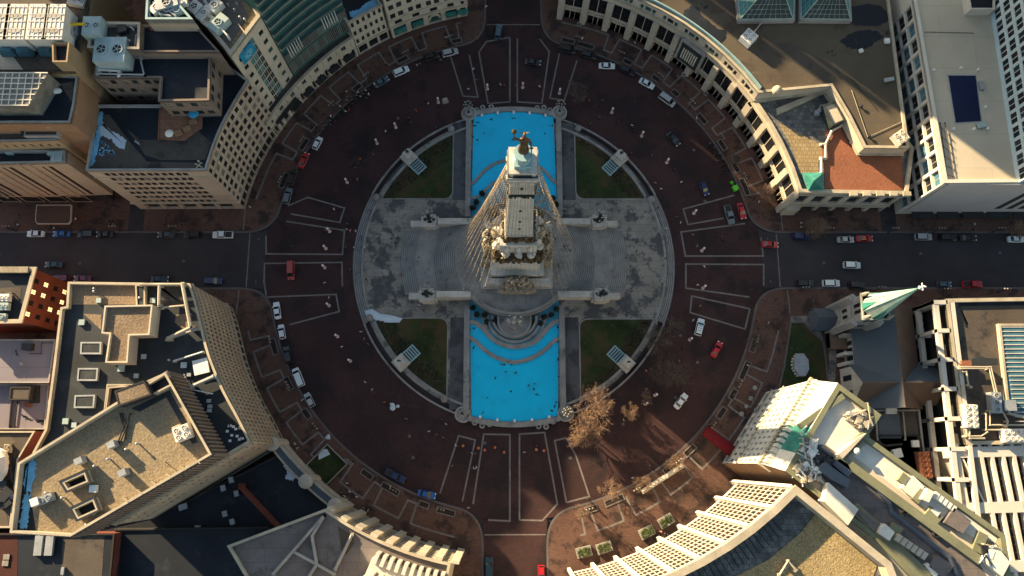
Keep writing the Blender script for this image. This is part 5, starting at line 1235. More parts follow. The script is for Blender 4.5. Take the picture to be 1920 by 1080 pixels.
rl = MB(); rl.strip([pol(76.6, a) for a in [79-46*k/40 for k in range(41)]], .35, 19.0, 20.4); rl.build('roof_rail', 'trim_teal', b.root)
# entrance bay
q = pol(75.0, 49.2); en = MB(); en.obox(q, R_(49.2), 1.4, 8, 4.6, 14.4); o = en.build('entrance_screen', 'trim_grey', b.root)
en = MB(); en.obox(pol(74.4, 49.2), R_(49.2), .4, 6.6, 5.2, 13.8); en.build('entrance_glass', 'glass_mid', o)
en = MB()
for k in range(7): en.obox(pol(74.1, 49.2+(k-3)*.55), R_(49.2), .2, .35, 7, 12)
en.build('screen_fin', 'trim_white', o)
b.unit(1400,77, 3.4, 3.4, 2.6, .8, 'metal_white', (2,2)); c = b.P(1455,172); s_ = MB(); s_.lathe((c[0], c[1], b.deck), [(1.3,0),(1.3,.8),(1.1,1.5),(.6,2.0),(.05,2.2)], 16); s_.build('dome_vent', 'trim_cream', b.root)
b.unit(1683,262, 3.4, 3.2, 2, .6, 'trim_white', (2,2)); b.unit(1661,79, 1.3, 1.3, 1, 0, 'metal_white', name='roof_hatch'); b.unit(1613,97, 1, 1, .8, .3, 'metal_white', name='roof_hatch'); b.unit(1665,151, 2.6, 1, .8, .2, 'metal_grey', name='roof_hatch')
b.vents([(1613,201),(1628,257),(1663,62)], .5, .25, 'metal_dark'); b.pipe([(1597,148),(1644,205)], .07, .2, 'metal_dark'); b.pipe([(1597,170),(1627,257)], .07, .2, 'trim_cream'); b.pipe([(1627,257),(1698,225)], .07, .2, 'trim_cream'); b.pipe([(1408,68),(1428,42)], .2, .6, 'trim_cream')
b.icep([(1300,10),(1340,50),(1362,60),(1352,80),(1316,58),(1280,28)], 'tar_dark', 'wet_patch', .04)
b.icep([(1575,78),(1600,60),(1640,58),(1655,70),(1640,80),(1620,92),(1598,90)], 'tar_dark', 'wet_patch', .04)
b.icep([(1595,12),(1640,8),(1668,30),(1650,46),(1600,46)], 'tar_dark', 'wet_patch', .04)
b.icep([(1440,84),(1480,80),(1520,100),(1570,130),(1578,148),(1560,138),(1545,158),(1530,135),(1490,118),(1450,100)], 'tar_brown', 'wet_patch', .04)
# glass pyramids on a curb
def pyramid(px, pxa, h):
    z = b.deck+1.5; P = ccw([xy(a, q, z) for a, q in px]); s_ = MB(); s_.prism(offset_line(P, .5), b.deck-.1, z-.02); o = s_.build('skylight_curb', 'trim_grey', b.root)
    ap = (*xy(pxa[0], pxa[1], z), z+h); s_ = MB(); g_ = MB(); n = len(P)
    for i in range(n):
        A, B = (*P[i], z), (*P[(i+1) % n], z); s_.add([A, B, ap], [(0,1,2)], i % 2)
        g_.tube([A, ap], .14, .14, 4); g_.tube([A, B], .16, .16, 4)
        A_, B_2, C_ = Vector(A), Vector(B), Vector(ap)
        for k in range(1, 9):
            t = k/9; g_.tube([A_.lerp(C_, t), B_2.lerp(C_, t)], .05, .05, 3); q = A_.lerp(B_2, t)
            e_ = A_.lerp(C_, 1-abs(2*t-1)) if t < .5 else B_2.lerp(C_, 1-abs(2*t-1))
            s2 = min(t, 1-t)*2; top = q.lerp(C_, s2) ; g_.tube([q, (A_.lerp(C_, s2) if t < .5 else B_2.lerp(C_, s2)) if 0 else top], .05, .05, 3)
    s_.build('glass_pyramid', ['glass_mid', 'glass_teal'], o); g_.build('glazing_bars', 'copper_pale', o)
pyramid([(1388,36),(1487,35),(1490,-50),(1380,-50)], (1437,-10), 9); pyramid([(1503,35),(1594,36),(1590,-50),(1500,-50)], (1548,-10), 9)
b.finish()
fa = [pol(75.5, a) for a in [32.3-(32.3-11.4)*k/4 for k in range(5)]]
b = Bld('curved_arcade_corner', 'lower corner building with red and tan terrace roofs and a small green hipped roof',
        fa+[(101.9,14.4)]+XY([(1712,277),(1700,262),(1621,279),(1592,217),(1560,163)], 15.5), 15.5, 0, 'wall_stone')
spec = arcspec(b, 76.5, bays(15.5, False))
for i in range(len(b.poly)):
    A, B = Vector(b.poly[i]), Vector(b.poly[(i+1) % len(b.poly)])
    if (B-A).length > 20 and abs(A.y-B.y) < 3 and A.y < 18: spec[i] = B_(W(z0=0, z1=4.6, rows=1, bays=6, cells=((.12,.88),), zf=(.03,.7), gm=('glass_dark',), style='grid', rec=1.0), W(z0=4.6, z1=6.2, plain=True), W(z0=6.2, z1=13, rows=1, bays=6, cells=((.18,.82),), zf=(.05,.85), gm=('glass_dark','glass_mid'), style='grid', rec=.6), W(z0=13, z1=15.5, plain=True))
b.walls(spec); b.roof('paver_slate', .8, .7, 'trim_cream', .25); b.ledge(5, .5, .3, 'trim_cream', 'string_course'); b.ledge(13.2, .4, .3, 'trim_cream', 'string_course')
pl = MB()
for k in range(5):
    a = 32.3-(32.3-11.4)*k/4; q = pol(75.1, a); pl.obox(q, R_(a), 1.1, 1.7, 0, 13.4); pl.obox(pol(74.9, a), R_(a), 1.3, 1.6, 0, 5.0)
pl.build('pilaster', 'wall_stone', b.root)
b.patch([(1458,230),(1478,262),(1502,325),(1534,325),(1535,295),(1541,296),(1541,272),(1500,250)], 'paver_tan')
b.patch([(1541,298),(1541,270),(1549,268),(1549,245),(1580,235),(1590,255),(1605,292),(1690,294),(1694,356),(1546,358),(1546,325)], 'roof_red', dz=.06)
b.block([(1456,203),(1558,162),(1561,168),(1458,214)], .9, 'trim_cream', 'trim_cream', 'roof_wall', .05)
b.pipe([(1540,324),(1540,296),(1548,296),(1548,270),(1560,245),(1582,233)], .35, .7, 'trim_white', 'roof_wall'); b.pipe([(1540,270),(1549,270)], .3, .7, 'trim_white', 'roof_wall')
b.block([(1543,196),(1567,189),(1586,225),(1562,235)], 3.2, 'glass_mid', 'membrane_grey', 'glazed_pavilion', .5); b.pipe([(1533,211),(1543,200)], .6, 1, 'metal_grey', 'duct'); b.unit(1596,265, 1.6, .8, .8, 1.2, 'metal_white')
z = b.deck; P = [xy(a, q, b.h) for a, q in ((1503,324),(1545,323),(1546,357),(1515,358))]; c = xy(1527,338,b.h+3.2); s_ = MB()
P = ccw(P)
for i in range(4): s_.add([(*P[i], b.h-.1), (*P[(i+1) % 4], b.h-.1), (*c, b.h+3.0)], [(0,1,2)])
s_.build('hipped_roof', 'copper_green', b.root)
for k in range(5):
    c = xy(1600+k*25, 364, b.h); s_ = MB(); s_.box(c[0]-1, c[1]-.5, 14.6, c[0]+1, c[1]+.6, 15.9); s_.build('parapet_block', 'trim_cream', b.root)
c = (75.5, 15.0); s_ = MB(); s_.box(73.9, 13.3, 0, 77.6, 16.4, 5.0); s_.build('corner_pier', 'wall_stone', b.root)
b.finish()
# white grid office block
b = Bld('white_grid_office', 'office with deep window grid and a wide flat grey roof carrying a navy sheet',
        XY([(1771,343),(1960,341),(1960,-90),(1700,-90),(1713,0)], 25.4), 25.4, 0, 'wall_blue_white')
spec = {}
for i in range(len(b.poly)):
    A, B = Vector(b.poly[i]), Vector(b.poly[(i+1) % len(b.poly)])
    if A.x < 110 and B.x < 112 and abs(A.y-B.y) > 20:
        spec[i] = B_(W(z0=0, z1=3.5, plain=True), W(z0=3.5, z1=24, rows=5, bw=4.4, cells=((.09,.91),), zf=(.07,.93), gm=('glass_dark','glass_blue','glass_dark'), style='double', rec=.7), W(z0=24, z1=25.4, plain=True))
b.walls(spec); b.mats = ['trim_teal' if 0 else 'wall_white', 'trim_grey']
b.roof('membrane_grey', .9, .9, 'wall_white')
se = MB(); y0 = b.poly[0][1]
S = [p for p in b.poly]; ys = min(p[1] for p in S); xs = min(p[0] for p in S if p[1] < ys+2)
se.box(xs+1.2, ys-.35, 3.2, xs+90, ys+.1, 25.2); se.build('stone_end_wall', 'wall_grey', b.root)
se = MB()
for k in range(3): se.box(xs+24+k*3.2, ys-.40, 6, xs+25.6+k*3.2, ys-.30, 22)
se.build('wall_louvre', 'wall_dark', b.root)
se = MB()
for k in range(7): se.box(xs+3+k*7.0, ys-2.2, 2.9, xs+8.8+k*7.0, ys-.3, 3.3)
se.build('shop_awning', 'metal_dark', b.root)
b.patch([(1775,140),(1831,140),(1842,229),(1790,233)], 'metal_grey', 'sheet_edge'); b.patch([(1778,142),(1829,142),(1839,227),(1792,230)], 'navy_sheet', 'navy_sheet', .08)
b.block([(1815,-10),(1866,-10),(1866,17),(1820,17)], 3, 'wall_white', 'tar_dark', 'stair_house', .6); b.pipe([(1735,60),(1825,62)], .08, .2, 'metal_dark')
b.pipe([(1763,230),(1777,340)], .1, .4, 'metal_dark'); b.pipe([(1772,230),(1790,340)], .1, .4, 'metal_dark')
for k in range(6): b.pipe([(1764+k*2.2,238+k*18),(1786+k*1,262+k*14)], .07, .4, 'metal_dark')
b.unit(1839,162, 1, 2.2, .8, 0, 'metal_grey'); b.unit(1838,236, 2, 1.4, 1, .2, 'metal_blue'); b.vents([(1749,133),(1800,129),(1832,132),(1846,202),(1786,243),(1824,243),(1850,242)], .5, .2, 'metal_white'); b.finish()
b = Bld('slab_tower', 'tall slab tower with pale blue frames round close rows of dark windows', XY([(1861,20),(1910,342)], 25.4)+[(215,20),(230,110)]+XY([(1852,-80)], 25.4), 105, 0, 'wall_blue_white')
spec = {}
for i in range(len(b.poly)):
    A, B = Vector(b.poly[i]), Vector(b.poly[(i+1) % len(b.poly)])
    if max(A.x, B.x) < 150: spec[i] = B_(W(z0=0, z1=25.4, plain=True), W(z0=25.4, z1=105, rows=22, bw=3.6, cells=((.12,.48),(.52,.88)), zf=(.16,.84), gm=('glass_dark','glass_mid','glass_brown'), style='cross', rec=.25))
b.walls(spec); b.roof('tar', 1, .6); b.finish()
# ---------------------------------------------------------------- church
ch = thing('stone_church', 'grey stone church with a slate gabled roof and a tall green and white spire', 'church', (92, -26, 0))
ZE, ZR = 7.0, 14.0
ew = lambda y: 97+0  # placeholder
WX, RX, EX = xy(1580,640,0)[0], xy(1683,640,ZR)[0], 0
EX = 2*RX-WX
yN, yS = xy(1640,578,ZE)[1], xy(1700,765,ZE)[1]
yt0, yt1, ytc = xy(1600,687,ZE)[1], xy(1615,757,ZE)[1], xy(1687,720,ZR)[1]
w_ = MB(); w_.prism(ccw([(WX,yN),(EX,yN),(EX,yS),(WX,yS)]), 0, ZE, 0)
w_.add([(WX,yN,ZE),(EX,yN,ZE),(RX,yN,ZR)], [(0,1,2)]); w_.add([(WX,yS,ZE),(EX,yS,ZE),(RX,yS,ZR)], [(0,1,2)])
TWx, TEx = WX-1.6, EX+6; hw = (yt0-yt1)/2; yc = (yt0+yt1)/2; ZT = ZR-.4
w_.prism(ccw([(TWx,yt0),(TEx,yt0),(TEx,yt1),(TWx,yt1)]), 0, ZE)
w_.add([(TWx,yt0,ZE),(TWx,yt1,ZE),(TWx,yc,ZT)], [(0,1,2)]); w_.add([(TEx,yt0,ZE),(TEx,yt1,ZE),(TEx,yc,ZT)], [(0,1,2)])
w_.build('wall', 'limestone_plain', ch)
r = MB()
def slope(a, b_, c, d, mi=0, t=.18):
    n = (Vector(b_)-Vector(a)).cross(Vector(d)-Vector(a)).normalized()
    if n.z < 0: n = -n
    n *= t; P = [Vector(q) for q in (a,b_,c,d)]; Q = [q+n for q in P]
    r.add([tuple(q) for q in P]+[tuple(q) for q in Q], [(0,1,2,3),(4,5,6,7),(0,1,5,4),(1,2,6,5),(2,3,7,6),(3,0,4,7)], mi)
slope((WX-.4,yN+.3,ZE-.3),(WX-.4,yS-.3,ZE-.3),(RX,yS-.3,ZR),(RX,yN+.3,ZR)); slope((EX+.4,yN+.3,ZE-.3),(EX+.4,yS-.3,ZE-.3),(RX,yS-.3,ZR),(RX,yN+.3,ZR), 1)
slope((TWx-.2,yt0+.4,ZE-.2),(TWx-.2,yc,ZT),(TEx+.2,yc,ZT),(TEx+.2,yt0+.4,ZE-.2)); slope((TWx-.2,yt1-.4,ZE-.2),(TWx-.2,yc,ZT),(TEx+.2,yc,ZT),(TEx+.2,yt1-.4,ZE-.2), 1)  # lower transept slope is browner: warm light put into the slate colour
r.build('roof', ['slate_roof', 'slate_brown'], ch)
wn = MB()
for y in (xy(1590,610,4)[1], xy(1592,650,4)[1], xy(1598,678,4)[1]):
    for s in (-.9, .9):
        q = MB(); q.box(WX-.12, y+s-.55, 2, WX+.05, y+s+.55, 5.4); q.build('window', 'glass_dark', ch)
for y in (yc+2, yc-2):
    q = MB(); q.box(TWx-.12, y-.7, 2.2, TWx+.05, y+.7, 7); q.build('window', 'glass_dark', ch)
for y in (xy(1590,630,4)[1], xy(1592,664,4)[1], yN, yt0+1): wn.box(WX-2.2, y-.45, 0, WX, y+.45, 6.0)
wn.build('buttress', 'limestone_plain', ch)
rc = MB(); rc.box(WX-4.5, xy(1570,655,2)[1], 0, WX, xy(1570,620,2)[1], 2.8); rc.build('side_aisle', 'slate_brown', ch)
rc = MB(); rc.box(WX-4.5, xy(1560,610,2)[1]-6, 0, WX-.5, xy(1560,612,2)[1], 2.5); rc.build('porch_annex', 'slate_roof', ch)
rg = MB(); rg.tube([(RX,yN+.3,ZR+.2),(RX,yS-.3,ZR+.2)], .18, .18, 5); rg.tube([(TWx,yc,ZT+.2),(TEx,yc,ZT+.2)], .15, .15, 5); rg.build('ridge_cap', 'slate_brown', ch)
tx, ty = xy(1572,603,0); HS = 22.0
t_ = MB(); hw_ = 3.0
t_.box(tx-hw_, ty-hw_, 0, tx+hw_, ty+hw_, HS); t_.box(tx-hw_-.3, ty-hw_-.3, 8, tx+hw_+.3, ty+hw_+.3, 8.5); t_.box(tx-hw_-.3, ty-hw_-.3, 15, tx+hw_+.3, ty+hw_+.3, 15.5); t_.box(tx-hw_-.35, ty-hw_-.35, HS-.6, tx+hw_+.35, ty+hw_+.35, HS)
for sx in (-1, 1):
    for sy in (-1, 1): t_.obox((tx+sx*hw_, ty+sy*hw_), .785, 1.7, 1.7, 0, 17); t_.lathe((tx+sx*(hw_-.2), ty+sy*(hw_-.2), HS), [(.45,0),(.45,1.4),(.05,3.4)], 6)
t_.build('tower', 'trim_grey', ch)
q = MB()
for z, hh in ((10,2.6),(17,3.4)):
    for s in (-.8, .8): q.box(tx-hw_-.1, ty+s-.4, z, tx-hw_+.1, ty+s+.4, z+hh); q.box(tx+s-.4, ty-hw_-.1, z, tx+s+.4, ty-hw_+.1, z+hh)
q.build('belfry_window', 'glass_dark', ch)
sp = MB(); n = 8; ZT2 = 43.0
for k in range(n):
    a0, a1 = R_(22.5+45*k), R_(22.5+45*(k+1)); r0 = hw_*1.06
    sp.add([(tx+r0*math.cos(a0), ty+r0*math.sin(a0), HS), (tx+r0*math.cos(a1), ty+r0*math.sin(a1), HS), (tx, ty, ZT2)], [(0,1,2)], 0)
for k in range(n):
    a0 = R_(22.5+45*k); sp.tube([(tx+hw_*1.06*math.cos(a0), ty+hw_*1.06*math.sin(a0), HS), (tx, ty, ZT2)], .09, .04, 4, 1)
for k in range(4):
    a0 = R_(90*k); sp.add([(tx+3.4*math.cos(a0+.25), ty+3.4*math.sin(a0+.25), HS),(tx+3.4*math.cos(a0-.25), ty+3.4*math.sin(a0-.25), HS),(tx+2.2*math.cos(a0), ty+2.2*math.sin(a0), HS+5.5),(tx+1.2*math.cos(a0), ty+1.2*math.sin(a0), HS+1.5)], [(0,1,2),(0,2,3),(1,3,2)], 1)
sp.build('spire', ['copper_pale', 'copper_green'], ch)
f = MB(); f.lathe((tx,ty,ZT2-.2), [(.1,0),(.45,.3),(.1,.6),(.1,1.2)], 8); f.box(tx-.1, ty-.1, ZT2, tx+.1, ty+.1, ZT2+2.0); f.box(tx-.7, ty-.1, ZT2+1.0, tx+.7, ty+.1, ZT2+1.2); f.box(tx-.1, ty-.7, ZT2+1.0, tx+.1, ty+.7, ZT2+1.2)
for s in (-.7, .7): f.blob((tx+s, ty, ZT2+1.1), .18,.18,.18); f.blob((tx, ty+s, ZT2+1.1), .18,.18,.18)
f.build('finial_cross', 'metal_white', ch)
pr = MB(); px0 = tx-8.0; pr.box(px0, ty-2.6, 0, tx-hw_, ty+2.6, 3.6)
pr.add([(px0,ty-3,3.6),(tx-hw_,ty-3,3.6),(tx-hw_,ty,7),(px0,ty,7),(px0,ty+3,3.6),(tx-hw_,ty+3,3.6)], [(0,1,2,3),(3,2,5,4),(0,3,4),(1,5,2)]); pr.build('entrance_porch', 'slate_roof', ch)
vs = MB(); vs.box(EX, yt0+4, 0, EX+6, yN-2, 3.2); vs.build('east_aisle', 'slate_brown', ch)
b = Bld('parish_annex', 'low annex with grey and brown flat roofs behind the church', XY([(1640,768),(1725,768),(1740,900),(1650,900)], 8), 8, 0, 'wall_dark'); b.walls(); b.roof('tar_brown', .5, .4, 'trim_grey')
b.block([(1662,765),(1682,765),(1682,776),(1662,776)], 1, 'metal_white', 'metal_white', 'roof_box', .05); b.patch([(1645,775),(1685,775),(1690,822),(1650,822)], 'slate_roof'); b.pipe([(1693,770),(1698,824)], .2, .5, 'trim_grey'); b.pipe([(1722,768),(1728,820)], .2, .5, 'trim_grey'); b.finish()
b = Bld('service_yard_block', 'small dark service roof carrying a rust red louvred box', XY([(1645,815),(1722,815),(1745,930),(1680,930)], 8), 8, 0, 'wall_dark'); b.walls(); b.roof('tar_brown', .5, .4)
b.unit(1714,832, 1.7, 1.7, 1, 0, 'metal_white', name='roof_hatch'); b.unit(1728,872, 2.8, 6.5, 2, .05, 'roof_red', (2,5)); b.unit(1679,850, 2.2, 2.2, 1.4, .2, 'metal_white'); b.pipe([(1645,828),(1660,836),(1690,833)], .3, 1, 'wall_dark'); b.finish()
# church lawn with a pale octagonal platform
P = ccw(XY([(1484,606),(1507,606),(1520,622),(1543,642),(1549,690),(1552,725),(1462,727),(1471,690)], .3)); m = MB(); m.prism(P, .1, .24); m.build('church_lawn', 'grass', kind='structure')
m = MB(); m.ring(offset_line(P, .35), offset_line(P, -.05), .1, .5); m.build('lawn_kerb', 'kerb', kind='structure')
P = ccw(XY([(1483,592),(1534,592),(1536,612),(1545,640),(1543,642),(1522,624),(1507,606),(1482,604)], .3)); m = MB(); m.prism(P, .1, .22); m.build('church_path', 'plaza', kind='structure')
P = ccw(XY([(1545,600),(1556,640),(1552,740),(1565,740),(1570,640),(1560,600)], .3)); m = MB(); m.prism(P, .1, .225); m.build('church_path', 'plaza', kind='structure')
c = xy(1500,685,.5); t = thing('octagonal_platform', 'pale grey eight sided covered platform on the church lawn', 'platform', (c[0], c[1], .2))
s_ = MB(); s_.lathe((c[0], c[1], .2), [(2.6,0),(2.6,1.6),(2.5,1.7)], 8, 0, .8, 1.25, .4); s_.build('cover', 'metal_grey', t)
s_ = MB()
for k in range(9): a = 2.0+k*.28; s_.blob((c[0]+2.2*math.cos(a), c[1]+3.1*math.sin(a), .7), .35, .35, .6, 0, 6, 4, .3)
s_.build('stone_edging', 'limestone_plain', t)
# ---------------------------------------------------------------- white framed hall on the right
b = Bld('white_framed_hall', 'hall with a white frame along its side and a ribbed blue skylight on its roof',
        XY([(1773,560),(2000,556),(2000,832),(1812,834),(1800,780)], 17), 17, 0, 'wall_dark')
b.walls(); b.roof('tar_brown', .9, .9, 'trim_cream')
fr = MB(); X0, X1 = xy(1712,700,0)[0]-1.6, xy(1773,560,17)[0]+.4
ytop, ybot = xy(1710,596,0)[1]+1, -78
for y in [ytop-k*7.2 for k in range(0, 9)]:
    fr.box(X0, y-.45, 0, X0+.8, y+.45, 17); fr.box(X0, y-.5, 15.6, X1, y+.5, 17.02); fr.box(X0+3.6, y-.3, 7, X1, y+.3, 8)
    fr.box(X0, y-.5, 7.2, X1, y+.5, 8.4)
for z in (7.3, 15.7): fr.box(X0+.02, ybot, z, X0+1.18, ytop, z+1.2)
fr.box(X0+4.2, ybot, 15.8, X0+5.2, ytop, 17.0); fr.box(X0, ytop-.6, 0, X1, ytop+.5, 17.0)
fr.build('white_frame', 'wall_white', b.root)
fl = MB(); fl.box(X0+1.2, ybot, .1, X1+2, ytop-.6, 3.2); fl.build('lower_roof', 'tar_dark', b.root)
for k in range(3): fl = MB(); fl.tube([(X0+1.6, ytop-6-k*1.9, 4), (X0+2.6+0, ytop-3-k*1.9+1.5, 5.2), (X1-.5, ytop-3-k*1.9+1.5, 5.2)], .6, .6, 8); fl.build('duct', 'metal_grey', b.root)
b.unit(1812,781, 3.4, 5.6, 2.2, -.05, 'tower_white', (2,4)); b.unit(1893,817, 5.6, 3.2, 2.2, 0, 'tower_white', (4,2)); b.unit(1858,756, 2.4, 5, 2.4, -.05, 'metal_grey', (1,3)); b.unit(1885,761, 3, 2.6, 2, 0, 'metal_grey'); b.unit(1806,684, 2.4, 1.8, 1.6, 0, 'roof_red')
for q in ([(1800,691),(1855,691),(1868,748),(1885,752)], [(1800,688),(1858,688),(1871,744),(1880,746)], [(1800,697),(1812,697),(1816,722),(1822,726)], [(1806,724),(1806,737)], [(1849,775),(1849,806),(1895,806)], [(1856,770),(1856,797),(1920,797)], [(1812,804),(1812,818),(1840,818),(1852,810)], [(1818,800),(1818,822),(1846,822)], [(1880,772),(1890,790),(1888,800)]): b.pipe(q, .22, 1.6, 'trim_cream')
b.patch([(1796,558),(1925,556),(1925,572),(1798,574)], 'tar_dark')
for q in ([(1803,580),(1810,600),(1815,612),(1810,612)],): b.icep(q, 'tar_dark', 'wet_patch', .04)
b.patch([(1830,670),(1870,672),(1872,684),(1800,684)], 'tar', dz=.04)
P = ccw([xy(a, q, b.deck+1.2) for a, q in ((1875,609),(2000,609),(2000,800),(1893,775))]); s_ = MB(); s_.prism(P, b.deck-.1, b.deck+1.0); s_.ring(offset_line(P, .3), offset_line(P, -.25), b.deck, b.deck+1.25, 1); o = s_.build('ribbed_skylight', ['glass_blue', 'trim_cream'], b.root)
s_ = MB(); y1, y0 = max(p[1] for p in P), min(p[1] for p in P); xa, xb = sorted(p[0] for p in P)[:2]
for k in range(22):
    y = y1-1.1*(k+.5)
    if y > y0: s_.box(xa+(.5 if y > (y0+y1)/2 else 1.2), y-.09, b.deck+1.0, xa+26, y+.09, b.deck+1.16)
s_.build('glazing_ribs', 'trim_white', o)
b.finish()
b = Bld('white_lattice_block', 'sunlit white lattice of beams over rows of narrow glazed wells at the right edge', XY([(1797,838),(2000,836),(2000,1180),(1900,1180),(1876,1000)], 17), 16.2, 0, 'wall_white')
b.walls(); b.roof('wall_white', .5, .4, 'wall_white', deck=13.4)
la = MB(); zt = 16.4
xa = xy(1797,838,17)[0]
def beam(px0, py0, px1, py1, wd):
    A, B = xy(px0, py0, zt), xy(px1, py1, zt); la.strip([A, B], wd, 13.3, zt+.002*random.random())
for y in (845, 950): beam(1780, y+4, 2000, y-2, 2.5)
for y in (1060,): beam(1800, y+4, 2000, y, 2.5)
for x in (1793, 1836, 1856, 1877, 1897, 1918, 1940): beam(x, 832, x+ (x-944)*.13*.38+9, 1100, .85)
la.build('lattice_beam', 'wall_white', b.root)
gw = MB(); gb = MB()
for x in (1803, 1846, 1866, 1887, 1907, 1928):
    for (y0, y1) in ((833,842),(858,938),(962,1050)):
        s = (x-944)*.13*.38/268
        A = xy(x+(y0-832)*(s+9/268), y0, 14.2); B = xy(x+(y1-832)*(s+9/268), y1, 14.2); gw.strip([A, B], 1.5, 13.3, 14.6)
        n = max(1, int((y1-y0)/13))
        for k in range(n+1): t = k/n; q = (A[0]+(B[0]-A[0])*t, A[1]+(B[1]-A[1])*t); gb.box(q[0]-.7, q[1]-.08, 14.5, q[0]+.7, q[1]+.08, 14.75)
gw.build('glazed_well', 'glass_brown', b.root); gb.build('glazing_bar', 'trim_cream', b.root)
b.finish()
# ---------------------------------------------------------------- club building with steep white front
NW0, NW1 = xy(1367,872,0), xy(1444,728,0)
top = XY([(1441,872),(1536,714)], 32)
MAIN = XY([(1472,883),(1571,718),(1653,778),(1627,818),(1885,1003),(1896,1080),(1930,1180),(1800,1180),(1640,1010),(1545,940)], 41)
b = Bld('club_building', 'long stone club building with a steep white and teal front and many rooftop boxes', MAIN, 41, 0, 'wall_terracotta_white')
e = b.edge_idx((Vector(MAIN[0])+Vector(MAIN[1]))/2)
e2 = b.edge_idx((Vector(MAIN[9])+Vector(MAIN[0]))/2)
spec = {i: B_(W(z0=0, z1=40, rows=10, bw=4.2, cells=((.25,.7),), zf=(.3,.72), gm=('glass_dark','glass_mid'), style='sash')) for i in (1,)}
b.walls({e: B_(W(plain=True, z0=0, z1=1)), e2: B_(W(plain=True, z0=0, z1=41, mi=1))}); b.mats = ['wall_terracotta_white', 'wall_orange']
# front volume to 32 m
A, B = Vector(b.poly[e]), Vector(b.poly[(e+1) % len(b.poly)]); D = (B-A).normalized(); n = Vector((D.y, -D.x))
FA, FB = A+n*2.6, B+n*2.6
if True:
    b.facade(FA, FB, 0, 5, 1, 6, cells=((.15,.85),), zf=(.05,.8), gm=('glass_dark',), style='grid', rec=.6)
    b.facade(FA, FB, 5, 14, 2, 12, cells=((.28,.72),), zf=(.2,.8), gm=('glass_dark','blind'), style='sash', rec=.4)
    b.facade(FA, FB, 14, 31.5, 5, 14, cells=((.25,.68),), zf=(.22,.72), gm=('glass_dark','glass_mid','blind'), style='sash', rec=.45)
    for s_, q in ((A, FA), (FB, B)): b.plain(s_, q, 0, 31.5, 1)
led = MB(); P = ccw([tuple(FA+n*.5-D*.5), tuple(FB+n*.5+D*.5), tuple(B+D*.5), tuple(A-D*.5)]); led.prism(P, 31.4, 32.3); led.build('cornice', 'trim_cream', b.root)
led = MB(); P = ccw([tuple(FA+n*.3-D*.3), tuple(FB+n*.3+D*.3), tuple(FB), tuple(FA)]); led.prism(P, 13.6, 14.3); led.prism(P, 4.8, 5.4); led.build('string_course', 'trim_cream', b.root)
ms = MB()
def mq(t0, t1, mi, u0=0, u1=1):
    a = FA+(FB-FA)*t0; c = FA+(FB-FA)*t1; a2 = A+(B-A)*t0; c2 = A+(B-A)*t1
    lo = lambda p, q, u: tuple((p+(q-p)*u).to_tuple())+(32.3+(41-32.3)*u,)
    ms.quad(lo(a,a2,u0), lo(c,c2,u0), lo(c,c2,u1), lo(a,a2,u1), mi)
for t0, t1, mi in ((0,.52,0),(.52,.80,1),(.80,1,0)): mq(t0, t1, mi)
for q0, q1 in ((FA, A), (FB, B)): ms.add([(*q0,32.3),(*q1,32.3),(*q1,41)], [(0,1,2)], 2)
ms.build('mansard_roof', ['wall_terracotta_white', 'copper_green', 'wall_orange'], b.root)
dm = MB()
for k in range(16):
    t = (k+.5)/16; c = FA+(FB-FA)*t-n*.6; ang = math.atan2(D.y, D.x)
    dm.obox((c.x, c.y), ang, .8, 1.4, 32.8, 35.6)
dm.build('dormer', 'wall_terracotta_white', b.root)
dm = MB()
for k in range(26):
    t = (k+.5)/26; c = FA+(FB-FA)*t+n*.35; dm.obox((c.x, c.y), ang, .35, .5, 32.2, 33.1)
dm.build('cornice_ornament', 'trim_cream', b.root)
ob = MB(); q0 = Vector(MAIN[9]); c = (A+q0)/2; 
b.roof('membrane_grey', 1.1, 1.1, 'olive_curb')
b.patch([(1620,835),(1632,830),(1870,1010),(1862,1030),(1700,930),(1600,855)], 'wall_terracotta_white', 'white_membrane', .04)
b.patch([(1500,815),(1560,742),(1580,745),(1640,790),(1610,830),(1575,860)], 'wall_terracotta_white', 'white_membrane', .04)
# sunken middle strip seen as dark roof with a crooked blue edge
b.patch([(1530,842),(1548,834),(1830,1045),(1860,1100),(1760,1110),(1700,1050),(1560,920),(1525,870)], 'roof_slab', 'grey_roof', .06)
b.pipe([(1540,838),(1640,912),(1668,945),(1672,960),(1780,1046),(1800,1090)], .5, .5, 'slate_roof', 'roof_gutter')
def curb(px, w=1.6, h=1.0, m='olive_curb'):
    s_ = MB(); z = b.deck+h; s_.strip([xy(a, q, z) for a, q in px], w, b.deck-.05, z); s_.build('roof_curb', m, b.root)
curb([(1575,862),(1614,822),(1627,812)]); curb([(1571,855),(1840,1052)], 1.8, 1.4); curb([(1690,905),(1700,890)]); curb([(1716,940),(1732,920)]); curb([(1738,960),(1760,980)], 3); curb([(1832,1035),(1845,1000)], 2); curb([(1500,800),(1582,742)], 1.2, 1); curb([(1600,950),(1655,1000),(1690,1035),(1740,1085)], 2.4, 1.2); curb([(1636,1000),(1650,985)], 2); curb([(1672,1015),(1685,985)], 2.2)
def qbox(px, h, m, name='roof_box'):
    z = b.deck+h; s_ = MB(); s_.prism(ccw([xy(a, q, z) for a, q in px]), b.deck-.05, z); s_.build(name, m, b.root)
qbox([(1613,818),(1625,812),(1580,860),(1572,852)], 2.0, 'wall_stone', 'roof_wall')
qbox([(1728,936),(1740,916),(1752,922),(1742,942)], 2.2, 'wall_terracotta_white')
for k in range(5): qbox([(1750+k*8,931+k*6),(1756+k*8,922+k*6),(1763+k*8,927+k*6),(1757+k*8,937+k*6)], 1.8-.1*k, 'wall_terracotta_white', 'roof_monitor')
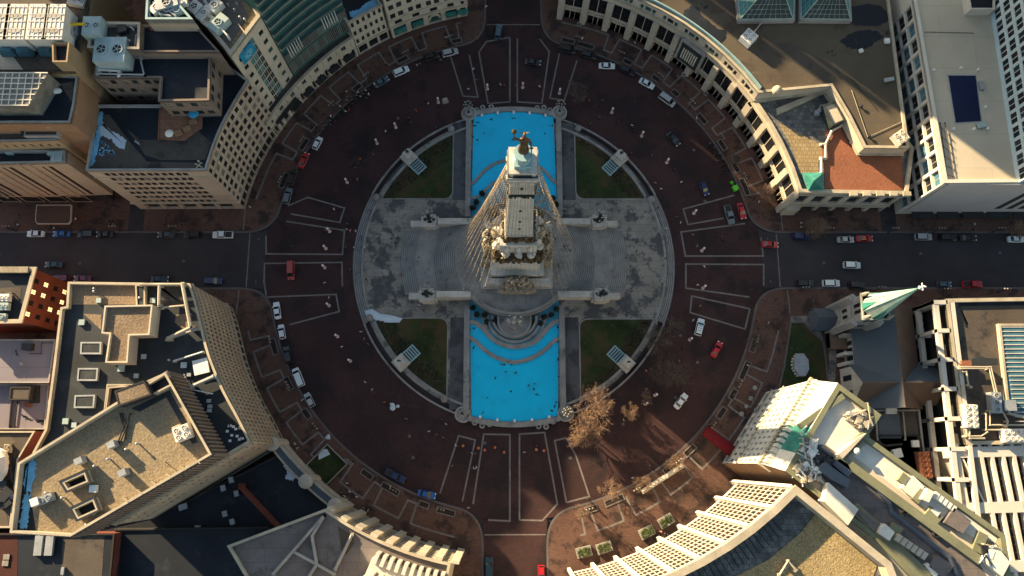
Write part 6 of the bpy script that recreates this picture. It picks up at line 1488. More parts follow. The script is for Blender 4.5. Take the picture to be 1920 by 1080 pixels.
qbox([(1746,957),(1752,953),(1764,960),(1758,969)], 1.2, 'wall_terracotta_white'); qbox([(1770,980),(1790,952),(1820,980),(1806,1000),(1795,995),(1788,990)], 1.4, 'roof_slab')
qbox([(1700,897),(1713,892),(1733,912),(1718,938),(1700,925),(1690,915)], .9, 'wall_terracotta_white')
qbox([(1652,988),(1660,982),(1678,998),(1668,1014),(1648,1000)], 2.4, 'wall_terracotta_white'); qbox([(1603,957),(1610,955),(1650,985),(1640,998)], 1.4, 'roof_slab')
for k in range(6): qbox([(1678+k*9.5,1012+k*6.5),(1686+k*9.5,1001+k*6.5),(1694+k*9.5,1006+k*6.5),(1686+k*9.5,1018+k*6.5)], 2.4-.2*k, 'wall_stone', 'roof_monitor')
qbox([(1755,1040),(1790,1060),(1770,1085),(1742,1062)], 1, 'roof_slab'); qbox([(1733,1060),(1740,1055),(1760,1078),(1752,1082)], 1, 'wall_terracotta_white')
qbox([(1545,940),(1554,905),(1610,955),(1590,985)], 3.2, 'wall_terracotta_white', 'lift_house'); qbox([(1535,880),(1548,866),(1566,880),(1595,900),(1590,915),(1560,900)], 2.6, 'slate_roof', 'stair_house')
qbox([(1560,870),(1575,860),(1590,870),(1598,885),(1590,895)], 1.4, 'slate_roof', 'stair_house')
qbox([(1838,1048),(1868,1022),(1894,1055),(1880,1082)], 1.6, 'wall_terracotta_white', 'roof_slab')
rnd = random.Random(12)
def clutter(x0, y0, x1, y1, n, ms):
    s_ = {}
    for k in range(n):
        a = x0+(x1-x0)*rnd.random(); q = y0+(y1-y0)*rnd.random(); z = b.deck+rnd.uniform(.8, 2.4); m_ = rnd.choice(ms); mb = s_.setdefault(m_, MB()); c = xy(a, q, z); an = rnd.uniform(0, 3); l = rnd.uniform(.6, 2.2)
        if k % 2: mb.tube([(c[0]-l*math.cos(an), c[1]-l*math.sin(an), z), (c[0]+l*math.cos(an), c[1]+l*math.sin(an), z), (c[0]+l*math.cos(an), c[1]+l*math.sin(an), b.deck)], .14, .14, 5)
        else: mb.obox(c, an, l*.8, l*.6, b.deck, z)
    for m_, mb in s_.items(): mb.build('roof_machinery', m_, b.root)
clutter(1592,770,1632,800,26,['trim_cream','trim_grey']); clutter(1502,828,1530,858,26,['metal_blue','metal_white','metal_grey']); clutter(1492,868,1540,900,26,['trim_cream','metal_white']); clutter(1842,1020,1860,1055,12,['trim_cream','metal_dark','metal_white']); clutter(1545,856,1560,872,8,['metal_dark'])
for x, y in ((1694,960),(1751,1001)):
    c = b.P(x, y); s_ = MB(); s_.ring([(c[0]+.62*math.cos(k*.524), c[1]+.62*math.sin(k*.524)) for k in range(12)], [(c[0]+.42*math.cos(k*.524), c[1]+.42*math.sin(k*.524)) for k in range(12)], b.deck, b.deck+1.1); s_.build('round_vent', 'metal_dark', b.root)
c = b.P(1600,846); s_ = MB(); s_.lathe((c[0], c[1], b.deck), [(.5,0),(.5,1.8),(.7,1.9),(.2,2.4)], 10); s_.build('round_vent', 'metal_white', b.root)
for k in range(26):
    t = k/25; x, y = 1560+t*250, 862+t*188; 
b.finish()
# red street awning
t = thing('red_entrance_awning', 'long dark red barrel awning reaching over the pavement to the kerb', 'awning', (*xy(1355,832,2), .15))
A, B = Vector(xy(1322,806,3)), Vector(xy(1386,856,3)); d = (B-A).normalized(); n = Vector((-d.y, d.x)); s_ = MB(); prof = [(-1.5,2.6),(-1.3,3.2),(-.7,3.6),(0,3.75),(.7,3.6),(1.3,3.2),(1.5,2.6)]; N = 8
for k in range(N+1):
    c = A+(B-A)*k/N
    for u, z in prof: s_.v.append((c.x+n.x*u, c.y+n.y*u, z))
for k in range(N):
    for j in range(6): s_.f.append((k*7+j, k*7+j+1, (k+1)*7+j+1, (k+1)*7+j)); s_.m.append(0)
s_.f += [tuple(range(7)), tuple(N*7+j for j in range(7))]; s_.m += [0, 0]; s_.build('awning_cloth', 'red_cloth', t)
for k in (0, 1):
    for u in (-1.4, 1.4): c = (A if k == 0 else A+(B-A)*.5)+n*u; q = MB(); q.tube([(c.x, c.y, .15), (c.x, c.y, 2.7)], .07, .07, 6); q.build('post', 'chrome', t)
# ---------------------------------------------------------------- concave white grid tower at the bottom right
HG = 46; FR = [pol(81.2, a) for a in [-80.4+34.1*k/8 for k in range(9)]]
rad = Vector(xy(1668,1058,HG)); 
b = Bld('curved_grid_tower', 'concave white office tower with a grid of square windows and a gravel roof', FR+[tuple(rad), (96,-150), pol(150, -80)], HG, 0, 'wall_white')
spec = {}
for i in range(len(b.poly)):
    A, B = Vector(b.poly[i]), Vector(b.poly[(i+1) % len(b.poly)])
    if A.length < 82 and B.length < 82:
        spec[i] = B_(W(z0=0, z1=6, rows=1, bays=1, cells=((.08,.92),), zf=(.02,.75), gm=('glass_dark','glass_green'), style='grid', rec=1.5),
                     W(z0=6, z1=42, rows=10, bays=5, m0=.42, m1=.42, cells=((.05,.95),), zf=(.04,.94), gm=('glass_brown','glass_dark','glass_brown'), style='plain', rec=.16), W(z0=42, z1=46, plain=True))
b.walls(spec); b.mats = ['trim_white', 'trim_grey']; b.roof('paver_slate', 3.6, 1.0, 'trim_cream', .5)
pr_ = MB()
for k in range(9):
    a = -80.4+34.1*k/8; pr_.obox(pol(81.0, a), R_(a), .8, .85, 0, 44)
pr_.build('stone_pier', 'wall_white', b.root)
q = pol(80.5, -80.6)
gx = [(1438,985),(1500,928),(1532,962),(1650,1050),(1640,1090),(1500,1100),(1420,1090),(1420,1045)]
b.patch([(1360,1090),(1440,1050),(1500,1000),(1530,962),(1556,975),(1645,1058),(1630,1100)], 'gravel_gold', 'gravel_bed', .12)
b.pipe([(1462,1078),(1478,1052),(1494,1070)], .3, 1.2, 'trim_cream', 'roof_beam'); b.pipe([(1478,1052),(1476,1064)], .2, 1.0, 'trim_cream', 'roof_beam')
gs = MB()
for k in range(34):
    a = -79.5+29*k/34; gs.obox(pol(84.6, a), R_(a), 4.2, .12, b.deck, b.deck+.2)
gs.build('roof_grating', 'metal_dark', b.root); b.finish()
# unseen blocks added towards the sun, shaped only to cast the long shadows
def outer(name, label, s0, s1, t0, t1, h, cat='building'):
    ca, sa = math.cos(R_(SUN_AZ)), math.sin(R_(SUN_AZ))
    b = Bld(name, label, [(sa*s_+ca*t_, -ca*s_+sa*t_) for s_, t_ in ((s0,t0),(s1,t0),(s1,t1),(s0,t1))], h, 0, 'wall_stone', cat)
    b.walls(default=B_(W(rows=max(2, int(h/12)), bw=14, cells=((.1,.9),), zf=(.25,.8), gm=('glass_dark',), style='plain')), z1=h-1.2); b.walls(default=B_(W(plain=True)), z0=h-1.2); b.roof('tar', 1, .5); b.finish()
for args in SHADE_BLOCKS: outer(*args)
# ================================================================== vehicles
def img_dir(px, py, deg, z=0):
    a = at(px, py, z); b = at(px+12*math.cos(R_(deg)), py-12*math.sin(R_(deg)), z); d = b-a; return math.atan2(d.y, d.x)
def loft(m, secs, mi=0):
    """secs: list of (x, [(y,z),...]) cross sections with equal counts"""
    n = len(secs[0][1]); b = len(m.v)
    for x, P in secs: m.v += [(x, y, z) for y, z in P]
    for i in range(len(secs)-1):
        for k in range(n):
            k2 = (k+1) % n; m.f.append((b+i*n+k, b+(i+1)*n+k, b+(i+1)*n+k2, b+i*n+k2)); m.m.append(mi)
    m.f.append(tuple(b+k for k in range(n))); m.m.append(mi)
    m.f.append(tuple(b+(len(secs)-1)*n+k for k in reversed(range(n)))); m.m.append(mi)
CAR = dict(   # half width, body stations (x, half width scale, top z), cabin (x rear base, rear top, front top, front base, z base, z top, inset)
    sedan=(.90, [(-2.35,.80,.72),(-2.25,.93,.90),(-1.5,1,.98),(-.6,1,.96),(.8,1,.95),(1.6,.98,.88),(2.2,.90,.76),(2.35,.78,.62)], (-1.65,-1.0,.25,1.05,.93,1.43,.80)),
    suv=(.96, [(-2.35,.88,.85),(-2.3,.96,1.05),(-1.5,1,1.08),(-.6,1,1.06),(.8,1,1.05),(1.5,.98,1.02),(2.2,.92,.92),(2.35,.82,.75)], (-2.2,-1.95,.45,1.15,1.05,1.72,.86)),
    van=(1.0, [(-2.6,.92,.95),(-2.55,.97,1.15),(-1.5,1,1.18),(-.6,1,1.16),(.8,1,1.14),(1.7,.98,1.05),(2.4,.90,.9),(2.55,.80,.72)], (-2.5,-2.4,.95,1.75,1.13,1.98,.88)),
    hatch=(.86, [(-1.95,.84,.78),(-1.9,.94,.95),(-1.2,1,.98),(-.4,1,.96),(.6,1,.95),(1.3,.98,.90),(1.85,.90,.78),(1.98,.78,.62)], (-1.8,-1.45,.2,.95,.93,1.48,.82)),
    pickup=(.98, [(-2.8,.93,.90),(-2.75,.97,1.05),(-1.8,1,1.08),(-.4,1,1.08),(.9,1,1.06),(1.8,.98,1.02),(2.6,.92,.92),(2.75,.82,.75)], (-.75,-.6,.75,1.35,1.05,1.78,.86)))
def make_car(kind):
    hw, st, cb = CAR[kind]; t = thing('car_prototype', 'x', 'car'); t['kind_'] = kind
    m = MB(); secs = []
    for x, k, zt in st:
        w = hw*k; secs.append((x, [(-w*.92,.28),(-w,.5),(-w*.98,zt-.12),(-w*.86,zt),(w*.86,zt),(w*.98,zt-.12),(w,.5),(w*.92,.28)]))
    loft(m, secs)
    if kind == 'pickup': m.box(-2.62,-.78,.0+1.02,-.86,.78,1.10, 1)
    for s in (-1, 1): m.box(.95, s*hw-.10 if s > 0 else -hw-.16, .98, 1.15, s*hw+.16 if s > 0 else -hw+.10, 1.12, 0)
    body = m.build('body', ['paint_white', 'frame_dark'], t, smooth=False)
    xb, xrt, xft, xf, z0, z1, ins = cb; m = MB(); w0, w1 = hw*.90, hw*ins*.86
    m.add([(xb,-w0,z0),(xf,-w0,z0),(xf,w0,z0),(xb,w0,z0),(xrt,-w1,z1),(xft,-w1,z1),(xft,w1,z1),(xrt,w1,z1)], [(4,5,6,7),(0,1,5,4),(1,2,6,5),(2,3,7,6),(3,0,4,7)])
    m.build('window_band', 'car_glass', t)
    m = MB(); m.box(xrt-.02,-w1-.02,z1-.02,xft+.02,w1+.02,z1+.05); 
    for x, y in ((xb,w0),(xb,-w0),(xf,w0),(xf,-w0)):
        m.tube([(x,y,z0),(xrt if x == xb else xft, w1 if y > 0 else -w1, z1)], .05, .05, 4)
    m.build('roof_panel', 'paint_white', t)
    wb = st[-1][0]*.62
    for x in (-wb, wb):
        for s in (-1, 1):
            m = MB(); m.tube([(x, s*hw*.78, .34), (x, s*hw*1.0, .34)], .34, .34, 12, 0); m.tube([(x, s*hw*1.0, .34), (x, s*(hw*1.0+.015), .34)], .2, .2, 8, 1); m.build('wheel', ['rubber', 'chrome'], t)
    for s in (-1, 1):
        x = st[-1][0]; m = MB(); m.box(x-.28, s*hw*.62-.16, .62, x-.02, s*hw*.62+.16, .80); m.build('headlight', 'headlamp', t)
        x = st[0][0]; m = MB(); m.box(x-.02, s*hw*.66-.14, .68, x+.14, s*hw*.66+.14, .86); m.build('tail_light', 'tail_lamp', t)
    freeze(t); return t
PROTO = {k: make_car(k) for k in CAR}
def put_car(kind, name, px, py, deg, colr, label, cat='car', group=None, z=0.0):
    r = copy_tree(PROTO[kind]); r.name = name; c = at(px, py, .9+z); r.location = (c.x, c.y, z); r.rotation_euler = (0, 0, img_dir(px, py, deg))
    del r['kind_']
    tag(r, label, cat, group)
    return r, colr
def recolour(r, colr):
    for c in r.children:
        if c.name.startswith(('body', 'roof_panel')):
            c.material_slots[0].link = 'OBJECT'; c.material_slots[0].material = K('paint_'+colr)
KERB = 'cars parked round the circle kerb'; WST = 'cars on the left arm of the cross street'; EST = 'cars on the right arm of the cross street'; RING = 'cars driving on the circle'
CARS = [
 ('suv','parked_car',935,58,80,'steel','slate blue van at the mouth of the top street','car',None),
 ('suv','parked_car',844,98,14,'silver','silver estate car first from the top street along the upper left kerb','car',KERB),
 ('suv','parked_car',809,105,16,'black','black car between the silver estate and the pale off roader, upper left kerb','car',KERB),
 ('suv','parked_car',752,133,24,'white','pale white off roader on the upper left kerb','car',KERB),
 ('sedan','parked_car',715,153,30,'steel','dark blue grey car at the upper end of the motorcycle row','car',KERB),
 ('hatch','parked_car',595,268,62,'white','pale white car just above the bright red car on the left kerb','car',KERB),
 ('sedan','parked_car',569,300,64,'red','bright red sports car on the left kerb','car',KERB),
 ('suv','parked_car',548,332,68,'black','black car between the bright red car and the grey one, left kerb','car',KERB),
 ('suv','parked_car',539,367,76,'grey','grey car lowest on the upper left kerb','car',KERB),
 ('sedan','moving_car',999,116,-6,'black','black saloon driving alone below the top street','car',RING),
 ('van','parked_car',1063,92,-10,'black','long black car first from the top street on the upper right kerb','car',KERB),
 ('suv','parked_car',1104,103,-13,'black','second black car on the upper right kerb, left of the white saloon','car',KERB),
 ('sedan','parked_car',1138,123,-2,'white','white saloon between black cars on the upper right kerb','car',KERB),
 ('suv','parked_car',1176,132,-22,'black','black off roader between two pale cars on the upper right kerb','car',KERB),
 ('sedan','parked_car',1213,156,-28,'white','white saloon with a sunroof on the upper right kerb','car',KERB),
 ('van','parked_car',1251,187,-36,'silver','silver people carrier lowest of the pale cars on the upper right kerb','car',KERB),
 ('sedan','moving_car',1263,260,-50,'black','black car driving near the ring of striped posts, upper right','car',RING),
 ('pickup','moving_car',1368,402,-74,'grey','grey off roader beside the red car near the right arm','car',RING),
 ('sedan','parked_car',1391,395,-74,'red','red car against the kerb beside the grey off roader','car',KERB),
 ('sedan','moving_car',1444,458,-4,'red','dark red car turning into the right arm of the street','car',EST),
 ('suv','parked_car',1502,443,0,'navy','dark car half hidden beside the bare tree on the right street','car',EST),
 ('sedan','parked_car',1586,449,0,'silver','silver saloon behind the red car on the right street','car',EST),
 ('sedan','parked_car',1621,447,0,'red','red car with pale windscreen next to the silver saloon, right street','car',EST),
 ('suv','parked_car',1732,444,0,'silver','silver estate below the white grid office','car',EST),
 ('suv','parked_car',1777,445,0,'black','black off roader right of the silver estate','car',EST),
 ('sedan','parked_car',1816,446,0,'black','black saloon right of the black off roader','car',EST),
 ('sedan','parked_car',1906,448,0,'white','white car at the right edge of the photo','car',EST),
 ('suv','moving_car',1598,497,-2,'white','white estate driving alone in the middle of the right street','car',EST),
 ('suv','parked_car',1509,531,0,'black','black car nearest the circle on the lower kerb of the right street','car',EST),
 ('suv','parked_car',1559,531,0,'white','white off roader on the lower kerb near the church spire','car',EST),
 ('suv','parked_car',1607,534,0,'black','black car between the white off roader and the church spire','car',EST),
 ('hatch','parked_car',1771,533,0,'steel','small dark grey car left of the red pickup','car',EST),
 ('pickup','parked_truck',1824,533,0,'red','red pickup truck on the lower kerb of the right street','truck',EST),
 ('sedan','parked_car',66,438,180,'white','white saloon first from the left edge on the left street','car',WST),
 ('sedan','parked_car',115,438,180,'blue','blue saloon next to the white one below the brown canopy','car',WST),
 ('suv','parked_car',161,439,180,'charcoal','dark off roader right of the blue saloon','car',WST),
 ('sedan','parked_car',196,439,180,'black','black car right of the dark off roader, near the alley','car',WST),
 ('sedan','parked_car',311,440,180,'charcoal','charcoal car right of the alley mouth on the left street','car',WST),
 ('suv','parked_car',361,440,180,'black','black off roader left of the white pickup','car',WST),
 ('pickup','parked_truck',417,440,180,'white','white pickup truck with a dark bed on the left street','truck',WST),
 ('sedan','moving_car',100,496,180,'teal','dark teal saloon driving in the middle of the left street','car',WST),
 ('suv','parked_car',114,522,180,'maroon','left one of two maroon cars by the tan roofed office','car',WST),
 ('sedan','parked_car',154,522,180,'maroon','right one of two maroon cars by the tan roofed office','car',WST),
 ('sedan','parked_car',299,523,0,'black','black car half hidden behind the roof edge on the left street','car',WST),
 ('suv','parked_car',399,527,0,'navy','navy car at the corner of the left street and the circle','car',WST),
 ('van','moving_car',545,507,-90,'orange','red orange van driving across the left of the circle','van',RING),
 ('sedan','parked_car',519,582,97,'white','white saloon topmost on the lower left kerb','car',KERB),
 ('hatch','parked_car',528,622,99,'white','white hatchback second on the lower left kerb','car',KERB),
 ('suv','parked_car',539,665,103,'black','black car between white cars on the lower left kerb','car',KERB),
 ('van','parked_van',559,707,112,'white','long white van on the lower left kerb','van',KERB),
 ('hatch','parked_car',580,750,117,'silver','silver hatchback lowest on the lower left kerb','car',KERB),
 ('pickup','parked_truck',741,892,-27,'navy','navy pickup truck on the bottom kerb','truck',KERB),
 ('sedan','parked_car',800,927,-12,'blue','bright blue saloon on the bottom kerb','car',KERB),
 ('suv','parked_car',917,1064,90,'teal','dark teal car in the bottom street','car',None),
 ('hatch','moving_car',1015,1075,-90,'red','red car at the bottom edge of the photo','car',None),
 ('suv','moving_car',1312,613,76,'white','white police style off roader with dark marks on its roof','car',RING),
 ('sedan','moving_car',1344,655,62,'red','bright red car driving on the lower right of the circle','car',RING),
 ('sedan','moving_car',1277,752,52,'white','white saloon driving near the sunlit streak, lower right','car',RING),
 ('hatch','moving_car',1321,353,-66,'navy','small open dark blue buggy on the right of the circle','car',RING)]
made = [put_car(*c) for c in CARS]
for r, c in made: recolour(r, c)
for r, c in made:
    if r.get('label', '').startswith('white police'):
        m = MB()
        for k, (x, l) in enumerate(((-1.2,.9),(-.5,1.0),(.15,.7))):
            for j in range(3): m.box(x-.08, -.5+j*.36, 1.775, x+.12, -.5+j*.36+.22, 1.785)
        o = MB.build(m, 'roof_marks', 'frame_dark'); o.parent = r
        m = MB(); m.box(-.05,-.5,1.77,.2,.5,1.9); o = m.build('light_bar', 'bright_blue'); o.parent = r; o.location.x = .45
for t in list(PROTO.values()):
    for c in list(t.children): bpy.data.objects.remove(c)
    bpy.data.objects.remove(t)
# pedal cab in lime green
def small_vehicle(px, py, deg, label):
    c = at(px, py, .8); a = img_dir(px, py, deg); t = thing('pedal_cab', label, 'pedal cab', (c.x, c.y, 0), 0)
    ca, sa = math.cos(a), math.sin(a); T = lambda x, y: (c.x+x*ca-y*sa, c.y+x*sa+y*ca)
    m = MB(); m.obox(T(-.7,0), a, 1.7, 1.3, .5, 1.2, 0, .8); m.obox(T(-.8,0), a, 1.5, 1.25, 1.75, 1.9, 0, .8); m.build('cab', 'paint_lime', t)
    m = MB(); m.obox(T(1.3,0), a, .9, .9, .5, 1.0, 0, .5); m.tube([(*T(.1,0),.7),(*T(1.5,0),.8),(*T(1.3,0),1.2)], .08, .06, 5); m.build('front_frame', 'paint_lime', t)
    for x, y in ((-1,.7),(-1,-.7),(1.7,0)):
        m = MB(); p, q = T(x, y-.05), T(x, y+.05); m.tube([(*p,.38),(*q,.38)], .38, .38, 12); m.build('wheel', 'rubber', t)
small_vehicle(1376, 349, 115, 'lime green pedal cab at the right kerb above the red car')
# motorcycles
def make_bike():
    t = thing('parked_motorcycle', 'x', 'motorcycle')
    for x in (-.72, .75):
        m = MB(); m.tube([(x,-.07,.33),(x,.07,.33)], .33, .33, 12); m.build('wheel', 'rubber', t)
    m = MB(); m.obox((-.1,0), 0, .95, .26, .35, .72); m.obox((.25,0), 0, .5, .30, .72, .98, 0, .7); m.tube([(.45,0,.8),(.78,0,.36)], .06, .05, 6); m.tube([(-.3,0,.5),(-.75,0,.38)], .06, .05, 6); m.build('body', 'paint_black', t)
    m = MB(); m.obox((-.35,0), 0, .7, .28, .74, .86); m.build('seat', 'rubber', t)
    m = MB(); m.tube([(.42,-.38,1.05),(.5,0,1.0),(.42,.38,1.05)], .035, .035, 5); m.obox((.62,0), 0, .1, .2, .85, 1.02); m.tube([(-.8,.17,.35),(.1,.17,.35)], .06, .06, 6); m.build('handlebar', 'chrome', t)
    freeze(t); return t
BK = make_bike()
bk = [(600,247),(608,239),(618,231),(628,224),(636,215),(645,207),(653,199),(660,191),(667,183),(676,176),(684,170),(692,165),(700,160),(618,222),(668,172)]
ordn = ['first','second','third','fourth','fifth','sixth','seventh','eighth','ninth','tenth','eleventh','twelfth','thirteenth','fourteenth','fifteenth','sixteenth','seventeenth','eighteenth','nineteenth','twentieth']
bk.sort(key=lambda p: p[0])
for i, (x, y) in enumerate(bk):
    r = copy_tree(BK); r.name = 'parked_motorcycle'; c = at(x, y, .5); r.location = (c.x, c.y, 0); r.rotation_euler = (0, 0, math.atan2(c.y, c.x)+random.uniform(-.35, .35))
    tag(r, '%s motorcycle from the lower left in the dark row on the upper left kerb' % ordn[i], 'motorcycle', 'motorcycles parked on the upper left kerb')
bk = sorted([(1329,272),(1336,279),(1345,290),(1352,300),(1358,308),(1362,318)], key=lambda p: p[1])
for i, (x, y) in enumerate(bk):
    r = copy_tree(BK); r.name = 'parked_motorcycle'; c = at(x, y, .5); r.location = (c.x, c.y, 0); r.rotation_euler = (0, 0, math.atan2(c.y, c.x)+random.uniform(-.35, .35))
    tag(r, '%s motorcycle from the top in the short row on the right kerb' % ordn[i], 'motorcycle', 'motorcycles parked on the right kerb')
for c in list(BK.children): bpy.data.objects.remove(c)
bpy.data.objects.remove(BK)
# ================================================================== people
def person_mesh(name, pose, coat, legs, hat='hair'):
    s = 1 if pose != 'walk' else 1
    sw = {'stand': .0, 'walk': .28, 'stride': .4}[pose]; am = {'stand': .05, 'walk': .22, 'stride': .3}[pose]
    V = [(0,0,.98),(0,0,1.2),(0,0,1.40),(0,0,1.54),(.02,0,1.68),
         (sw*.5,.10,.52),(sw,.11,.08),(sw+.14,.12,.05),(-sw*.4,-.10,.50),(-sw,-.11,.10),(-sw+.13,-.12,.06),
         (-.02,.21,1.38),(-am*.6,.27,1.12),(-am+.12,.27,.90),(-am+.16,.26,.80),(-.02,-.21,1.38),(am*.6,-.27,1.12),(am+.14,-.26,.92),(am+.20,-.25,.83)]
    E_ = [(0,1),(1,2),(2,3),(3,4),(0,5),(5,6),(6,7),(0,8),(8,9),(9,10),(2,11),(11,12),(12,13),(13,14),(2,15),(15,16),(16,17),(17,18)]
    Rr = [(.17,.13),(.17,.13),(.19,.12),.07,(.115,.10),.085,.055,.05,.085,.055,.05,.08,.06,.05,.04,.08,.06,.05,.04]
    def mf(c):
        if c.z > 1.68 or (c.z > 1.57 and c.x < -.0): return 3
        if c.z > 1.50: return 2
        if c.z < .93 and abs(c.y) < .2: return 1
        if c.z < .86: return 2
        return 0
    return skin_figure(name, V, E_, Rr, ['cloth_'+coat, 'cloth_'+legs, 'skin', hat], sub=1, mfun=mf)
PM = {}
def person(px, py, coat, label, group, pose=None, z=0.0, legs='black', ang=None):
    pose = pose or random.choice(('stand', 'walk', 'stride')); k = (pose, coat, legs)
    if k not in PM: PM[k] = person_mesh('person', pose, coat, legs, 'cloth_white' if coat == 'white' and pose == 'stand' else 'hair')
    o = bpy.data.objects.new('person', PM[k]); col.objects.link(o); c = at(px, py, z+1.0); o.location = (c.x, c.y, z); o.rotation_euler = (0, 0, random.uniform(0, 6.28) if ang is None else ang)
    return tag(o, label, 'person', group)
CN = dict(black='dark', navy='navy', grey='grey', white='white', red='red', tan='tan', pink='pink', blue='blue', orange='orange', green='green')
def crowd(where, group, lst, z=0.0, axis=0, frm='left'):
    """people of one spot, labelled by coat and order"""
    by = {}
    for p in sorted(lst, key=lambda q: q[axis]): by.setdefault(p[2], []).append(p)
    for cc, L in by.items():
        for i, p in enumerate(L):
            lab = ('person in %s clothes %s' % (CN[cc], where)) if len(L) == 1 else '%s person in %s clothes from the %s %s' % (ordn[min(i, 19)], CN[cc], frm, where)
            person(p[0], p[1], cc, lab, group, z=z, legs=p[3] if len(p) > 3 else 'black')
crowd('in the crowd by the motorcycles', 'people by the motorcycle row', [(650,172,'white'),(652,182,'tan'),(651,188,'tan'),(671,173,'white'),(669,179,'grey'),(676,181,'white'),(681,176,'grey'),(686,169,'white'),(687,184,'grey'),(691,176,'white'),(629,197,'navy'),(637,199,'white'),(645,206,'grey'),(648,209,'white'),(620,217,'white'),(605,230,'grey'),(592,237,'black'),(535,240,'black'),(583,236,'navy'),(702,157,'white'),(662,172,'black'),(658,183,'navy'),(655,207,'red')])
crowd('on the top pavement left of the street', 'people on the top pavement', [(779,91,'grey'),(783,98,'black'),(782,122,'white'),(787,120,'grey'),(836,70,'white'),(835,88,'grey'),(752,110,'navy'),(722,118,'grey'),(725,121,'black'),(912,12,'white'),(896,72,'tan')], .15)
crowd('on the roadway above the upper pool', 'people on the upper roadway', [(888,129,'white'),(878,167,'white'),(893,150,'grey'),(946,160,'red'),(938,158,'white'),(1012,162,'white'),(1105,188,'orange'),(1130,189,'grey'),(1125,197,'black'),(1124,220,'grey'),(1107,232,'grey'),(1185,235,'white'),(1186,240,'black'),(1159,229,'navy')])
crowd('on the upper left roadway', 'people on the upper left roadway', [(780,207,'orange'),(798,188,'black'),(803,194,'white'),(766,221,'grey'),(762,229,'black'),(770,230,'grey'),(723,246,'white'),(700,290,'grey'),(675,298,'orange'),(660,310,'black'),(666,314,'grey'),(659,338,'navy'),(670,336,'pink'),(818,238,'grey')])
crowd('on the left roadway', 'people on the left roadway', [(626,392,'white'),(650,430,'white'),(657,432,'pink'),(667,433,'white'),(652,420,'grey'),(648,463,'grey'),(664,464,'white'),(672,450,'grey'),(609,530,'white'),(617,558,'white'),(657,505,'grey')])
crowd('on the grey plaza left of the monument', 'people on the left plaza', [(742,443,'white'),(733,447,'black'),(741,454,'black'),(785,483,'black'),(783,491,'red'),(752,514,'red'),(745,512,'white'),(684,463,'white'),(686,523,'black'),(773,553,'white'),(786,572,'white'),(794,581,'black'),(802,530,'tan'),(869,394,'pink'),(842,409,'red')], .62)
crowd('on the round terrace of the monument', 'people on the monument terrace', [(905,548,'black'),(869,542,'white'),(1042,447,'black'),(1048,496,'black'),(1060,541,'white'),(1069,468,'black')], 4.6)
crowd('on the grey plaza right of the monument', 'people on the right plaza', [(1180,475,'white'),(1174,483,'black'),(1249,484,'black'),(1194,470,'grey'),(1234,388,'black'),(1250,428,'white'),(1058,392,'white'),(1144,587,'black'),(1160,583,'grey'),(1177,585,'grey')], .62)
crowd('on the right roadway', 'people on the right roadway', [(1268,407,'grey'),(1276,417,'white'),(1299,440,'tan'),(1353,444,'grey'),(1355,450,'black'),(1278,341,'white'),(1240,354,'white'),(1229,343,'pink'),(1222,292,'grey'),(1264,318,'black'),(1184,287,'grey'),(1186,245,'black'),(1321,500,'white'),(1309,534,'white'),(1313,574,'tan'),(1300,600,'white'),(1281,652,'black'),(1274,677,'pink')])
crowd('on the roadway below the lower left lawn', 'people on the lower left roadway', [(641,650,'white'),(657,675,'red'),(684,716,'white'),(698,730,'white'),(702,735,'red'),(721,754,'orange'),(762,785,'pink'),(828,787,'black'),(836,795,'white'),(804,809,'white'),(819,815,'grey'),(831,820,'tan'),(676,622,'white'),(683,635,'grey'),(690,645,'grey')])
crowd('on the roadway at the bottom', 'people on the bottom roadway', [(854,834,'white'),(885,850,'white'),(891,850,'grey'),(888,877,'white'),(884,878,'black'),(893,877,'white'),(848,873,'grey'),(983,848,'white'),(1006,836,'red'),(1124,812,'red'),(1169,787,'white'),(1147,795,'white'),(1120,795,'grey'),(1213,696,'red'),(1211,695,'white'),(1230,739,'pink'),(1218,873,'black')])
crowd('on the lower left pavement', 'people on the lower left pavement', [(553,832,'white'),(558,840,'white'),(562,844,'grey'),(651,906,'white'),(655,921,'white'),(668,931,'white'),(640,923,'grey'),(646,930,'white'),(682,952,'grey'),(690,957,'white'),(695,960,'black'),(700,958,'navy'),(732,912,'white'),(567,750,'white'),(598,793,'grey'),(829,953,'grey'),(878,952,'white'),(854,977,'black'),(893,976,'orange')], .15)
crowd('on the lower right pavement', 'people on the lower right pavement', [(1421,600,'red'),(1423,615,'black'),(1441,605,'white'),(1432,648,'black'),(1408,681,'grey'),(1402,685,'white'),(1376,740,'grey'),(1112,948,'black'),(1159,932,'grey'),(1240,997,'pink'),(1246,1000,'black'),(1252,1003,'navy'),(1165,868,'black'),(1186,896,'white'),(1101,935,'black'),(1285,845,'grey')], .15)
crowd('on the pavement of the left street', 'people on the left street pavement', [(33,402,'grey'),(12,426,'grey'),(34,421,'white'),(93,424,'grey'),(101,427,'white'),(142,410,'white'),(203,413,'grey'),(206,420,'black'),(212,421,'tan'),(308,413,'grey'),(308,420,'black'),(346,420,'grey'),(354,412,'black'),(340,420,'black'),(472,368,'black'),(469,388,'white')], .15)
crowd('on the pavement of the right street', 'people on the right street pavement', [(1502,418,'white'),(1502,426,'white'),(1803,418,'grey'),(1827,420,'white'),(1825,430,'black'),(1525,563,'grey'),(1440,604,'grey')], .15)
crowd('on the upper right pavement', 'people on the upper right pavement', [(1092,72,'white'),(1190,80,'white'),(1363,242,'black'),(1204,117,'grey'),(1212,133,'grey'),(1270,143,'tan'),(1306,221,'white'),(1423,378,'white'),(1213,131,'black')], .15)
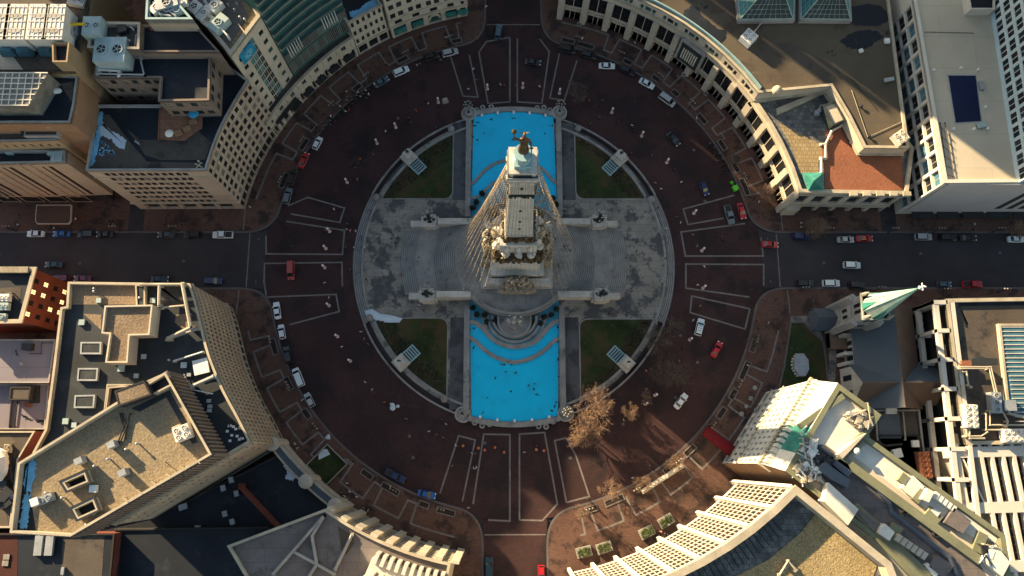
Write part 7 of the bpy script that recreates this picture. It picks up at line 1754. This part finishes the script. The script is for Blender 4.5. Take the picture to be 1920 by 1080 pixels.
# ================================================================== ring of striped posts
def post_mesh():
    m = MB(); n = 10; H = 2.9
    for k in range(8): m.lathe((0,0,k*H/8), [(.30,0),(.30,H/8)], n, k % 2)
    m.lathe((0,0,H), [(.30,0),(.20,.14),(.04,.2)], n, 1); m.lathe((0,0,0), [(.45,0),(.42,.12)], 12, 1)
    return m.mesh('striped_post', ['plastic_red', 'plastic_white'])
PMH = post_mesh()
PS = [(914,167),(822,192),(742,239),(707,269),(651,342),(618,434),(609,502),(617,573),(980,164),(1049,175),(1147,211),(1203,255),(1250,305),(1301,400),(1316,470),(1318,540),(1293,637),(1228,741),(1210,757),(611,466),(633,631),(657,677)]
PS.sort(key=lambda p: math.degrees(math.atan2(at(*p).x, at(*p).y)) % 360)
cnt = {}
def sector_name(p):
    q = at(*p); return ('upper' if q.y > 0 else 'lower')+' '+('right' if q.x > 0 else 'left')
for p in PS: cnt.setdefault(sector_name(p), []).append(p)
for sec, L in cnt.items():
    for i, p in enumerate(L):
        o = bpy.data.objects.new('striped_post', PMH); col.objects.link(o); c = at(p[0], p[1], 0); o.location = (c.x, c.y, 0)
        tag(o, '%s red and white striped post clockwise in the %s quarter of the circle' % (ordn[i], sec), 'striped post', 'striped posts set round the roadway')
dm = MB(); dm.lathe((0,0,0), [(.34,0),(.30,.95),(.12,1.05)], 12, 0); dm.lathe((0,0,.35), [(.345,0),(.335,.2)], 12, 1); DR = dm.mesh('traffic_drum', ['plastic_orange', 'plastic_white'])
for i, (x, y) in enumerate(sorted([(868,836),(909,844),(928,839),(945,848),(1006,843),(1020,845),(897,840)])):
    o = bpy.data.objects.new('traffic_drum', DR); col.objects.link(o); c = at(x, y, .5); o.location = (c.x, c.y, 0)
    tag(o, '%s orange drum from the left on the roadway below the lower pool' % ordn[i], 'traffic drum', 'orange drums below the lower pool')
m = MB(); c = at(740,763,0)
for k in range(9): m.blob((c.x+random.uniform(-.9,.9), c.y+random.uniform(-.7,.7), .35), .5, .45, .4, 0, 7, 5, .2)
m.build('white_bundle', 'snow', loc=(c.x,c.y,0), label='heap of white bags on the lower left roadway', cat='bundle')
m = MB(); c = at(835,190,0); m.obox((c.x,c.y), .3, 1.7, 1.3, .1, 1.3, 0, .7); m.obox((c.x,c.y), .3, 1.8, 1.4, 0, .12); m.build('covered_cart', 'trim_grey', loc=(c.x,c.y,0), label='small cart under a pale cover left of the upper pool', cat='cart')
m = MB(); c = at(617,821,0)
for k in range(6): m.blob((c.x+random.uniform(-.6,.6), c.y+random.uniform(-.5,.5), .3), .45, .4, .35, 0, 7, 5, .2)
m.build('snow_heap', 'snow', loc=(c.x,c.y,.1), label='small heap of snow on the lower left kerb', cat='snow')
# ================================================================== street furniture
def lamp_mesh():
    m = MB(); m.lathe((0,0,0), [(.22,0),(.18,.4),(.09,.6),(.07,4.2)], 8, 0); m.tube([(-.8,0,4.3),(0,0,4.15),(.8,0,4.3)], .05, .05, 5, 0)
    for x in (-.8, 0, .8): m.lathe((x,0,4.35), [(.08,0),(.21,.15),(.23,.35),(.12,.55)], 8, 1)
    return m.mesh('street_lamp', ['metal_dark', 'blind'])
LMH = lamp_mesh(); k = 0
LP = [(pol(67.6, a), a) for a in (20,31,42,52,63,74,106,117,128,139,150,161,199,210,221,232,243,254,286,297,308,319,330,341)]
qn = {}
for p, a in LP:
    q = ('upper' if a < 180 else 'lower')+' '+('right' if a < 90 or a > 270 else 'left'); qn[q] = qn.get(q, 0)+1
    o = bpy.data.objects.new('street_lamp', LMH); col.objects.link(o); o.location = (*p, .15); o.rotation_euler = (0, 0, R_(a+90))
    tag(o, '%s three globe street lamp counter clockwise on the %s kerb of the circle' % (ordn[qn[q]-1], q), 'street lamp', 'street lamps round the circle kerb')
for i, (x, y) in enumerate(((30,433),(225,433),(335,433),(1545,436),(1665,436),(1750,436),(1860,436),(1500,545),(1640,545),(1760,548),(1870,548))):
    c = at(x, y, .15); o = bpy.data.objects.new('street_lamp', LMH); col.objects.link(o); o.location = c
    n_ = i if i < 3 else (i-3 if i < 7 else i-7)
    tag(o, '%s street lamp from the left on the %s' % (ordn[n_], 'upper kerb of the left street' if i < 3 else ('upper kerb of the right street' if i < 7 else 'lower kerb of the right street')), 'street lamp', 'street lamps along the cross street')
# planters on the lower right pavement
PB = [(1095,1035),(1133,1027),(1213,998),(1249,977)]
for i, (x, y) in enumerate(PB):
    c = at(x, y, .7); a = math.atan2(c.y, c.x)+math.pi/2; t = thing('box_planter', '%s square stone planter from the left before the white grid tower' % ordn[i], 'planter', (c.x, c.y, .15), 0, 'stone planters before the grid tower')
    m = MB(); m.obox((c.x,c.y), a, 3.9, 2.5, .15, .95); m.build('box', 'step_stone', t)
    m = MB(); rnd = random.Random(i)
    for k in range(60):
        u, v = rnd.uniform(-1.6,1.6), rnd.uniform(-.9,.9); q = rnd.uniform(.15,.32); m.blob((c.x+u*math.cos(a)-v*math.sin(a), c.y+u*math.sin(a)+v*math.cos(a), 1.05), q, q, q*.8, 0, 5, 4, .3)
    m.build('green_plants', 'hedge_green', t)
P6 = [(1086,68,'white'),(1280,142,'tan'),(1323,175,'white'),(1287,196,'blue')]
for i, (x, y, c_) in enumerate(((1086,46),(1282,140),(1323,176)) and [(1086,46,0),(1282,140,1),(1323,176,2)]):
    c = at(x, y, .5); m = MB(); m.lathe((c.x,c.y,.15), [(.5,0),(.68,.75),(.6,.75),(.5,.6)], 14, 0); m.lathe((c.x,c.y,.15), [(.52,.55),(.1,.66)], 10, 1); m.build('round_planter', ['trim_grey', 'soil'], loc=(c.x,c.y,.15), label='%s round planter from the left before the curved arcade' % ordn[i], cat='planter', group='planters before the curved arcade')
# cafe tables on the right pavement
for i, (x, y, r_) in enumerate(((1415,727,.6),(1407,747,.75),(1399,762,.5),(1390,776,.75),(1417,770,.75),(1425,757,.45))):
    c = at(x, y, .7); m = MB(); m.lathe((c.x,c.y,.15), [(.3,0),(.05,.06),(.05,.7),(r_,.72),(r_,.78)], 4 if r_ > .7 else 14, 0, 1, 1, .6); m.build('cafe_table', 'trim_grey', loc=(c.x,c.y,.15), label='%s cafe table from the top on the pavement by the church lawn' % ordn[i], cat='table', group='tables on the right pavement')
# news stand kiosks on pavement edge, right plaza sign
m = MB(); A, B = xy(1204,923,1.2), xy(1281,873,1.2); m.strip([A, B], 1.1, .15, 1.1)
for k in range(12):
    t_ = (k+.5)/12; p = (A[0]+(B[0]-A[0])*t_, A[1]+(B[1]-A[1])*t_); m.blob((p[0], p[1], 1.15), .5, .35, .35, 0, 6, 4, .3)
m.build('white_stone_bench', 'trim_white', loc=(*A,.15), label='long white stone bench on the sunlit lower right pavement', cat='bench')
# ================================================================== trees, bare or with dry copper leaves
def tree(px, py, zc, rad, H, label, bark='bark_grey', leaf=None, n1=9, seed=1, group=None, twig=260, lean=(0,0)):
    rnd = random.Random(seed); c = at(px, py, zc); X, Y = c.x, c.y
    t = thing('bare_tree' if not leaf else 'copper_tree', label, 'tree', (X, Y, .15), 0, group)
    tr = MB(); hb = H*.32; tr.tube([(X,Y,.1),(X+.05,Y,hb*.5),(X,Y+.05,hb)], H*.028, H*.02, 7); tr.build('trunk', bark, t)
    br = MB(); tips = []
    def grow(p, d, l, r, lev):
        q = p+d*l*.5+Vector((rnd.gauss(0,.05),rnd.gauss(0,.05),0))*l; e = q+(d+Vector((rnd.gauss(0,.15),rnd.gauss(0,.15),.1))).normalized()*l*.5
        br.tube([p, q, e], r, r*.55, 4 if lev > 0 else 6, 0, False)
        if lev >= 3: tips.append((e, d)); return
        for k in range(3 if lev else 4):
            a = Vector((rnd.gauss(0,1), rnd.gauss(0,1), rnd.gauss(.25,.5))).normalized(); nd = (d*.9+a*.75).normalized()
            grow(e if k else q, nd, l*rnd.uniform(.55,.8), r*.55, lev+1)
    for k in range(n1):
        a = 6.283*k/n1+rnd.uniform(-.3,.3); el = rnd.uniform(.25, 1.25)
        grow(Vector((X, Y, hb*rnd.uniform(.75,1.05))), Vector((math.cos(a)*math.cos(el), math.sin(a)*math.cos(el), math.sin(el))), rad*rnd.uniform(.36,.52), H*.012, 0)
    br.build('branches', bark, t)
    tw = MB(); M_ = [bark]+([leaf] if leaf else [])
    for e, d in tips:
        for k in range(3):
            a = (d+Vector((rnd.gauss(0,.7),rnd.gauss(0,.7),rnd.gauss(.2,.4)))).normalized(); l = rad*rnd.uniform(.10,.22); tw.tube([e, e+a*l], .022, .012, 3, 0, False)
            if leaf:
                for j in range(3):
                    q = e+a*l*rnd.random(); u = Vector((rnd.gauss(0,1),rnd.gauss(0,1),rnd.gauss(0,1))).normalized(); v = u.orthogonal().normalized(); s_ = rnd.uniform(.07,.16)
                    tw.add([q, q+u*s_+v*s_*.4, q+u*s_*2, q+u*s_-v*s_*.4], [(0,1,2,3)], 1)
    tw.build('crown', M_, t)
tree(1118,762,6,6.6,11,'largest copper brown tree beside the lower right pool corner','bark_copper','leaf_copper',12,1)
tree(1094,812,5,5.0,9,'second copper brown tree on the roadway, just below the largest one','bark_copper','leaf_copper',11,2)
tree(1183,772,3,2.6,6,'small coppery tree right of the large copper tree','bark_copper',None,8,3)
tree(1148,917,4,3.2,7,'grey bare tree on the bottom kerb right of the street','bark_copper',None,9,4)
tree(1530,428,4,3.6,7,'sunlit bare tree on the upper kerb of the right street','bark_copper',None,14,5)
tree(1437,362,4,3.2,7,'sunlit bare tree at the corner of the curved arcade building','bark_copper',None,11,6)
tree(1082,172,4,3.6,8,'faint bare tree by the upper right pool corner',n1=8,seed=7)
tree(1232,640,5,4.4,9,'upper bare tree on the lower right ring steps',n1=9,seed=8)
tree(1258,610,5,3.6,8,'bare tree on the roadway right of the ring steps',n1=8,seed=9)
tree(1262,700,5,5.0,10,'wide bare tree on the lower right roadway',n1=10,seed=10)
tree(1238,700,5,3.0,7,'small bare tree next to the wide bare one, lower right',n1=8,seed=11)
tree(1212,745,3,2.2,6,'small bare tree between the copper trees and the striped posts',bark='bark_copper',n1=8,seed=12)
tree(1092,960,3,2.4,6,'bare tree at the pavement corner of the bottom street','bark_copper',None,8,13)
tree(1205,905,3,2.6,6,'bare tree in the sunlit bed by the white stone bench','bark_copper',None,9,14)
tree(1265,868,3,2.8,6,'bare tree in the bed at the upper end of the white stone bench','bark_copper',None,9,15)
tree(1912,432,4,3,7,'bare tree at the right edge above the white car','bark_copper',None,9,16)
tree(1425,640,4,3.2,7,'bare tree in the right kerb beds by the church lawn',n1=9,seed=17)
tree(1380,300,3,2.4,6,'bare tree on the right pavement above the pedal cab',n1=8,seed=18)
